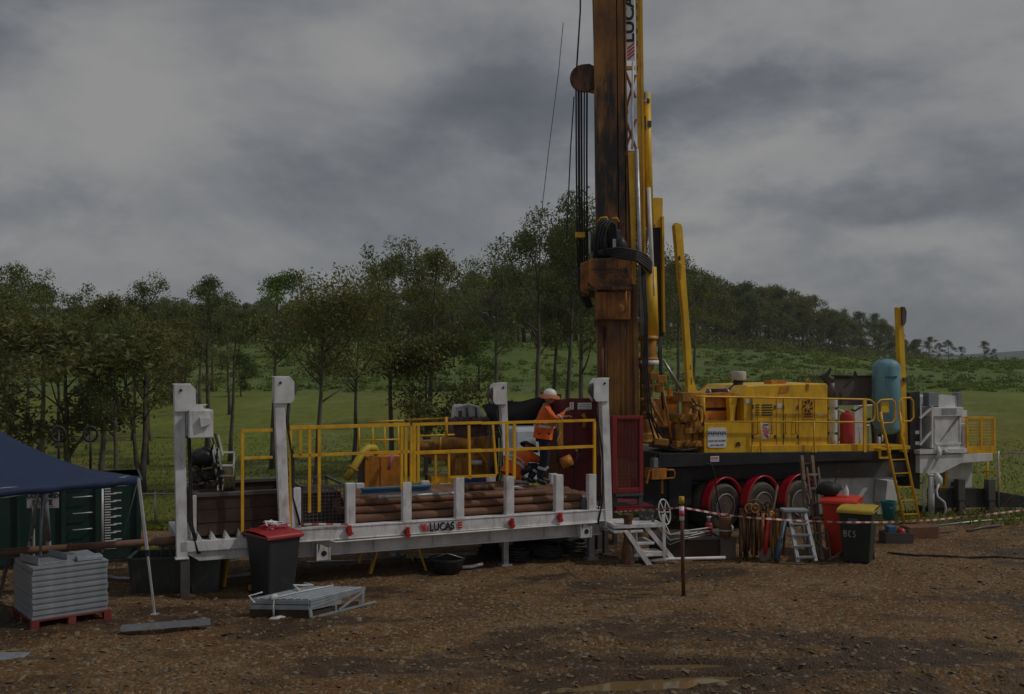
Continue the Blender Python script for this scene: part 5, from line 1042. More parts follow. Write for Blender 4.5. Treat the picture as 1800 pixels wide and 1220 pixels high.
def mtext(body, size, name, mat, parent, px, py, v, ux, uy, off=.006, xs=1.):
    c = Mi @ Q.p(px, py, v); ux = Mi.to_3x3() @ Vector(ux); uy = Mi.to_3x3() @ Vector(uy); return text_mesh(body, size, name, mat, parent, c, ux, uy, .003, off, 'LEFT', xs)
mtext('LUCAS', .29, 'lettering', inkk, bd, 1114.2, 75, .052, (-.01, 0, 1), (-1, 0, -.01), .008, 1.32)
mpart('board_stripe', inkr, lambda m: [qpoly(m, [(1103, 84+k*6.2), (1103, 87.5+k*6.2), (1115, 77.5+k*6.2), (1115, 74+k*6.2)], .052, .004) for k in range(4)], bd)
mpart('feed_cylinder', steel, lambda m: (qtube(m, [(1119, 262), (1129, 590)], -.04, .045, 10)))
mpart('white_rod', white2, lambda m: qtube(m, [(1140, 330), (1148, 520)], .1, .045, 8))
mpart('lift_cylinder', yellow2, lambda m: (qtube(m, [(1136.5, 165), (1142, 400)], .2, .085, 16), qtube(m, [(1141, 470), (1145, 590)], .2, .155, 16), qtube(m, [(1131, 480), (1134, 592)], .1, .05, 10)))
mpart('cylinder_bracket', white2, lambda m: (qbox(m, 1127, 160, 1137, 178, .06, .03), ))
mpart('cylinder_fitting', dsteel, lambda m: (qbox(m, 1129.5, 163, 1134, 175, .05, .012), qpoly(m, [(1136, 172), (1142, 174), (1142, 180), (1137, 181)], .1, .05), qbox(m, 1138, 212, 1145, 222, .1, .08), qbox(m, 1125, 204, 1140, 228, .12, .02)))
mpart('rotation_column', ochre, lambda m: (m.lathe(Q.p(1140, 634, .15), [(.20, 0), (.21, .04), (.17, .08), (.165, .42), (.21, .46), (.21, .52)], 20), m.lathe(Q.p(1136, 735, .15), [(.155, 0), (.155, .12), (.13, .15), (.13, 1.0), (.15, 1.05), (.19, 1.15)], 20), m.lathe(Q.p(1140, 778, .15), [(.30, 0), (.32, .04), (.26, .14), (.17, .22), (.15, .32), (.17, .5)], 20)))
mpart('column_clamp', ochre, lambda m: (qbox(m, 1143, 655, 1158, 668, -.05, .25), qbox(m, 1155, 660, 1172, 674, .0, .2), qbox(m, 1152, 676, 1166, 690, .1, .25), qbox(m, 1128, 676, 1150, 682, -.06, .3), qbox(m, 1126, 700, 1150, 704, -.06, .3)), bevel=.01)
mpart('white_collar', white2, lambda m: (m.lathe(Q.p(1140, 641, .15), [(.215, 0), (.215, .09)], 20), qtube(m, [(1132, 590), (1133, 580)], .1, .07, 10)))
mpart('lower_arm', ochre, lambda m: (m.bar(Q.p(1150, 775, -.1), Q.p(1175, 778, -.1), .25, .12), qtube(m, [(1142, 698, -.1), (1152, 722, -.12), (1165, 745, -.1)], 0, .035, 8)))
# crown sheave with ropes
sh = mpart('sheave_bracket', ochre, lambda m: (qpoly(m, [(1044, 118), (1032, 122), (1026, 136), (1026, 152), (1044, 157)], .12, .40)), bevel=.01)
mpart('sheave_wheel', rust2, lambda m: [m.lathe(Q.p(1026, 137, v), [(.05, 0), (.28, .0), (.29, .012), (.25, .03), (.25, .05), (.29, .068), (.28, .08), (.05, .08)], 26, (0, 1, 0)) for v in (.05, .16, .27, .38)], sh)
mpart('sheave_cheek', rust2, lambda m: (qpoly(m, [(1009, 133), (1014, 120), (1024, 113), (1036, 112), (1044, 116), (1044, 158), (1011, 153)], .53, .03)), sh)
mpart('hanging_hose', rubber, lambda m: [qtube(m, [(1012.5+k*4.6-(k > 2)*-1, 140, .1+.1*(k % 3)), (1013+k*4.6, 260, .1+.1*(k % 3)), (1014+k*4.4, 380, .1+.1*(k % 3)), (1016+k*3.9, 470, .1+.1*(k % 3))], 0, (.018, .026, .022, .016, .02)[k], 8) for k in range(5)])
mpart('hose_clamp', yellow, lambda m: (qbox(m, 1011, 408, 1028, 417, .02, .4)))
mpart('hose_tail', rubber, lambda m: [qtube(m, [(1018+k*4, 470, .2), (1018+k*3, 500, .3), (1022+k*5, 520, .3), (1034+k*3, 540, .3)], 0, .04, 6) for k in range(3)])
mpart('winch_rope', M('wire_rope', (.05, .05, .055), .5, .3), lambda m: (qtube(m, [(1023, TOP), (1020, 20), (1013, 130)], .15, .020, 6), qtube(m, [(1009, 170), (1003, 260), (999, 350), (996, 420)], .3, .014, 5)))
mpart('mast_edge_line', black, lambda m: qtube(m, [(1042, TOP), (1042.5, 0), (1045.5, 118)], .1, .018, 6))
mpart('stay_rope', M('pale_rope', (.16, .16, .17), .7), lambda m: m.tube([Q.p(990, 40, .2), Q.p(982, 125, .25), Q.p(965, 260, .4), Q.p(950, 390, .8), Q.p(935, 500, 1.4), Q.p(917, 612, 2.2)], .008, 5))
# top drive
td = mpart('drill_head', headp, lambda m: (qpoly(m, [(1034, 458), (1040, 455), (1085, 452), (1108, 455), (1112, 470), (1112, 500), (1085, 512), (1040, 505), (1034, 495)], -.45, .5), qpoly(m, [(1020, 462), (1034, 458), (1036, 518), (1020, 512)], -.3, .35), qbox(m, 1048, 512, 1108, 562, -.30, .32)), bevel=.02)
mpart('head_seam', rust2, lambda m: (qbox(m, 1084, 456, 1086.5, 510, -.462, .02), qbox(m, 1042, 503, 1110, 509, -.468, .02), qbox(m, 1044, 478, 1084, 480, -.458, .01)), td)
mpart('head_port', rust2, lambda m: (m.lathe(Q.p(1099, 479, -.44), [(.09, .0), (.11, -.03), (.07, -.04), (.045, -.02)], 16, (0, 1, 0))), td)
mpart('head_valve', ochre, lambda m: (m.lathe(Q.p(1091, 542, -.36), [(.08, .0), (.085, -.04), (.03, -.05)], 14, (0, 1, 0)), qtube(m, [(1100, 510), (1101, 545)], -.36, .02, 6)), td)
mpart('hydraulic_motor', black, lambda m: (m.lathe(Q.p(1060, 452, -.2), [(.20, 0), (.20, .12), (.15, .16), (.15, .5), (.13, .62), (.08, .7)], 18), m.lathe(Q.p(1082, 452, -.2), [(.17, 0), (.17, .1), (.13, .2), (.13, .52), (.08, .58)], 18), m.blob(Q.p(1050, 430, -.15), (.14, .15, .22), 12, jit=.12, sd_=1), m.blob(Q.p(1090, 432, -.2), (.15, .15, .2), 12, jit=.12, sd_=2), m.blob(Q.p(1068, 415, -.22), (.18, .1, .2), 12, jit=.1, sd_=3)), td)
mpart('motor_hose_loop', yellow, lambda m: (qtube(m, [(1050, 392, -.2), (1056, 383, -.24), (1066, 382, -.24), (1070, 392, -.2)], 0, .022, 6), qtube(m, [(1076, 384, -.2), (1084, 383, -.24), (1088, 390, -.2)], 0, .022, 6)), td)
mpart('black_hose_loop', rubber, lambda m: ([qtube(m, [(1044+k*6, 470-k*3, -.3), (1046+k*5, 420, -.38), (1052+k*5, 392+k*2, -.4), (1062+k*4, 386+k, -.36), (1070+k*4, 396, -.34), (1074+k*3, 440, -.34)], 0, .028, 6) for k in range(4)]+[qtube(m, [(1060+k*4, 440+k*3, -.4), (1090, 436+k*4, -.46), (1118, 441+k*4, -.42), (1136, 450+k*5, -.2), (1144, 462+k*4, .05), (1142, 472, .2)], 0, .036, 6) for k in range(5)]), td)
mpart('feed_hose', rubber, lambda m: [qtube(m, [(1128+k*3, 470+k*4, -.1), (1134+k*2, 560, -.14), (1130+k*4, 650, -.16), (1136+k*5, 720+k*6, -.18), (1150+k*8, 770, -.1)], 0, .020, 6) for k in range(3)])
mpart('head_clamp', headp, lambda m: (qbox(m, 1046, 514, 1056, 560, -.34, .04), qbox(m, 1068, 516, 1072, 558, -.33, .03), qbox(m, 1040, 470, 1112, 473, -.47, .02), qbox(m, 1028, 470, 1034, 508, -.34, .04)), td)
mpart('head_bolt', dsteel, lambda m: [m.cyl(Q.p(x, y, -.475), Q.p(x, y, -.45), .018, 6) for x in (1046, 1060, 1078) for y in (463, 495)], td)
mpart('grey_fitting', steel, lambda m: (qtube(m, [(1037, 410, -.2), (1037, 445, -.2), (1046, 452, -.2)], 0, .03, 6), qtube(m, [(1033, 402, -.1), (1041, 398, -.1)], 0, .03, 6), qbox(m, 1077, 420, 1083, 436, -.42, .1)), td)
mpart('left_carriage', rust2, lambda m: (qpoly(m, [(1020, 505), (1046, 512), (1046, 522), (1022, 520)], -.1, .4), qbox(m, 1044, 563, 1064, 573, -.1, .3), qtube(m, [(1056, 575), (1058, 640), (1059, 735)], -.1, .05, 8), qtube(m, [(1064, 575), (1065, 735)], -.05, .03, 8)), td)

# ------------------------------------------------------------------ driller's cabin and red gate behind the trailer's end
D = Fr(*T.w(T.p(1000, 900, 2.75).x, 2.75, 0)[:2], 14.)
def dfn(F):
    def b(m, px0, py0, px1, py1, v, dv):
        a = F.p(px0, py0, v); c = F.p(px1, py1, v); return m.box((a.x, v, F.p((px0+px1)/2, py1, v).z), (c.x, v+dv, F.p((px0+px1)/2, py0, v).z))
    def p(m, pts, v, dv): q = [F.p(x, y, v) for x, y in pts]; return m.prism([(k.x, k.z) for k in q], (0, v, 0), (1, 0, 0), (0, 0, 1), (0, dv, 0))
    def t(m, pts, v, r, n=8): return m.tube([F.p(k[0], k[1], v if len(k) < 3 else k[2]) for k in pts], r, n)
    return b, p, t
db, dp, dt = dfn(D)
cab = D.root('driller_cabin', 'dark red steel cabin panel with two white notices behind the standing worker', 'cabin')
def pt(name, mat, fn, parent, bevel=0): m = MB(); fn(m); return m.build(name, mat, parent, bevel)
pt('wall_panel', dred, lambda m: (dp(m, [(984, 706), (990, 702), (1000, 700), (1040, 700), (1058, 704), (1062, 712), (1062, 868), (984, 868)], 0, .06), db(m, 984, 868, 1062, 875, -.02, .8)), cab, .01)
pt('panel_rib', dred, lambda m: [db(m, x, 714, x+2, 866, -.025, .022) for x in (986, 1010, 1034, 1056)]+[db(m, 986, y, 1060, y+2, -.022, .02) for y in (716, 806)], cab)
pt('side_wall', dred, lambda m: m.box((D.p(984, 800).x-.0, .06, 0.1), (D.p(984, 800).x+.05, 1.5, 2.95)), cab)
pt('base_frame', dsteel, lambda m: m.box((D.p(984, 800).x, .1, -.03), (D.p(1062, 800).x, 1.4, D.p(1020, 875).z)), cab)
pt('notice', signw, lambda m: (db(m, 1001.5, 707, 1008.5, 720, -.034, .006), db(m, 1015.5, 708, 1040, 719.5, -.034, .006)), cab)
pt('notice_print', dsteel, lambda m: (db(m, 1004.5, 708, 1005.3, 719, -.038, .003), *[db(m, 1017, y, 1038, y+.7, -.038, .003) for y in (711, 714, 717)]), cab)
pt('control_levers', ochre, lambda m: (dt(m, [(1024, 728), (1029, 735), (1026, 752)], -.08, .045, 8), db(m, 982, 735, 990, 790, -.12, .12), dt(m, [(985, 760), (979, 775), (984, 795)], -.15, .02, 6), dt(m, [(1012, 790), (1018, 800)], -.1, .03, 6)), cab)
pt('lever_grip', black, lambda m: (dt(m, [(1020, 786), (1014, 805), (1006, 822)], -.2, .03, 6), dt(m, [(1018, 786), (1021, 792)], -.22, .05, 8), dt(m, [(976, 744), (980, 760), (977, 775), (983, 790), (980, 812)], -.18, .025, 6)), cab)
pt('orange_cylinder', orange, lambda m: dt(m, [(988, 815), (1004, 808)], -.25, .12, 12), cab)
S = Fr(*T.w(T.p(1100, 900, 1.2).x, 1.3, 0)[:2], 14.); sb, sp_, st_ = dfn(S)
gate = S.root('red_mesh_gate', 'red framed gate panel of dark mesh between the white upright and the mast', 'gate')
pt('gate_frame', gatered, lambda m: (sb(m, 1077, 731, 1085, 868, 0, .1), sb(m, 1085.1, 731, 1124, 737, .01, .08), sb(m, 1085.1, 858, 1124, 866, .01, .08), sb(m, 1124.1, 731, 1131, 868, 0.02, .08)), gate, .008)
pt('mesh_panel', M('dark_red_mesh', (.15, .014, .012), .7, dirt=(.10, .03, .02), damt=.5, dscale=4, streak=1, thr=.5), lambda m: [sb(m, 1086+k*2.45, 737.2, 1087.6+k*2.45, 857.8, .04, .02) for k in range(16)]+[sb(m, 1085.2, 740+k*6, 1123.8, 741.3+k*6, .065, .01) for k in range(20)], gate)
pt('gate_leg', dsteel, lambda m: (m.box((S.p(1079, 800).x, .02, -.02), (S.p(1079, 800).x+.08, .1, S.p(1079, 869).z)), m.box((S.p(1124, 800).x, .03, -.02), (S.p(1124, 800).x+.08, .1, S.p(1124, 869).z)), sb(m, 1083, 868, 1131, 872, -.05, .5)), gate)
pt('red_floor_edge', red, lambda m: sb(m, 1084, 893, 1132, 896, -.1, .06), gate)
pt('gate_floor', dred, lambda m: sb(m, 1084, 890, 1150, 893, -.1, 1.2), gate)

# ================================================================== THINGS ROUND THE RIG
def ob(name, label, cat, F, group=None): return F.root(name, label, cat, group)
# wheelie bins
def wheelie(F, yaw, body_m, lid_m, label, H=1.02, lid_open=0, scale=1.):
    t = thing('wheelie_bin', label, 'bin', (F.x, F.y, ghs(F.x, F.y)-.01), R(yaw)); t.scale = (scale,)*3
    w0, d0, w1, d1 = .225, .26, .29, .36
    m = MB(); m.hexa([(-w0, -d0, .02), (w0, -d0, .02), (w0, d0-.05, .02), (-w0, d0-.05, .02)], [(-w1, -d1, H-.08), (w1, -d1, H-.08), (w1, d1, H-.08), (-w1, d1, H-.08)])
    b = m.build('body', body_m, t, .035)
    m = MB(); m.box((-w1-.02, -d1-.02, H-.10), (w1+.02, d1+.03, H-.055)); m.bar((-w1+.02, d1+.07, H-.05), (w1-.02, d1+.07, H-.05), .03, .03); m.box((-w1+.05, d1+.02, H-.08), (-w1+.09, d1+.08, H-.04)); m.box((w1-.09, d1+.02, H-.08), (w1-.05, d1+.08, H-.04)); m.build('rim', body_m, b, .01)
    m = MB(); n = 8; v0 = []
    prof = [(-d1-.04, -.035), (-d1-.035, .0), (-d1+.05, .028), (0, .045), (d1-.05, .035), (d1+.04, .0)]
    vs = []
    for (y, z) in prof:
        for x in (-w1-.03, -w1+.06, 0, w1-.06, w1+.03): vs.append((x, y, H-.045+z+(.0 if abs(x) > w1 else .016)))
    m.add(vs, [(i*5+j, i*5+j+1, i*5+j+6, i*5+j+5) for i in range(5) for j in range(4)], 0, True)
    m.box((-w1-.028, -d1-.038, H-.085), (w1+.028, -d1-.030, H-.045)); m.box((-w1-.03, -d1-.03, H-.07), (-w1-.023, d1+.03, H-.045)); m.box((w1+.023, -d1-.03, H-.07), (w1+.03, d1+.03, H-.045)); l_ = m.build('lid', lid_m, t)
    for s in (-1, 1):
        m = MB(); m.lathe((s*(w0+.0)-.0, d0+.03, .10), [(.03, -.022), (.09, -.022), (.10, -.012), (.10, .012), (.09, .022), (.03, .022)], 18, (1, 0, 0)); w_ = m.build('wheel', rubber, t)
        m = MB(); m.lathe((s*(w0), d0+.03, .10), [(.05, -.026), (.055, .0), (.05, .026)], 14, (1, 0, 0)); m.build('hub', ochre, w_)
    return t, b
F = fr_at(480, 1044); bt_, bb_ = wheelie(F, 43, bingrey, redp, 'charcoal wheelie bin with red lid, standing in front of the pipe trailer')
m = MB(); rq = random.Random(2); pts = []
for k in range(3):
    pts = [(rq.uniform(-.22, .22), rq.uniform(-.2, .2), 1.03+rq.uniform(0, .10)) for i in range(7)]; m.tube(pts, .014, 5, mi=k % 2)
m.tube([(-.05, -.1, 1.03), (-.12, -.02, 1.14), (.08, .1, 1.10), (.22, .22, 1.03)], .02, 5, mi=0)
o = m.build('barrier_tape', [M('tape_white', (.72, .68, .68), .5), pinkm], None); o.location = (F.x, F.y, 0); tag(o, 'crumpled heap of red and white barrier tape lying on the red bin lid', 'tape')
F = fr_at(1509, 985); bt2, bb2 = wheelie(F, -28, bingreen, lidyel, 'dark green wheelie bin with yellow lid and hand painted letters', scale=1.0)
def scrawl(parent, strokes, x0, y0, w, h, ypl, slope):
    m = MB()
    for s in strokes:
        m.tube([(x0+px_*w, ypl+(y0+py_*h-.5)*slope-.004, y0+py_*h) for px_, py_ in s], .009, 6)
    return m.build('painted_letters', M('chalky_paint', (.42, .42, .38), .8), parent)
scrawl(bb2, [[(0, 0), (0, 1), (.16, .98), (.2, .8), (.16, .58), (.02, .52)], [(.02, .52), (.2, .45), (.24, .25), (.18, .06), (0, 0)], [(.62, .92), (.5, .98), (.40, .7), (.42, .25), (.52, .02), (.64, .1)], [(1.0, .9), (.88, .95), (.80, .75), (.92, .5), (1.0, .25), (.92, .02), (.80, .04)]], -.20, .50, .20, .115, -.318, -.105)
m = MB(); m.box((-.12, -.352, .74), (.05, -.340, .84)); m.build('worn_label', M('worn_label', (.10, .11, .10), .6), bb2)
F = fr_at(1480, 972); wheelie(F, -28, binred, binred, 'bright red wheelie bin behind the dark green bin with the yellow lid', scale=1.06)
m = MB(); m.lathe((0, 0, 0), [(.035, 0), (.045, .01), (.045, .10), (.03, .15), (.014, .18), (.014, .21), (.001, .21)], 16); o = m.build('white_bottle', hatw); o.location = (F.x+.05, F.y-.1, 1.10); tag(o, 'small white bottle standing on the red bin', 'bottle')
m = MB(); m.blob((0, 0, .13), (.24, .2, .15), 12, jit=.14, sd_=4); m.tube([(.1, 0, .2), (.16, 0, .42), (.19, 0, .5)], .012, 5); o = m.build('rubbish_bag', rubber); o.location = (F.x-.22, F.y+.1, 1.07); tag(o, 'black bag with a stick poking out, on the red bin beside the brown ladder', 'bag')

# ladders
def ladder(name, label, A, B, wv, n, rail_m, rung_m, w=.38, rw=.07, th=.03):
    """A foot centre, B top centre (world); wv = unit vector across"""
    t = thing(name, label, 'ladder', A); A = Vector(A); B = Vector(B)-A; wv = Vector(wv).normalized()*w/2
    for s in (-1, 1): m = MB(); m.bar(wv*s, B+wv*s, th, rw, up=(0, -1, .2)); m.build('stile', rail_m, t)
    for k in range(n): c = B*((k+.6)/(n+.1)); m = MB(); m.bar(c-wv, c+wv, .03, .035); m.build('rung', rung_m, t)
    return t
def wp(px, py, Y_): return Vector(((px-900)/FPX*Y_, Y_, CAMZ-(py-HOR)/FPX*Y_))
ladder('wooden_ladder', 'weathered brown ladder leaning on the black rig deck', wp(1434, 986, 18.7), wp(1418, 803, 20.9), (1, .15, 0), 7, wood, wood, .22, .09, .06)
ladder('narrow_ladder', 'narrow aluminium ladder leaning just right of the brown wooden ladder', wp(1449, 981, 18.8), wp(1428, 822, 20.4), (1, .1, 0), 6, wood, steel, .23, .05, .03)
# folding step ladder
F = fr_at(1405, 987); t = F.root('step_ladder', 'grey aluminium folding step ladder standing left of the wooden ladder', 'step ladder')
tp = F.p(1388, 897); B1 = F.p(1402, 988); 
m = MB(); m.box((F.p(1374, 897).x, -.12, tp.z-.02), (F.p(1418, 897).x, .14, tp.z+.03)); m.build('top_tray', alu, t, .01)
for a, b in (((1386, 899), (1403, 988)), ((1414, 899), (1434, 986))): m = MB(); m.bar(F.p(*a, -.05), F.p(*b, -.32), .07, .035); m.build('front_leg', alu, t)
for a, b in (((1378, 899), (1366, 985)), ((1406, 899), (1420, 984))): m = MB(); m.bar(F.p(*a, .1), F.p(*b, .36), .05, .03); m.build('rear_leg', steel, t)
for k in range(4): q = .25+k*.22; a = Vector(F.p(1386, 899, -.05)).lerp(F.p(1403, 988, -.32), q); b = Vector(F.p(1414, 899, -.05)).lerp(F.p(1434, 986, -.32), q); m = MB(); m.bar(a, b, .09, .03, up=(0, 0, 1)); m.build('step', alu, t)
# ---- rack of tools and rods
F = fr_at(1335, 985, 8); t = F.root('tool_rack', 'rusty rack of hanging shackles, chains and drill tools in front of the wheels', 'tool rack'); rq = random.Random(12)
m = MB()
for x in (1302, 1368): m.bar(F.p(x, 895, .1), F.p(x, 984, .1), .05, .05, up=(0, 1, 0)); m.bar(F.p(x, 984, -.25), F.p(x, 984, .45), .05, .04)
m.bar(F.p(1300, 897, .1), F.p(1372, 897, .1), .05, .05); m.bar(F.p(1302, 945, .1), F.p(1368, 945, .1), .03, .03); m.build('rack_frame', rust2, t)
m = MB()
for k in range(40): x = 1303+k*1.65; y0 = 897+rq.uniform(-4, 8); y1 = rq.uniform(962, 984); m.tube([F.p(x, y0, rq.uniform(-.06, .16)), F.p(x+rq.uniform(-3, 3), y1, rq.uniform(-.1, .2))], rq.uniform(.010, .030), 7, mi=rq.choice((0, 0, 0, 1, 2)))
m.build('hanging_rods', [rust2, pipe_m, ochre], t)
m = MB()
for k in range(11): c = F.p(1306+k*5+rq.uniform(-2, 2), 898+rq.uniform(-12, 10), -.02+rq.uniform(-.05, .1)); r = rq.uniform(.04, .09); m.tube([c+Vector((math.cos(a_)*r, rq.uniform(-.02, .02), math.sin(a_)*r)) for a_ in [2*math.pi*i/10 for i in range(10)]], .016, 6, closed=True, mi=k % 2)
c = F.p(1330, 892, .0); m.tube([c+Vector((math.cos(a_)*.19-.05, 0, math.sin(a_)*.24-.1)) for a_ in [math.pi*i/10 for i in range(11)]], .018, 6, mi=1); m.build('shackles', [ochre, rust2], t)
for (nm, lb, cat, a, b, col_, hd) in (('long_spade', 'long handled spade leaning on the left of the tool rack stack of rods', 'spade', (1367, 853, .3), (1347, 965, -.1), wood, 1), ('red_bar', 'short red painted bar standing among the rusty rods', 'bar', (1351, 912, .0), (1343, 978, -.1), red, 0), ('crowbar', 'thin rusty crowbar leaning right of the tool rack', 'crowbar', (1386, 870, .35), (1376, 975, .0), rust2, 0), ('blue_bar', 'blue grey steel bar leaning beside the step ladder', 'bar', (1378, 915, .2), (1364, 984, -.05), bluep, 0),
                              ('stick', 'long thin stick sloping from the step ladder to the foot of the brown ladder', 'stick', (1418, 930, .2), (1464, 983, -.1), wood, 0), ('timber_offcut', 'pale timber offcut lying at the foot of the red bin', 'timber', (1490, 965, -.1), (1456, 985, -.3), wood, 0)):
    A = F.w(*F.p(a[0], a[1], a[2])); B = F.w(*F.p(b[0], b[1], b[2])); o_ = thing(nm, lb, cat, B); m = MB(); m.tube([(0, 0, 0), A-B], .022 if nm != 'blue_bar' and nm != 'red_bar' else .05, 8); m.build('shaft', col_, o_)
    if hd: d_ = (A-B).normalized(); m = MB(); m.prism([(-.09, 0), (.09, 0), (.11, -.18), (.06, -.26), (-.06, -.26), (-.11, -.18)], d_*.03, (1, 0, 0), d_, (0, .015, 0)); m.build('blade', concrete, o_)
# ---- skid with jack, pipe, cables
F = fr_at(1225, 983, 4); t = F.root('steel_skid', 'low dark steel skid with grey end box, lying in front of the first wheel', 'skid')
m = MB(); a = F.p(1160, 945, 0); b = F.p(1292, 984, 0); m.box((a.x, .0, -.02), (F.p(1265, 984).x, 1.0, F.p(1200, 947).z)); m.build('skid_body', brownbox, t, .01)
m = MB(); m.box((F.p(1265, 984).x+.002, -.06, -.02), (b.x, .9, F.p(1280, 943).z)); m.build('end_box', concrete, t, .015)
m = MB(); m.box((a.x-.02, -.03, F.p(1200, 947).z-.02), (F.p(1265, 984).x, .02, F.p(1200, 947).z+.02)); m.build('top_rim', dsteel, t)
def small(name, label, cat, px, py, Y_, fn, mats, z=None, rz=0, scale=1, group=None):
    p_ = wp(px, py, Y_); t_ = thing(name, label, cat, (p_.x, p_.y, p_.z if z is None else z), R(rz), group); t_.scale = (scale,)*3; fn(t_); return t_
def sp(name, mat, fn, t_, bevel=0): m = MB(); fn(m); return m.build(name, mat, t_, bevel)
small('bottle_jack', 'bright red bottle jack standing on the skid before the first wheel', 'jack', 1246, 946, 19.2, lambda t_: (sp('base', redp, lambda m: m.box((-.09, -.07, 0), (.09, .07, .04)), t_, .01), sp('body', redp, lambda m: m.lathe((0, 0, .04), [(.07, 0), (.07, .22), (.05, .25)], 16), t_), sp('piston', steel, lambda m: m.lathe((0, 0, .29), [(.03, 0), (.03, .09), (.045, .095), (.045, .12)], 12), t_)), None)
small('rusty_drum_fitting', 'short brown rusty cylinder standing on the grey end of the skid', 'cylinder', 1275, 943, 18.9, lambda t_: (sp('body', pipe_m, lambda m: m.lathe((0, 0, 0), [(.11, 0), (.11, .30), (.12, .31), (.12, .36), (.09, .37), (.09, .40), (.001, .4)], 18), t_), sp('collar', steel, lambda m: m.lathe((0, 0, .1), [(.115, 0), (.115, .03)], 16), t_)), None)
small('white_hose_coil', 'short white hose bent over the brown cylinder beside the first wheel', 'hose', 1280, 936, 19.3, lambda t_: sp('hose', white2, lambda m: m.tube([(-.05, 0, .33), (.03, 0, .30), (-.01, 0, .18), (.07, 0, .10), (.05, 0, 0)], .035, 8), t_), None)
m = MB(); rq = random.Random(8)
for k in range(9):
    y0 = 940+rq.uniform(-8, 14); m.tube([wp(1150+rq.uniform(-8, 20), y0-14+rq.uniform(-6, 6), 18.9+rq.uniform(-.1, .4)), wp(1178, y0+6, 18.7), wp(1205, y0+rq.uniform(-6, 6), 18.8), wp(1235+rq.uniform(-5, 20), y0-4+rq.uniform(-10, 8), 19.0)], .011, 5, mi=k % 3)
o = m.build('cable_tangle', [steel, dsteel, white2]); tag(o, 'tangle of grey and white cables slung over the skid beside the steps', 'cables')
m = MB(); m.tube([wp(1140, 986, 18.5), wp(1170, 983, 18.5), wp(1275, 980, 18.6)], .028, 8); o = m.build('white_ground_pipe', white); tag(o, 'thin dirty white pipe on the mud in front of the skid', 'pipe')
# steps
F = fr_at(1130, 992, 12); t = F.root('steel_steps', 'white steel steps of three treads leading up to the trailer end', 'steps')
for A, B, v in (((1130, 925), (1188, 988), 0.), ((1079, 925), (1130, 992), .55)):
    sp('stringer', white, lambda m: m.prism([(0, 0), (.10, 0), (F.p(*B).x-F.p(*A).x+.05, F.p(B[0], B[1]).z-F.p(*A).z), (F.p(*B).x-F.p(*A).x-.06, F.p(B[0], B[1]).z-F.p(*A).z)], (F.p(*A, v).x, v if v < .1 else -.05, F.p(*A, v).z), (1, 0, 0), (0, 0, 1), (0, .04, 0)), t)
for (x0, x1, y) in ((1079, 1130, 935), (1106, 1150, 956), (1112, 1170, 977)): sp('tread', white, lambda m: (m.box((F.p(x0, y).x, -.015, F.p(x0, y).z-.025), (F.p(x1, y).x, .52, F.p(x0, y).z+.02))), t, .006)
sp('platform', white, lambda m: (m.box((F.p(1079, 925).x, -.02, F.p(1079, 929).z), (F.p(1166, 925).x, .7, F.p(1079, 923).z)), m.bar(F.p(1166, 905, 0), F.p(1168, 985, 0), .05, .05, up=(0, 1, 0)), m.bar(F.p(1119, 925, .1), F.p(1119, 985, .1), .03, .03, up=(0, 1, 0))), t)
small('handwheel_valve', 'white spoked handwheel on a slanting spindle above the steps', 'valve', 1168, 900, 18.6, lambda t_: (sp('wheel', white, lambda m: m.tube([(.15*math.cos(a_)*.8, .09*math.cos(a_), .22*math.sin(a_)-.08*math.cos(a_)) for a_ in [2*math.pi*i/24 for i in range(24)]], .013, 6, closed=True), t_), sp('spoke', white, lambda m: [m.bar((-.15*math.cos(a_)*.8, -.09*math.cos(a_), -.22*math.sin(a_)+.08*math.cos(a_)), (.15*math.cos(a_)*.8, .09*math.cos(a_), .22*math.sin(a_)-.08*math.cos(a_)), .014) for a_ in (.3, 1.35, 2.4)], t_), sp('spindle', dsteel, lambda m: m.tube([(0, 0, 0), (-.25, .1, -.22), (-.42, .2, -.35)], .018, 6), t_)), None)
small('grey_bucket', 'battered grey bucket on the step platform below the red gate', 'bucket', 1136, 925, 18.9, lambda t_: (sp('body', concrete, lambda m: m.lathe((0, 0, 0), [(.11, 0), (.15, .27), (.16, .28), (.16, .30), (.145, .30), (.11, .03), (.001, .03)], 20), t_), sp('handle', steel, lambda m: m.tube([(-.15, 0, .28), (-.1, -.1, .2), (0, -.14, .17), (.1, -.1, .2), (.15, 0, .28)], .006, 5), t_)), None)
F2 = fr_at(1104, 992); t = F2.root('pipe_stand', 'short rusty pipe stand with a flared foot at the left of the steps', 'stand')
sp('pipe', rust2, lambda m: m.lathe((0, 0, 0), [(.14, -.02), (.13, .05), (.10, .35), (.075, .45), (.075, .80), (.09, .82), (.09, .90), (.001, .9)], 18), t); sp('foot', concrete, lambda m: m.box((-.22, -.16, -.03), (.22, .16, .015)), t)
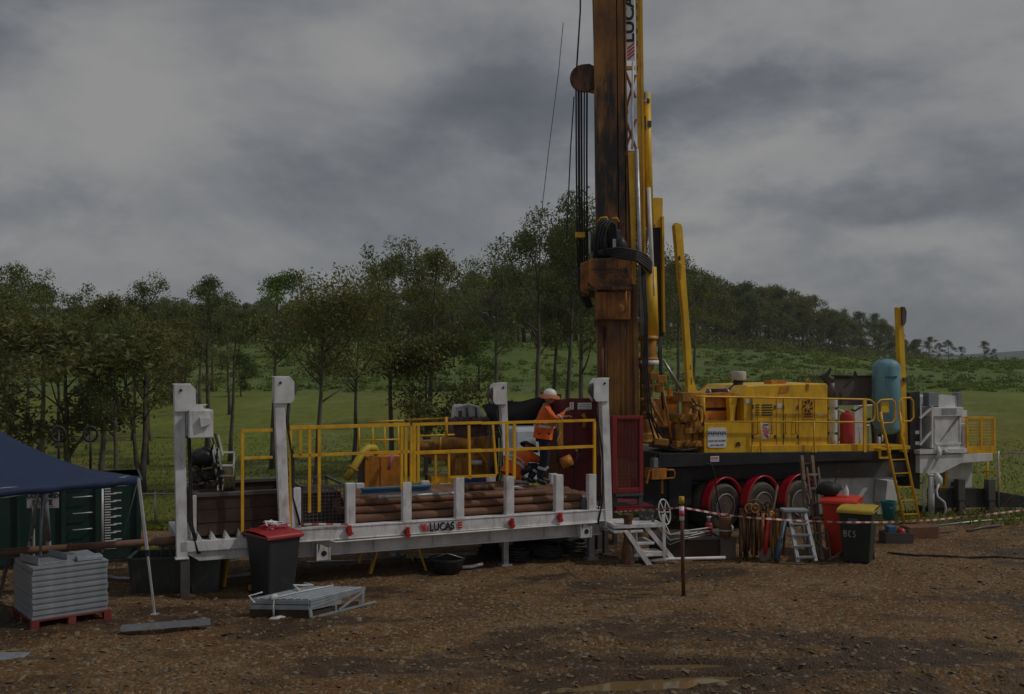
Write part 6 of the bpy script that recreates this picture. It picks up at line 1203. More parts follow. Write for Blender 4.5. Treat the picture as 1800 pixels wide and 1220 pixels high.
# bracket and jerry can by the mast
b0 = thing('jerry_can', 'grey plastic jerry can standing on the orange bracket beside the mast', 'jerry can', G.w(G.p(1158, 823, .1).x, .1, G.p(1158, 822, .1).z), G.yaw)
sp('can', greyplastic, lambda m: (m.prism([(-.17, 0), (.17, 0), (.17, .14), (.10, .20), (-.12, .22), (-.17, .17)], (0, -.09, 0), (1, 0, 0), (0, 0, 1), (0, .18, 0))), b0, .02)
sp('handle', greyplastic, lambda m: m.tube([(-.09, 0, .21), (-.06, 0, .255), (.04, 0, .245), (.07, 0, .20)], .018, 8), b0); sp('cap', greyplastic, lambda m: m.lathe((.13, 0, .17), [(.03, 0), (.03, .05)], 12), b0)
part('can_bracket', orange, lambda m: (gbox(m, 1146, 824, 1172, 843, -.05, .35), gtube(m, [(1172, 826), (1184, 826), (1186, 831), (1185, 840), (1172, 841)], .0, .02, 6), gtube(m, [(1136, 850), (1142, 828), (1147, 827)], .0, .03, 6), gbox(m, 1163, 843, 1166, 868, .1, .05)), bevel=.01)
part('front_support', black, lambda m: (gbox(m, 1140, 846, 1175, 905, .35, .9), gbox(m, 1176, 822, 1216, 890, .3, .25), gbox(m, 1198, 890, 1208, 938, .35, .12), gbox(m, 1090, 870, 1150, 900, .3, .8)))
part('grease_gun_hose', rubber, lambda m: gtube(m, [(1239, 815), (1250, 816), (1256, 830), (1258, 855), (1262, 880), (1268, 905)], -.07, .016, 6))
# things round the ladder foot and the tank at right
small('teal_bucket', 'teal plastic bucket below the white locker behind the yellow lidded bin', 'bucket', 1562, 913, 21.6, lambda t_: (sp('body', teal, lambda m: m.lathe((0, 0, 0), [(.11, 0), (.15, .34), (.165, .35), (.165, .39), (.15, .39), (.11, .03), (.001, .03)], 20), t_), sp('handle', steel, lambda m: m.tube([(-.16, 0, .37), (0, -.17, .25), (.16, 0, .37)], .007, 5), t_)), None)
small('timber_block', 'brown timber block under the foot of the yellow access ladder', 'block', 1617, 937, 21.2, lambda t_: sp('block', pipe_m, lambda m: m.box((-.34, -.15, -.02), (.34, .2, .24)), t_, .02), None, z=0, rz=10)
small('crate_of_parts', 'low dark crate of blue and red oddments between bin and access ladder', 'crate', 1575, 958, 20.6, lambda t_: (sp('crate', dsteel, lambda m: (m.box((-.28, -.2, 0), (.28, .2, .03)), m.box((-.28, -.2, .03), (-.25, .2, .22)), m.box((.25, -.2, .03), (.28, .2, .22)), m.box((-.25, -.2, .03), (.25, -.17, .22)), m.box((-.25, .17, .03), (.25, .2, .22))), t_, .006), sp('blue_oddment', bluep, lambda m: m.box((-.2, -.12, .03), (-.03, .1, .34)), t_, .02), sp('red_oddment', red, lambda m: m.blob((.1, 0, .2), (.1, .12, .1), 8), t_)), None, z=0.)
for k, (x0, y0, x1, y1, rr_) in enumerate(((1552, 952, 1598, 948, .03), (1600, 944, 1680, 935, .02), (1640, 926, 1800, 912, .022), (1700, 935, 1760, 925, .028))):
    Y0 = FPX*CAMZ/(y0-HOR); Y1 = FPX*CAMZ/(y1-HOR); m = MB(); A = wp(x0, y0, Y0); B = wp(x1, y1, Y1); m.tube([A+Vector((0, 0, .02)), (A+B)/2+Vector((0, .05, .03)), B+Vector((0, 0, .02))], rr_, 7)
    o = m.build('ground_pipe', steel if k % 2 == 0 else dsteel); tag(o, ('short grey pipe on the dirt beside the yellow lidded bin', 'thin dark pipe on the dirt below the access ladder', 'long thin grey pipe on the dirt below the landing jacks', 'short dark pipe on the dirt under the right landing jack')[k], 'pipe')
m = MB(); m.tube([wp(x, y, FPX*CAMZ/(y-HOR))+Vector((0, 0, .01)) for x, y in ((1560, 973), (1610, 977), (1660, 978), (1700, 981), (1750, 979), (1805, 983))], .022, 6); o = m.build('ground_hose', rubber); tag(o, 'black hose lying across the gravel right of the yellow lidded bin', 'hose')
# stake and tape
F = fr_at(1202, 1048); t = F.root('marker_stake', 'thin brown stake with a yellow top holding the red and white tape', 'stake')
sp('stake', rust2, lambda m: (m.tube([(0, 0, -.1), (-.02, 0, .75), (-.035, 0, 1.50)], .030, 8)), t); sp('yellow_cap', lidyel, lambda m: m.tube([(-.034, 0, 1.44), (-.036, 0, 1.55)], .042, 10), t); sp('knotted_tape', signw, lambda m: m.tube([(-.03, 0, 1.18), (-.035, 0, 1.40)], .038, 8), t); sp('tape_knot', pinkm, lambda m: m.tube([(-.032, -.01, 1.25), (-.035, -.01, 1.34)], .042, 8), t)
def tape(name, label, pts, seg=.10):
    m = MB(); P = [Vector(p) for p in pts]; Q_ = []
    for a, b in zip(P, P[1:]):
        n = max(1, int((b-a).length/seg))
        for i in range(n): Q_.append(a.lerp(b, i/n))
    Q_.append(P[-1]); up = Vector((0, .25, 1)).normalized()
    for i, (a, b) in enumerate(zip(Q_, Q_[1:])):
        u0 = Vector((0, math.sin(i*.35)*.6, 1)).normalized()*.016; u1 = Vector((0, math.sin((i+1)*.35)*.6, 1)).normalized()*.016
        m.add([a-u0, b-u1, b+u1, a+u0], [(0, 1, 2, 3)], i % 2)
    o = m.build(name, [M('tape_red_'+name, (.38, .05, .06), .6, var=.3), M('tape_pale_'+name, (.55, .50, .47), .6, var=.3)]); tag(o, label, 'tape'); return o
Ys = F.y; S0 = wp(1200, 892, Ys)
tape('barrier_tape', 'red and white barrier tape sagging from the stake to the right edge', [S0, wp(1260, 903, 16.5), wp(1320, 910, 17), wp(1400, 915, 17.4), wp(1480, 918, 17.8), wp(1560, 918, 18.3), wp(1640, 914, 19), wp(1720, 906, 19.6), wp(1805, 896, 20.2)])
tape('barrier_tape', 'red and white barrier tape from the trailer end to the stake', [wp(1078, 900, 18.2), wp(1110, 898, 17.4), wp(1160, 895, 16.6), S0])
tape('barrier_tape', 'red and white barrier tape lying along the trailer edge below the mesh basket', [T.w(*(T.p(522, 922, -.03)))+Vector((0, 0, .0)), T.w(*(T.p(560, 921, -.03))), T.w(*(T.p(612, 922, -.03)))])

# ================================================================== LEFT SIDE: tent, tank, stacks
A_ = Vector((-5.40, 14.8, 1.99)); foot = Vector(((272-900)/FPX*14.8, 14.8, 0))
dir1 = Vector((-1.15, -1.25, 0)).normalized(); dir2 = Vector((-dir1.y, dir1.x, 0)); dir2 = -dir2 if dir2.y < 0 else dir2
t = thing('canopy_tent', 'navy blue pop-up canopy tent with white metal legs at the left edge', 'tent', (A_.x, A_.y, 0)); S3 = 3.6
cn = [Vector((0, 0, 1.99)), dir1*S3+Vector((0, 0, 1.99)), (dir1+dir2)*S3+Vector((0, 0, 1.99)), dir2*S3+Vector((0, 0, 1.99))]; ctr = (dir1+dir2)*S3/2+Vector((0, 0, 3.03))
m = MB(); n = 14; vs = []
for e_ in range(4):
    a, b = cn[e_], cn[(e_+1) % 4]; o0 = len(m.v); loc = []
    for i in range(n+1):
        s_ = i/n
        for j in range(n+1):
            q = j/n; p_ = a.lerp(b, q); x = p_.lerp(ctr, s_); sag = math.sin(math.pi*q)*(1-s_); h = 1.99+(1.04)*(s_**1.7)*1.0+(.0)
            x.z = h - .10*math.sin(math.pi*q)*math.sin(math.pi*s_)-.05*sag*0; inward = (ctr-p_).normalized()*.03*math.sin(math.pi*q)*(1-s_); x.x += inward.x; x.y += inward.y; loc.append(x)
    m.add(loc, [(i*(n+1)+j, i*(n+1)+j+1, (i+1)*(n+1)+j+1, (i+1)*(n+1)+j) for i in range(n) for j in range(n)], 0, True)
cnp = m.build('canopy', navy, t); cnp.modifiers.new('th', 'SOLIDIFY').thickness = .008
m = MB()
for e_ in range(4):
    a, b = cn[e_], cn[(e_+1) % 4]; loc = []
    for j in range(n+1):
        q = j/n; p_ = a.lerp(b, q); inward = (ctr-p_).normalized()*.03*math.sin(math.pi*q); p_ = p_+Vector((inward.x, inward.y, 0)); loc += [p_+Vector((0, 0, .006)), p_+Vector((0, 0, -.11+.015*math.sin(j*2.2)))]
    m.add(loc, [(2*j, 2*j+1, 2*j+3, 2*j+2) for j in range(n)], 0, True)
vl = m.build('valance', navy, cnp); vl.modifiers.new('th', 'SOLIDIFY').thickness = .006
legm = M('white_tent_pole', (.60, .62, .64), .4, .3, dirt=(.3, .26, .2), damt=.4, thr=.55)
ft = [foot-Vector((A_.x, A_.y, 0)), dir1*S3+Vector((-.1, -.1, 0)), (dir1+dir2)*S3, dir2*S3]
for c, f_ in zip(cn, ft):
    mid = c.lerp(f_, .55); l_ = sp('leg', legm, lambda m: (m.bar(c-Vector((0, 0, .02)), mid, .036, .036, up=(0, 1, 0)), m.bar(mid, f_, .026, .026, up=(0, 1, 0)), m.box(tuple(f_+Vector((-.05, -.05, -.02))), tuple(f_+Vector((.05, .05, .01))))), t)
    sp('leg_clamp', black, lambda m: m.box(tuple(mid-Vector((.028, .028, .05))), tuple(mid+Vector((.028, .028, .04)))), l_)
sp('truss_bar', legm, lambda m: [m.bar((cn[i].lerp(cn[(i+1) % 4], a)*.96+ctr*.04)*1.0+Vector((0, 0, z0-.0)), (cn[i].lerp(cn[(i+1) % 4], b)*.96+ctr*.04)+Vector((0, 0, z1)), .016, .02) for i in range(4) for a, b, z0, z1 in ((.02, .5, -.04, -.16), (.02, .5, -.16, -.04), (.5, .98, -.16, -.04), (.5, .98, -.04, -.16))], t)
sp('guy_rope', M('rope', (.3, .3, .3), .8), lambda m: m.tube([cn[0], wp(203, 1000, 18.0)-Vector((A_.x, A_.y, 0))], .008, 5), t)
# green tank with gauge
F = Fr((150-900)/FPX*18.4, 18.4, 22); t = F.root('green_tank', 'dark green mud tank with white level marks, behind the tent', 'tank'); ax = F.p(248, 900).x; lx0 = F.p(-140, 900).x
zt2 = F.p(230, 843).z
tb = sp('tank_wall', tankgreen, lambda m: (m.box((lx0, 0, .06), (ax, 1.8, zt2)), m.box((lx0, -.03, zt2-.07), (ax+.03, 1.83, zt2))), t, .01)
sp('wall_rib', tankgreen, lambda m: [m.box((F.p(x, 900).x, -.06, .08), (F.p(x, 900).x+.07, -.002, zt2-.08)) for x in (30, 108, 168, 240)], tb)
sp('skid_base', black, lambda m: m.box((lx0, -.05, -.03), (ax, 1.7, .058)), t)
sp('level_mark', signw, lambda m: [m.box((F.p(184, 900).x, -.012, z), (F.p(184, 900).x+(.20 if k % 3 == 0 else .10), -.004, z+.018)) for k, z in enumerate([.25+.047*i for i in range(30)])]+[m.box((F.p(190+rqx, 900).x+.09, -.012, .27+.14*i), (F.p(190+rqx, 900).x+.22, -.004, .29+.14*i)) for i, rqx in enumerate((0, 1, 0, 1, 0, 1, 0, 1, 0))], tb)
sp('gauge_tube', legm, lambda m: m.tube([(F.p(180, 900).x, -.05, .2), (F.p(180, 900).x, -.05, zt2-.08)], .022, 8), t)
sp('rung', legm, lambda m: [m.tube([(F.p(128, 900).x, -.03, z), (F.p(130, 900).x, -.09, z), (F.p(160, 900).x, -.09, z+.01), (F.p(162, 900).x, -.03, z)], .012, 6) for z in (.35, .64, .93, 1.22, 1.5)], tb)
for px in (103, 159): sp('hoop_handrail', black, lambda m: (m.tube([F.p(px+12*math.cos(a_), 763+13*math.sin(a_), .1) for a_ in [2*math.pi*i/16 for i in range(16)]], .022, 7, closed=True), m.tube([F.p(px, 757, .1), F.p(px, 830, .1)], .022, 7)), t)
sp('hoop_end', dsteel, lambda m: m.box((F.p(108, 978).x, -.4, .0), (F.p(112, 978).x, -.36, .05)), t) if 0 else None
# tripod and confined space sign
hd = wp(75, 852, 16.0); t = thing('rescue_tripod', 'silver tripod with a red head under the canopy', 'tripod', (hd.x, hd.y, 0)); H0 = Vector((0, 0, hd.z))
for f_, r in ((wp(68, 1012, 15.2), .022), (wp(92, 985, 17.0), .05), (wp(36, 990, 16.9), .03)):
    f_ = Vector((f_.x-hd.x, f_.y-hd.y, -.02)); sp('leg', alu, lambda m: (m.tube([H0+Vector((f_.x*.12, f_.y*.1, 0)), f_.lerp(H0, .45)], r, 8), m.tube([f_.lerp(H0, .5), f_], r*.8, 8)), t)
sp('tripod_head', redp, lambda m: (m.box((-.20, -.06, hd.z-.02), (.22, .08, hd.z+.05)), m.cyl((.12, -.1, hd.z-.05), (.12, .1, hd.z-.05), .06, 12)), t, .01)
SF = Fr(*[(75-900)/FPX*17.0, 17.0], 3); t = SF.root('warning_sign', 'white CONFINED SPACE warning sign hanging beneath the canopy', 'sign')
sp('board', signw, lambda m: m.box((SF.p(47, 877).x, 0, SF.p(75, 893).z), (SF.p(103, 877).x, .006, SF.p(75, 856).z)), t); c = SF.p(75, 876); 
text_mesh('CONFINED', .105, 'sign_text', inkk, t, (c.x, -.004, c.z+.01), (1, 0, 0), (0, 0, 1), .002, .004, 'CENTER'); text_mesh('SPACE', .115, 'sign_text', inkk, t, (c.x, -.004, c.z-.105), (1, 0, 0), (0, 0, 1), .002, .004, 'CENTER')
sp('red_band', inkr, lambda m: (m.box((c.x-.24, -.004, c.z+.11), (c.x+.24, -.001, c.z+.17)), m.box((c.x-.2, -.004, c.z-.135), (c.x+.2, -.001, c.z-.128))), t)
sp('hanger', dsteel, lambda m: [m.tube([(SF.p(x, 860).x, 0, SF.p(x, 857).z), (SF.p(x, 860).x, .0, 2.2)], .006, 5) for x in (50, 100)], t)
# orange loops behind the stack, long rusty pipe and trestle
for x0, x1, y in ((110, 146, 979), (130, 184, 980)):
    Y_ = 15.6 if x0 < 120 else 15.9; m = MB(); a = wp(x0, y, Y_); b = wp(x1, y, Y_); m.tube([(a.x, Y_, -.05), (a.x, Y_, a.z-.05), (a.x+.05, Y_, a.z), (b.x-.05, Y_, a.z), (b.x, Y_, a.z-.05), (b.x, Y_, -.05)], .018, 7); m.bar((a.x, Y_, .3), (b.x, Y_, .3), .02, .02)
    o = m.build('red_hoop', binred); tag(o, 'low orange red tube hoop behind the aluminium stack, ' + ('left one' if x0 < 120 else 'right one'), 'hoop')
m = MB(); a = wp(-40, 974, 15.7); b = wp(308, 950, 16.4); m.tube([a, b], .058, 16, cap=False); m.tube([b-(b-a).normalized()*.3, b], .072, 16); m.tube([a.lerp(b, .45), a.lerp(b, .47)], .066, 16); o = m.build('long_pipe', M('long_rusty_pipe', (.22, .115, .07), .6, var=.35, dirt=(.36, .30, .26), damt=.4, dscale=2, thr=.55, bump=.2)); tag(o, 'long brown rusty pipe running level past the green tank to the trailer corner', 'pipe')
for px, f_ in ((20, .17), (292, .955)):
    c = a.lerp(b, f_); tt = thing('pipe_trestle', 'small steel trestle under the long brown pipe ' + ('behind the aluminium stack' if px < 100 else 'beside the trailer corner'), 'trestle', (c.x, c.y, 0)); sp('frame', dsteel, lambda m: (m.bar((-.2, 0, -.02), (-.05, 0, c.z-.06), .04), m.bar((.2, 0, -.02), (.05, 0, c.z-.06), .04), m.bar((-.12, 0, c.z-.08), (.12, 0, c.z-.08), .05, .04)), tt)
# aluminium stack on a red pallet
F = Fr((58-900)/FPX*13.85, 13.85, 39); 
PL = F.root('red_pallet', 'worn red wooden pallet under the aluminium stack', 'pallet'); w0 = F.p(196, 1100).x; l0 = -.02; dp_ = 1.15
sp('deck_board', palletred, lambda m: [m.box((l0, k*.165, .125), (w0, k*.165+.12, .145)) for k in range(7)], PL); sp('block', palletred, lambda m: [m.box((x, y, .02), (x+.10, y+.12, .124)) for x in (l0, (l0+w0)/2-.05, w0-.10) for y in (0, .5, dp_-.16)]+[m.box((l0, y, -.01), (w0, y+.12, .019)) for y in (0, .5, dp_-.16)], PL)
sx1 = F.p(191, 1050).x; nl = 9; hh_ = .705/nl; m = MB()
m.box((0, .04, .0), (sx1, .06, hh_*.55)); m.box((0, .045, hh_*.55), (sx1, .06, hh_*.80)); m.box((0, .022, hh_*.80), (sx1, 1.02, hh_-.004)); m.box((0, 1.0, 0), (sx1, 1.02, hh_*.8)); m.box((0, .06, 0), (.012, 1.0, hh_*.8)); m.box((sx1-.012, .06, 0), (sx1, 1.0, hh_*.8)); pz_ = m.build('aluminium_panel', alu)
pd = pz_.data; bpy.data.objects.remove(pz_)
for k in range(nl): o = bpy.data.objects.new('aluminium_sheet', pd); COL.objects.link(o); q = F.w(rp.uniform(-.008, .008), rp.uniform(-.01, .01), .147+k*hh_); o.location = q; o.rotation_euler = (0, 0, F.yaw); tag(o, 'grey ribbed aluminium panel in the tall stack on the red pallet', 'panel', 'panels stacked on the red pallet')
m = MB(); m.box((0, 0, 0), (.42, .55, .012)); m.box((0, 0, .012), (.012, .55, .10)); m.box((.408, 0, .012), (.42, .55, .10)); o = m.build('folded_sheet', alu); o.location = F.w(.12, .2, .150+nl*hh_); o.rotation_euler = (0, 0, F.yaw+.2); tag(o, 'short folded aluminium channel lying on top of the tall stack', 'channel')
m = MB(); m.box((0, 0, 0), (.34, .22, .05)); o = m.build('small_plate', alu, bevel=.006); o.location = F.w(.62, .15, .150+nl*hh_); o.rotation_euler = (0, 0, F.yaw-.1); tag(o, 'small flat aluminium plate on the right top of the tall stack', 'plate')
# bundle of panels on the ground with wrap
F = Fr((545-900)/FPX*14.55, 14.55, 36); BU = F.root('panel_bundle', 'flat bundle of aluminium panels on timber, wrapped with white straps, by the red lidded bin', 'bundle')
for v in (0.02, .80, 1.55): sp('bearer', brownbox, lambda m: m.box((.02, v, -.02), (.80, v+.10, .10)), BU)
sp('side_board', brownbox, lambda m: m.box((.0, .0, -.02), (.03, 1.68, .125)), BU)
def slab(m):
    for k in range(2): z = .13+k*.085; m.box((.0, .0, z), (.50, 1.68, z+.075)); m.box((-.012, .03, z+.008), (.0, .93, z+.06)); m.box((-.012, 1.0, z+.008), (.0, 1.64, z+.06))
    for k in range(8): m.prism([(0, 0), (.17, 0), (.165, .010), (.01, .010)], (.0, .05+k*.20, .292), (0, 1, 0), (0, 0, 1), (.86, 0, .02))
sp('panel', alu, slab, BU)
sp('sloping_panel', alu, lambda m: (m.hexa([(.0, .0, .13), (.0, 1.64, .13), (.0, 1.64, .16), (.0, .0, .16)], [(.88, .0, .26), (.88, 1.64, .26), (.88, 1.64, .31), (.88, .0, .31)]), *[m.bar((.0, -.012, .165+k*.05), (.88, -.012, .275+k*.018), .02, .018) for k in range(3)], m.prism([(0, .13), (0, .29), (.88, .32), (.88, .26)], (0, -.006, 0), (1, 0, 0), (0, 0, 1), (0, .012, 0))), BU)
sp('brace_bar', alu, lambda m: (m.bar((.0, -.05, .015), (1.08, .02, .035), .07, .03), m.bar((.45, -.02, .04), (.86, .0, .25), .035, .03), m.bar((.84, .0, .03), (.86, .0, .29), .04, .03), m.bar((.0, -.03, .02), (.0, 0, .16), .04, .03), m.bar((.40, -.02, .02), (.40, 0, .17), .02, .02)), BU)
sp('strap', M('white_wrap', (.62, .64, .66), .4, bump=.6, bscale=30), lambda m: (m.tube([(-.03, .95, .0), (-.035, .95, .2), (-.02, .95, .32), (.4, .90, .335), (.85, .85, .34)], .013, 5), m.tube([(-.02, 1.5, .24), (.03, 1.75, .33), (.12, 1.55, .37)], .013, 5), m.tube([(.5, 1.2, .33), (.62, 1.6, .38), (.72, 1.2, .36), (.8, 1.6, .38)], .018, 5), m.blob((-.02, .95, .33), (.06, .05, .05), 8, jit=.3), m.blob((-.12, .72, .02), (.10, .12, .035), 10, jit=.35)), BU)
for o in [x for x in bpy.data.objects if x.parent == BU]:      # the pile has slumped sideways: its sides are not square to each other
    for v in o.data.vertices: x, y, z = v.co; v.co = (x*1.12*.68-y*.52, x*1.12*.73+y*.52*.06, z*.93)
BU.rotation_euler = (0, 0, 0)
# single channel on the dirt
F = Fr((212-900)/FPX*13.75, 13.75, 6); m = MB(); L1 = F.p(367, 1108).x; m.box((0, 0, 0), (L1, .10, .008)); m.box((0, 0, .008), (L1, .008, .07)); m.box((0, .092, .008), (L1, .10, .07)); o = m.build('aluminium_channel', alu); o.location = (F.x, F.y, .03); o.rotation_euler = (R(-3), R(-2), F.yaw+R(4)); tag(o, 'single aluminium channel lying on the dirt between tent leg and bundle', 'channel')
m = MB(); m.box((0, 0, 0), (.5, .3, .06)); o = m.build('metal_offcut', alu, bevel=.01); o.location = wp(-40, 1160, 12.4)*1.0; o.location.z = .0; tag(o, 'grey metal offcut on the dirt cut off by the left edge', 'offcut')
# dark tubs below the trailer corner
for x0, x1, lb in ((224, 318, 'dark plastic tub left of the trailer support leg'), (331, 388, 'dark plastic tub right of the trailer support leg, under the trailer corner')):
    F = fr_at((x0+x1)/2, 1044, 8); t = F.root('plastic_tub', lb, 'tub'); a = F.p(x0, 985).x; b = F.p(x1, 985).x; z = F.p(x0, 982).z
    def tub(m):
        q = .05; lo_ = [(a+q, q, 0), (b-q, q, 0), (b-q, .7-q, 0), (a+q, .7-q, 0)]; hi_ = [(a, 0, z), (b, 0, z), (b, .7, z), (a, .7, z)]; m.add(lo_+hi_, [(0, 3, 2, 1), (0, 1, 5, 4), (1, 2, 6, 5), (2, 3, 7, 6), (3, 0, 4, 7)]); ins = lambda p, k: (p[0]+(k if p[0] < (a+b)/2 else -k), p[1]+(k if p[1] < .35 else -k), p[2]); hi2 = [ins(p, .03) for p in hi_]; lo2 = [(ins(p, .03)[0], ins(p, .03)[1], .03) for p in lo_]; m.add(hi_+hi2, [(0, 1, 5, 4), (1, 2, 6, 5), (2, 3, 7, 6), (3, 0, 4, 7)]); m.add(hi2+lo2, [(0, 1, 5, 4), (1, 2, 6, 5), (2, 3, 7, 6), (3, 0, 4, 7), (4, 5, 6, 7)])
    sp('tub_body', tubm, tub, t); sp('rim', tubm, lambda m: (m.box((a-.02, -.02, z-.03), (b+.02, .0, z+.005)), m.box((a-.02, .7, z-.03), (b+.02, .72, z+.005)), m.box((a-.02, .0, z-.03), (a, .7, z+.005)), m.box((b, .0, z-.03), (b+.02, .7, z+.005))), t)
# yellow hose, white pipes, trestles under the trailer
m = MB(); m.tube([wp(248, 968, 17.6), wp(280, 965, 17.6), wp(312, 962, 17.8), wp(340, 966, 18)], .045, 8); m.tube([wp(248, 976, 17.7), wp(285, 971, 17.7), wp(315, 970, 17.8)], .03, 8); o = m.build('yellow_hose', M('yellow_hose', (.45, .40, .04), .6)); tag(o, 'dull yellow hoses lying behind the tubs beside the trailer corner', 'hose')
for k, (x0, y0, x1, y1, Y0, Y1) in enumerate(((372, 1018, 440, 1010, 17.2, 17.5), (540, 990, 690, 983, 18.5, 19), (715, 978, 860, 972, 19, 19.4), (735, 990, 860, 980, 18.8, 19.2), (812, 997, 848, 991, 17.9, 18.1), (185, 1012, 232, 1018, 17.2, 17.0), (380, 985, 430, 975, 18.6, 18.8))):
    m = MB(); m.tube([wp(x0, y0, Y0), (wp(x0, y0, Y0)+wp(x1, y1, Y1))/2+Vector((0, 0, -.02)), wp(x1, y1, Y1)], (.045, .04, .05, .05, .03, .03, .04)[k], 8); o = m.build('grey_pipe', steel if k % 2 else white); tag(o, ('white pipe between the dark tub and the red lidded bin', 'long grey pipe under the left half of the trailer', 'upper grey pipe seen under the middle of the trailer', 'lower grey pipe seen under the middle of the trailer', 'short white pipe by the black tub under the trailer', 'thin grey pipe at the foot of the green tank', 'white pipe above the yellow trestle leg at left')[k], 'pipe')
for px, gy, lb in ((424, 1030, 'yellow steel trestle behind the red lidded bin'), (700, 1004, 'yellow steel trestle under the middle of the trailer')):
    F = fr_at(px, gy, 20); t = F.root('yellow_trestle', lb, 'trestle', ); z = .62 if px > 500 else .78; w_ = .5 if px > 500 else .28
    for s in (-1, 1):
        for v in (0, .9): sp('leg', yellow, lambda m: m.bar((s*w_, v, -.02), (s*w_*.6, v+.05, z), .07, .04), t)
    sp('top_beam', yellow, lambda m: [m.box((-w_*.7, v, z), (w_*.7, v+.09, z+.07)) for v in (0, .85)], t)
small('black_tub', 'low black tub in the shadow beneath the trailer', 'tub', 786, 1003, 17.7, lambda t_: (sp('body', rubber, lambda m: m.lathe((0, 0, 0), [(.22, 0), (.30, .22), (.32, .23), (.32, .26), (.29, .26), (.21, .03), (.001, .03)], 20), t_), sp('handle', steel, lambda m: m.tube([(-.3, 0, .24), (0, -.05, .34), (.3, 0, .24)], .01, 5), t_)), None, z=0)
# black sheet hung behind the trailer
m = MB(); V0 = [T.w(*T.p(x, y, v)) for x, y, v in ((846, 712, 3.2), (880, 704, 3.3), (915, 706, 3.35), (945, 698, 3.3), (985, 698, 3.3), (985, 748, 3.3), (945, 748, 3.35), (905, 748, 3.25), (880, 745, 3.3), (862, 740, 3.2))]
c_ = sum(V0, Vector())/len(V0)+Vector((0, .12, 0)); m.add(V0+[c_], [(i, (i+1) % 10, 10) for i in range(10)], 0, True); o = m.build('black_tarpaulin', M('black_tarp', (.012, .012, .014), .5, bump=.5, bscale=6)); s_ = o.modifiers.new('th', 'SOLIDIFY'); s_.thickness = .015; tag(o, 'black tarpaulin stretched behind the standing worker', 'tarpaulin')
tp_ = thing('tarpaulin_frame', 'dark poles carrying the black tarpaulin behind the trailer', 'frame', T.w(0, 3.34, 0), T.yaw)
sp('pole', dsteel, lambda m: [m.tube([(T.p(x, 800, 3.34).x, 0.04, -.1), (T.p(x, y, 3.34).x, .04, T.p(x, y, 3.34).z)], .025, 7) for x, y in ((862, 712), (983, 700))]+[m.tube([(T.p(862, 800, 3.34).x, .04, T.p(862, 712, 3.34).z), (T.p(983, 800, 3.34).x, .04, T.p(983, 701, 3.34).z)], .02, 7)], tp_)
m = MB(); a = T.p(905, 800, 2.5); b = T.p(940, 752, 2.5); m.box((a.x, 0, a.z-.6), (b.x+.2, .7, b.z)); o = m.build('bulk_bag', sheetw, bevel=.08); o.location = T.w(0, 2.55, 0); o.rotation_euler = (0, 0, T.yaw); tag(o, 'pale white bulk bag behind the crouching worker', 'bag')

# ---- yellow pump unit behind the trailer
K = Fr(*T.w(T.p(640, 900, 3.4).x, 3.6, 0)[:2], 14.); kb, kp, kt = dfn(K)
pu = K.root('pump_unit', 'yellow and orange mud pump unit with guardrails behind the pipe trailer', 'pump unit')
pt('orange_tank', orange, lambda m: (kb(m, 641, 802, 706, 868, 0, 1.2),), pu, .012)
pt('tank_edge', brownbox, lambda m: (kb(m, 636, 800, 641, 868, 0, .9), kb(m, 668, 804, 669, 866, -.006, .004), kb(m, 706, 800, 730, 838, .3, .8)), pu)
pt('suction_pipe', lidyel, lambda m: (kt(m, [(609, 842, -.4), (624, 818, -.3), (640, 792, -.2), (648, 787, -.1), (658, 788, 0), (662, 796, .1)], 0, .075, 12)), pu)
pt('pipe_flange', ochre, lambda m: (kt(m, [(619, 826, -.3), (622, 821, -.3)], 0, .11, 12), kt(m, [(640, 803, -.18), (643, 799, -.18)], 0, .10, 12)), pu)
pt('upper_guardrail', yellow, lambda m: ([kt(m, [(631, y, .3), (706, y-3, .3)], .3, .018, 6) for y in (749, 775)]+[kt(m, [(x, 748, .3), (x+.5, 802, .3)], .3, .018, 6) for x in (631, 655, 676, 700)]+[kt(m, [(716, 738, .8), (790, 735, .8)], .8, .02, 6), kt(m, [(650, 742, .8), (710, 739, .8)], .8, .02, 6), kt(m, [(726, 767, .2), (800, 764, .2)], .2, .022, 6), kt(m, [(784, 733, .2), (785, 770, .2)], .2, .03, 6), kt(m, [(774, 768, .2), (774, 790, .2)], .2, .02, 6)]), pu)
pt('pump_base', yellow, lambda m: (kb(m, 786, 838, 872, 872, .3, 1.0), kb(m, 758, 838, 786, 868, .35, .7)), pu, .01)
pt('blue_stripe', M('purple_blue_stripe', (.05, .06, .28), .5), lambda m: kb(m, 814, 840, 862, 848, .292, .006), pu)
pt('pump_body', ochre, lambda m: (kp(m, [(726, 778), (790, 776), (836, 768), (870, 766), (875, 800), (858, 838), (800, 838), (790, 812), (760, 806), (726, 800)], .5, .7), kt(m, [(730, 786), (800, 778), (830, 782)], .42, .12, 12), kb(m, 800, 805, 812, 838, .35, .3), kt(m, [(840, 790), (856, 812), (858, 835)], .4, .05, 8)), pu, .02)
pt('pump_lamp', white2, lambda m: (kt(m, [(838, 810), (838, 816)], .3, .12, 14), kt(m, [(782, 850), (782, 868)], .28, .12, 14)), pu)
pt('pump_chute', yellow, lambda m: (m.bar(K.p(772, 842, .2), K.p(740, 868, .1), .12, .05), kb(m, 764, 800, 768, 842, .25, .06)), pu)
pt('engine_block', M('grimy_maroon', (.09, .035, .035), .6, dirt=(.25, .2, .17), damt=.5, dscale=6, thr=.5), lambda m: (kb(m, 798, 738, 856, 772, .6, .7), kt(m, [(800, 742), (856, 740)], .55, .07, 10), *[m.blob(K.p(800+k*11, 740, .55), .10, 8, jit=.2, sd_=k) for k in range(6)]), pu, .02)
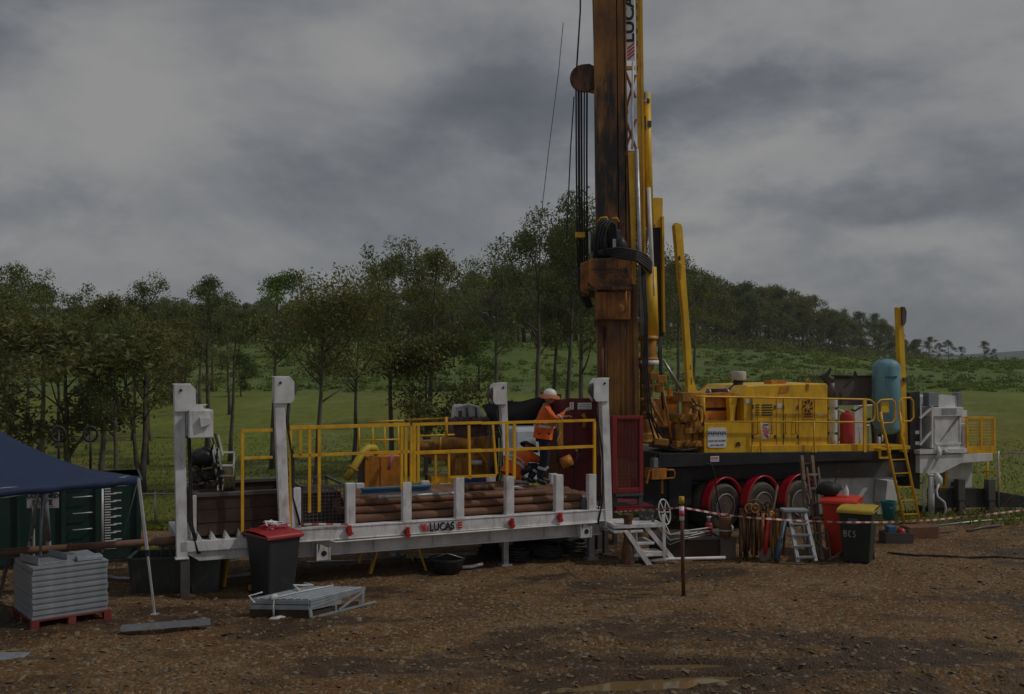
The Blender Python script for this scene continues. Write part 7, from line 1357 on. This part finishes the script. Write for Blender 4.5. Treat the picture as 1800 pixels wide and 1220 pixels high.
pt('engine_top', white, lambda m: (kp(m, [(802, 716), (806, 712), (838, 713), (850, 728), (856, 738), (800, 738)], .65, .5), kt(m, [(800, 717), (822, 711), (842, 716)], .6, .03, 6)), pu, .02)
pt('engine_pipe', dsteel, lambda m: (kt(m, [(820, 716), (822, 740)], .6, .03, 6), kt(m, [(836, 716), (838, 738)], .6, .025, 6), kb(m, 806, 722, 812, 736, .63, .03), kb(m, 852, 760, 880, 770, .6, .4), kb(m, 862, 720, 876, 866, 1.0, .4)), pu)
pt('under_frame', dsteel, lambda m: (m.box((K.p(641, 868).x, .1, -.03), (K.p(870, 868).x, .2, .3)), m.box((K.p(641, 868).x, .9, -.03), (K.p(870, 868).x, 1.0, .3)), *[m.box((K.p(x, 868).x, .1, .25), (K.p(x, 868).x+.08, .2, K.p(x, 868).z+.02)) for x in (645, 700, 760, 800, 865)], *[m.box((K.p(x, 868).x, .9, .25), (K.p(x, 868).x+.08, 1.0, K.p(x, 868).z+.3)) for x in (645, 700, 760, 800, 865)]), pu)
m = MB(); m.tube([K.p(690, 800, -.1), K.p(686, 812, -.12), K.p(683, 826, -.12)], .03, 6); m.v = [tuple(K.w(*v)) for v in m.v]; o = m.build('pink_ribbon', M('pink_ribbon', (.42, .12, .22), .7)); tag(o, 'strip of faded pink ribbon tied near the orange tank', 'ribbon')
# dark hose heap and clutter under the far side of the trailer
for k, (px, py, Y_, s_) in enumerate(((905, 975, 18.8, .28), (960, 978, 19, .34), (1010, 975, 19.3, .3), (860, 972, 19.2, .2))):
    m = MB(); rq = random.Random(k+20)
    for j in range(5): r = s_*rq.uniform(.6, 1); m.tube([(r*math.cos(a_), r*.8*math.sin(a_), .04+j*.05+.02*math.sin(a_*2)) for a_ in [2*math.pi*i/16 for i in range(16)]], .028, 6, closed=True)
    o = m.build('hose_coil', rubber); o.location = (wp(px, py, Y_).x, Y_, 0); tag(o, 'coil of black hose in the shadow beneath the trailer', 'hose', 'hose coils under the trailer')
bx0 = T.p(902, 950, 1.95).x; bx1 = T.p(1066, 950, 1.95).x; m = MB(); k = 14  # black sheet added to supply the dark shade below the deck
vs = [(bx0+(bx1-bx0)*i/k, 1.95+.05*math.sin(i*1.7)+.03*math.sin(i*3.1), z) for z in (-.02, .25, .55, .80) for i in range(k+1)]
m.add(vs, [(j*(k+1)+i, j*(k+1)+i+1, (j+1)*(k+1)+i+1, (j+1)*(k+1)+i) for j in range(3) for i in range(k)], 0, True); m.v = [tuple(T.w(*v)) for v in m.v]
o = m.build('underdeck_shade_sheet', bpy.data.materials['black_tarp']); o.modifiers.new('th', 'SOLIDIFY').thickness = .012; tag(o, 'added black sheet standing in for the deep shade under the far edge of the trailer, near its right end', 'sheet')
# fences
def fence(name, label, pts, posts, h, z=None):
    t = thing(name, label, 'fence', (pts[0][0], pts[0][1], 0)); o0 = Vector((pts[0][0], pts[0][1], 0)); A = Vector((*pts[0], 0))-o0; B = Vector((*pts[1], 0))-o0; g0 = ghs(*pts[0]); g1 = ghs(*pts[1])
    for k in range(posts): f_ = k/(posts-1); c = A.lerp(B, f_); g_ = ghs(c.x+o0.x, c.y+o0.y); sp('post', steel, lambda m: m.tube([c+Vector((0, 0, g_-.1)), c+Vector((0, 0, g0+(g1-g0)*f_+h+.05))], .022, 7), t)
    sp('rail', steel, lambda m: m.tube([A+Vector((0, 0, g0+h)), B+Vector((0, 0, g1+h))], .018, 6), t)
    def wires(m):
        L_ = (B-A).length; n = int(L_/.35)
        for i in range(n):
            for s in (-1, 1): p = A.lerp(B, i/n)+Vector((0, 0, g0+(g1-g0)*i/n+(h if s > 0 else .05))); q = A.lerp(B, min(1, (i+3)/n))+Vector((0, 0, g0+(g1-g0)*i/n+(.05 if s > 0 else h))); m.bar(p, q, .004, .004)
    sp('wire_mesh', steel, wires, t)
def gxy(px, Y_): return ((px-900)/FPX*Y_, Y_)
fence('chain_fence', 'low galvanised chain wire fence behind the left end of the trailer', [gxy(200, 22.6), gxy(345, 22.8)], 3, .72)
fence('chain_fence', 'galvanised wire fence at the right edge beyond the drawbar', [gxy(1755, 25), gxy(1880, 24.6)], 3, 1.45)

split_pieces(None, {'tank_edge', 'mast_roller', 'filler_cap', 'tank_leg', 'clamp_post', 'tank_fitting', 'tank_pipe', 'wheel_nut', 'panel_sticker', 'small_sticker', 'hose_clamp', 'drawbar_bracket', 'engine_pipe', 'pump_lamp', 'rear_panel', 'lower_arm', 'thin_rod', 'control_levers', 'cylinder_fitting'})

# the air between here and the hills
hz = MB(); hz.box((-3200, -40, -14), (3200, 4200, 42)); hm_ = bpy.data.materials.new('haze'); hm_.use_nodes = True; ht = hm_.node_tree; ht.nodes.clear()
ho = ht.nodes.new('ShaderNodeOutputMaterial'); hv_ = ht.nodes.new('ShaderNodeVolumePrincipled'); hv_.inputs['Color'].default_value = (.86, .92, 1, 1); hv_.inputs['Density'].default_value = .00022; hv_.inputs['Anisotropy'].default_value = .2
ht.links.new(hv_.outputs[0], ho.inputs['Volume']); o = hz.build('haze', hm_); tag(o, 'thin haze between the viewer and the far hills', kind='stuff')
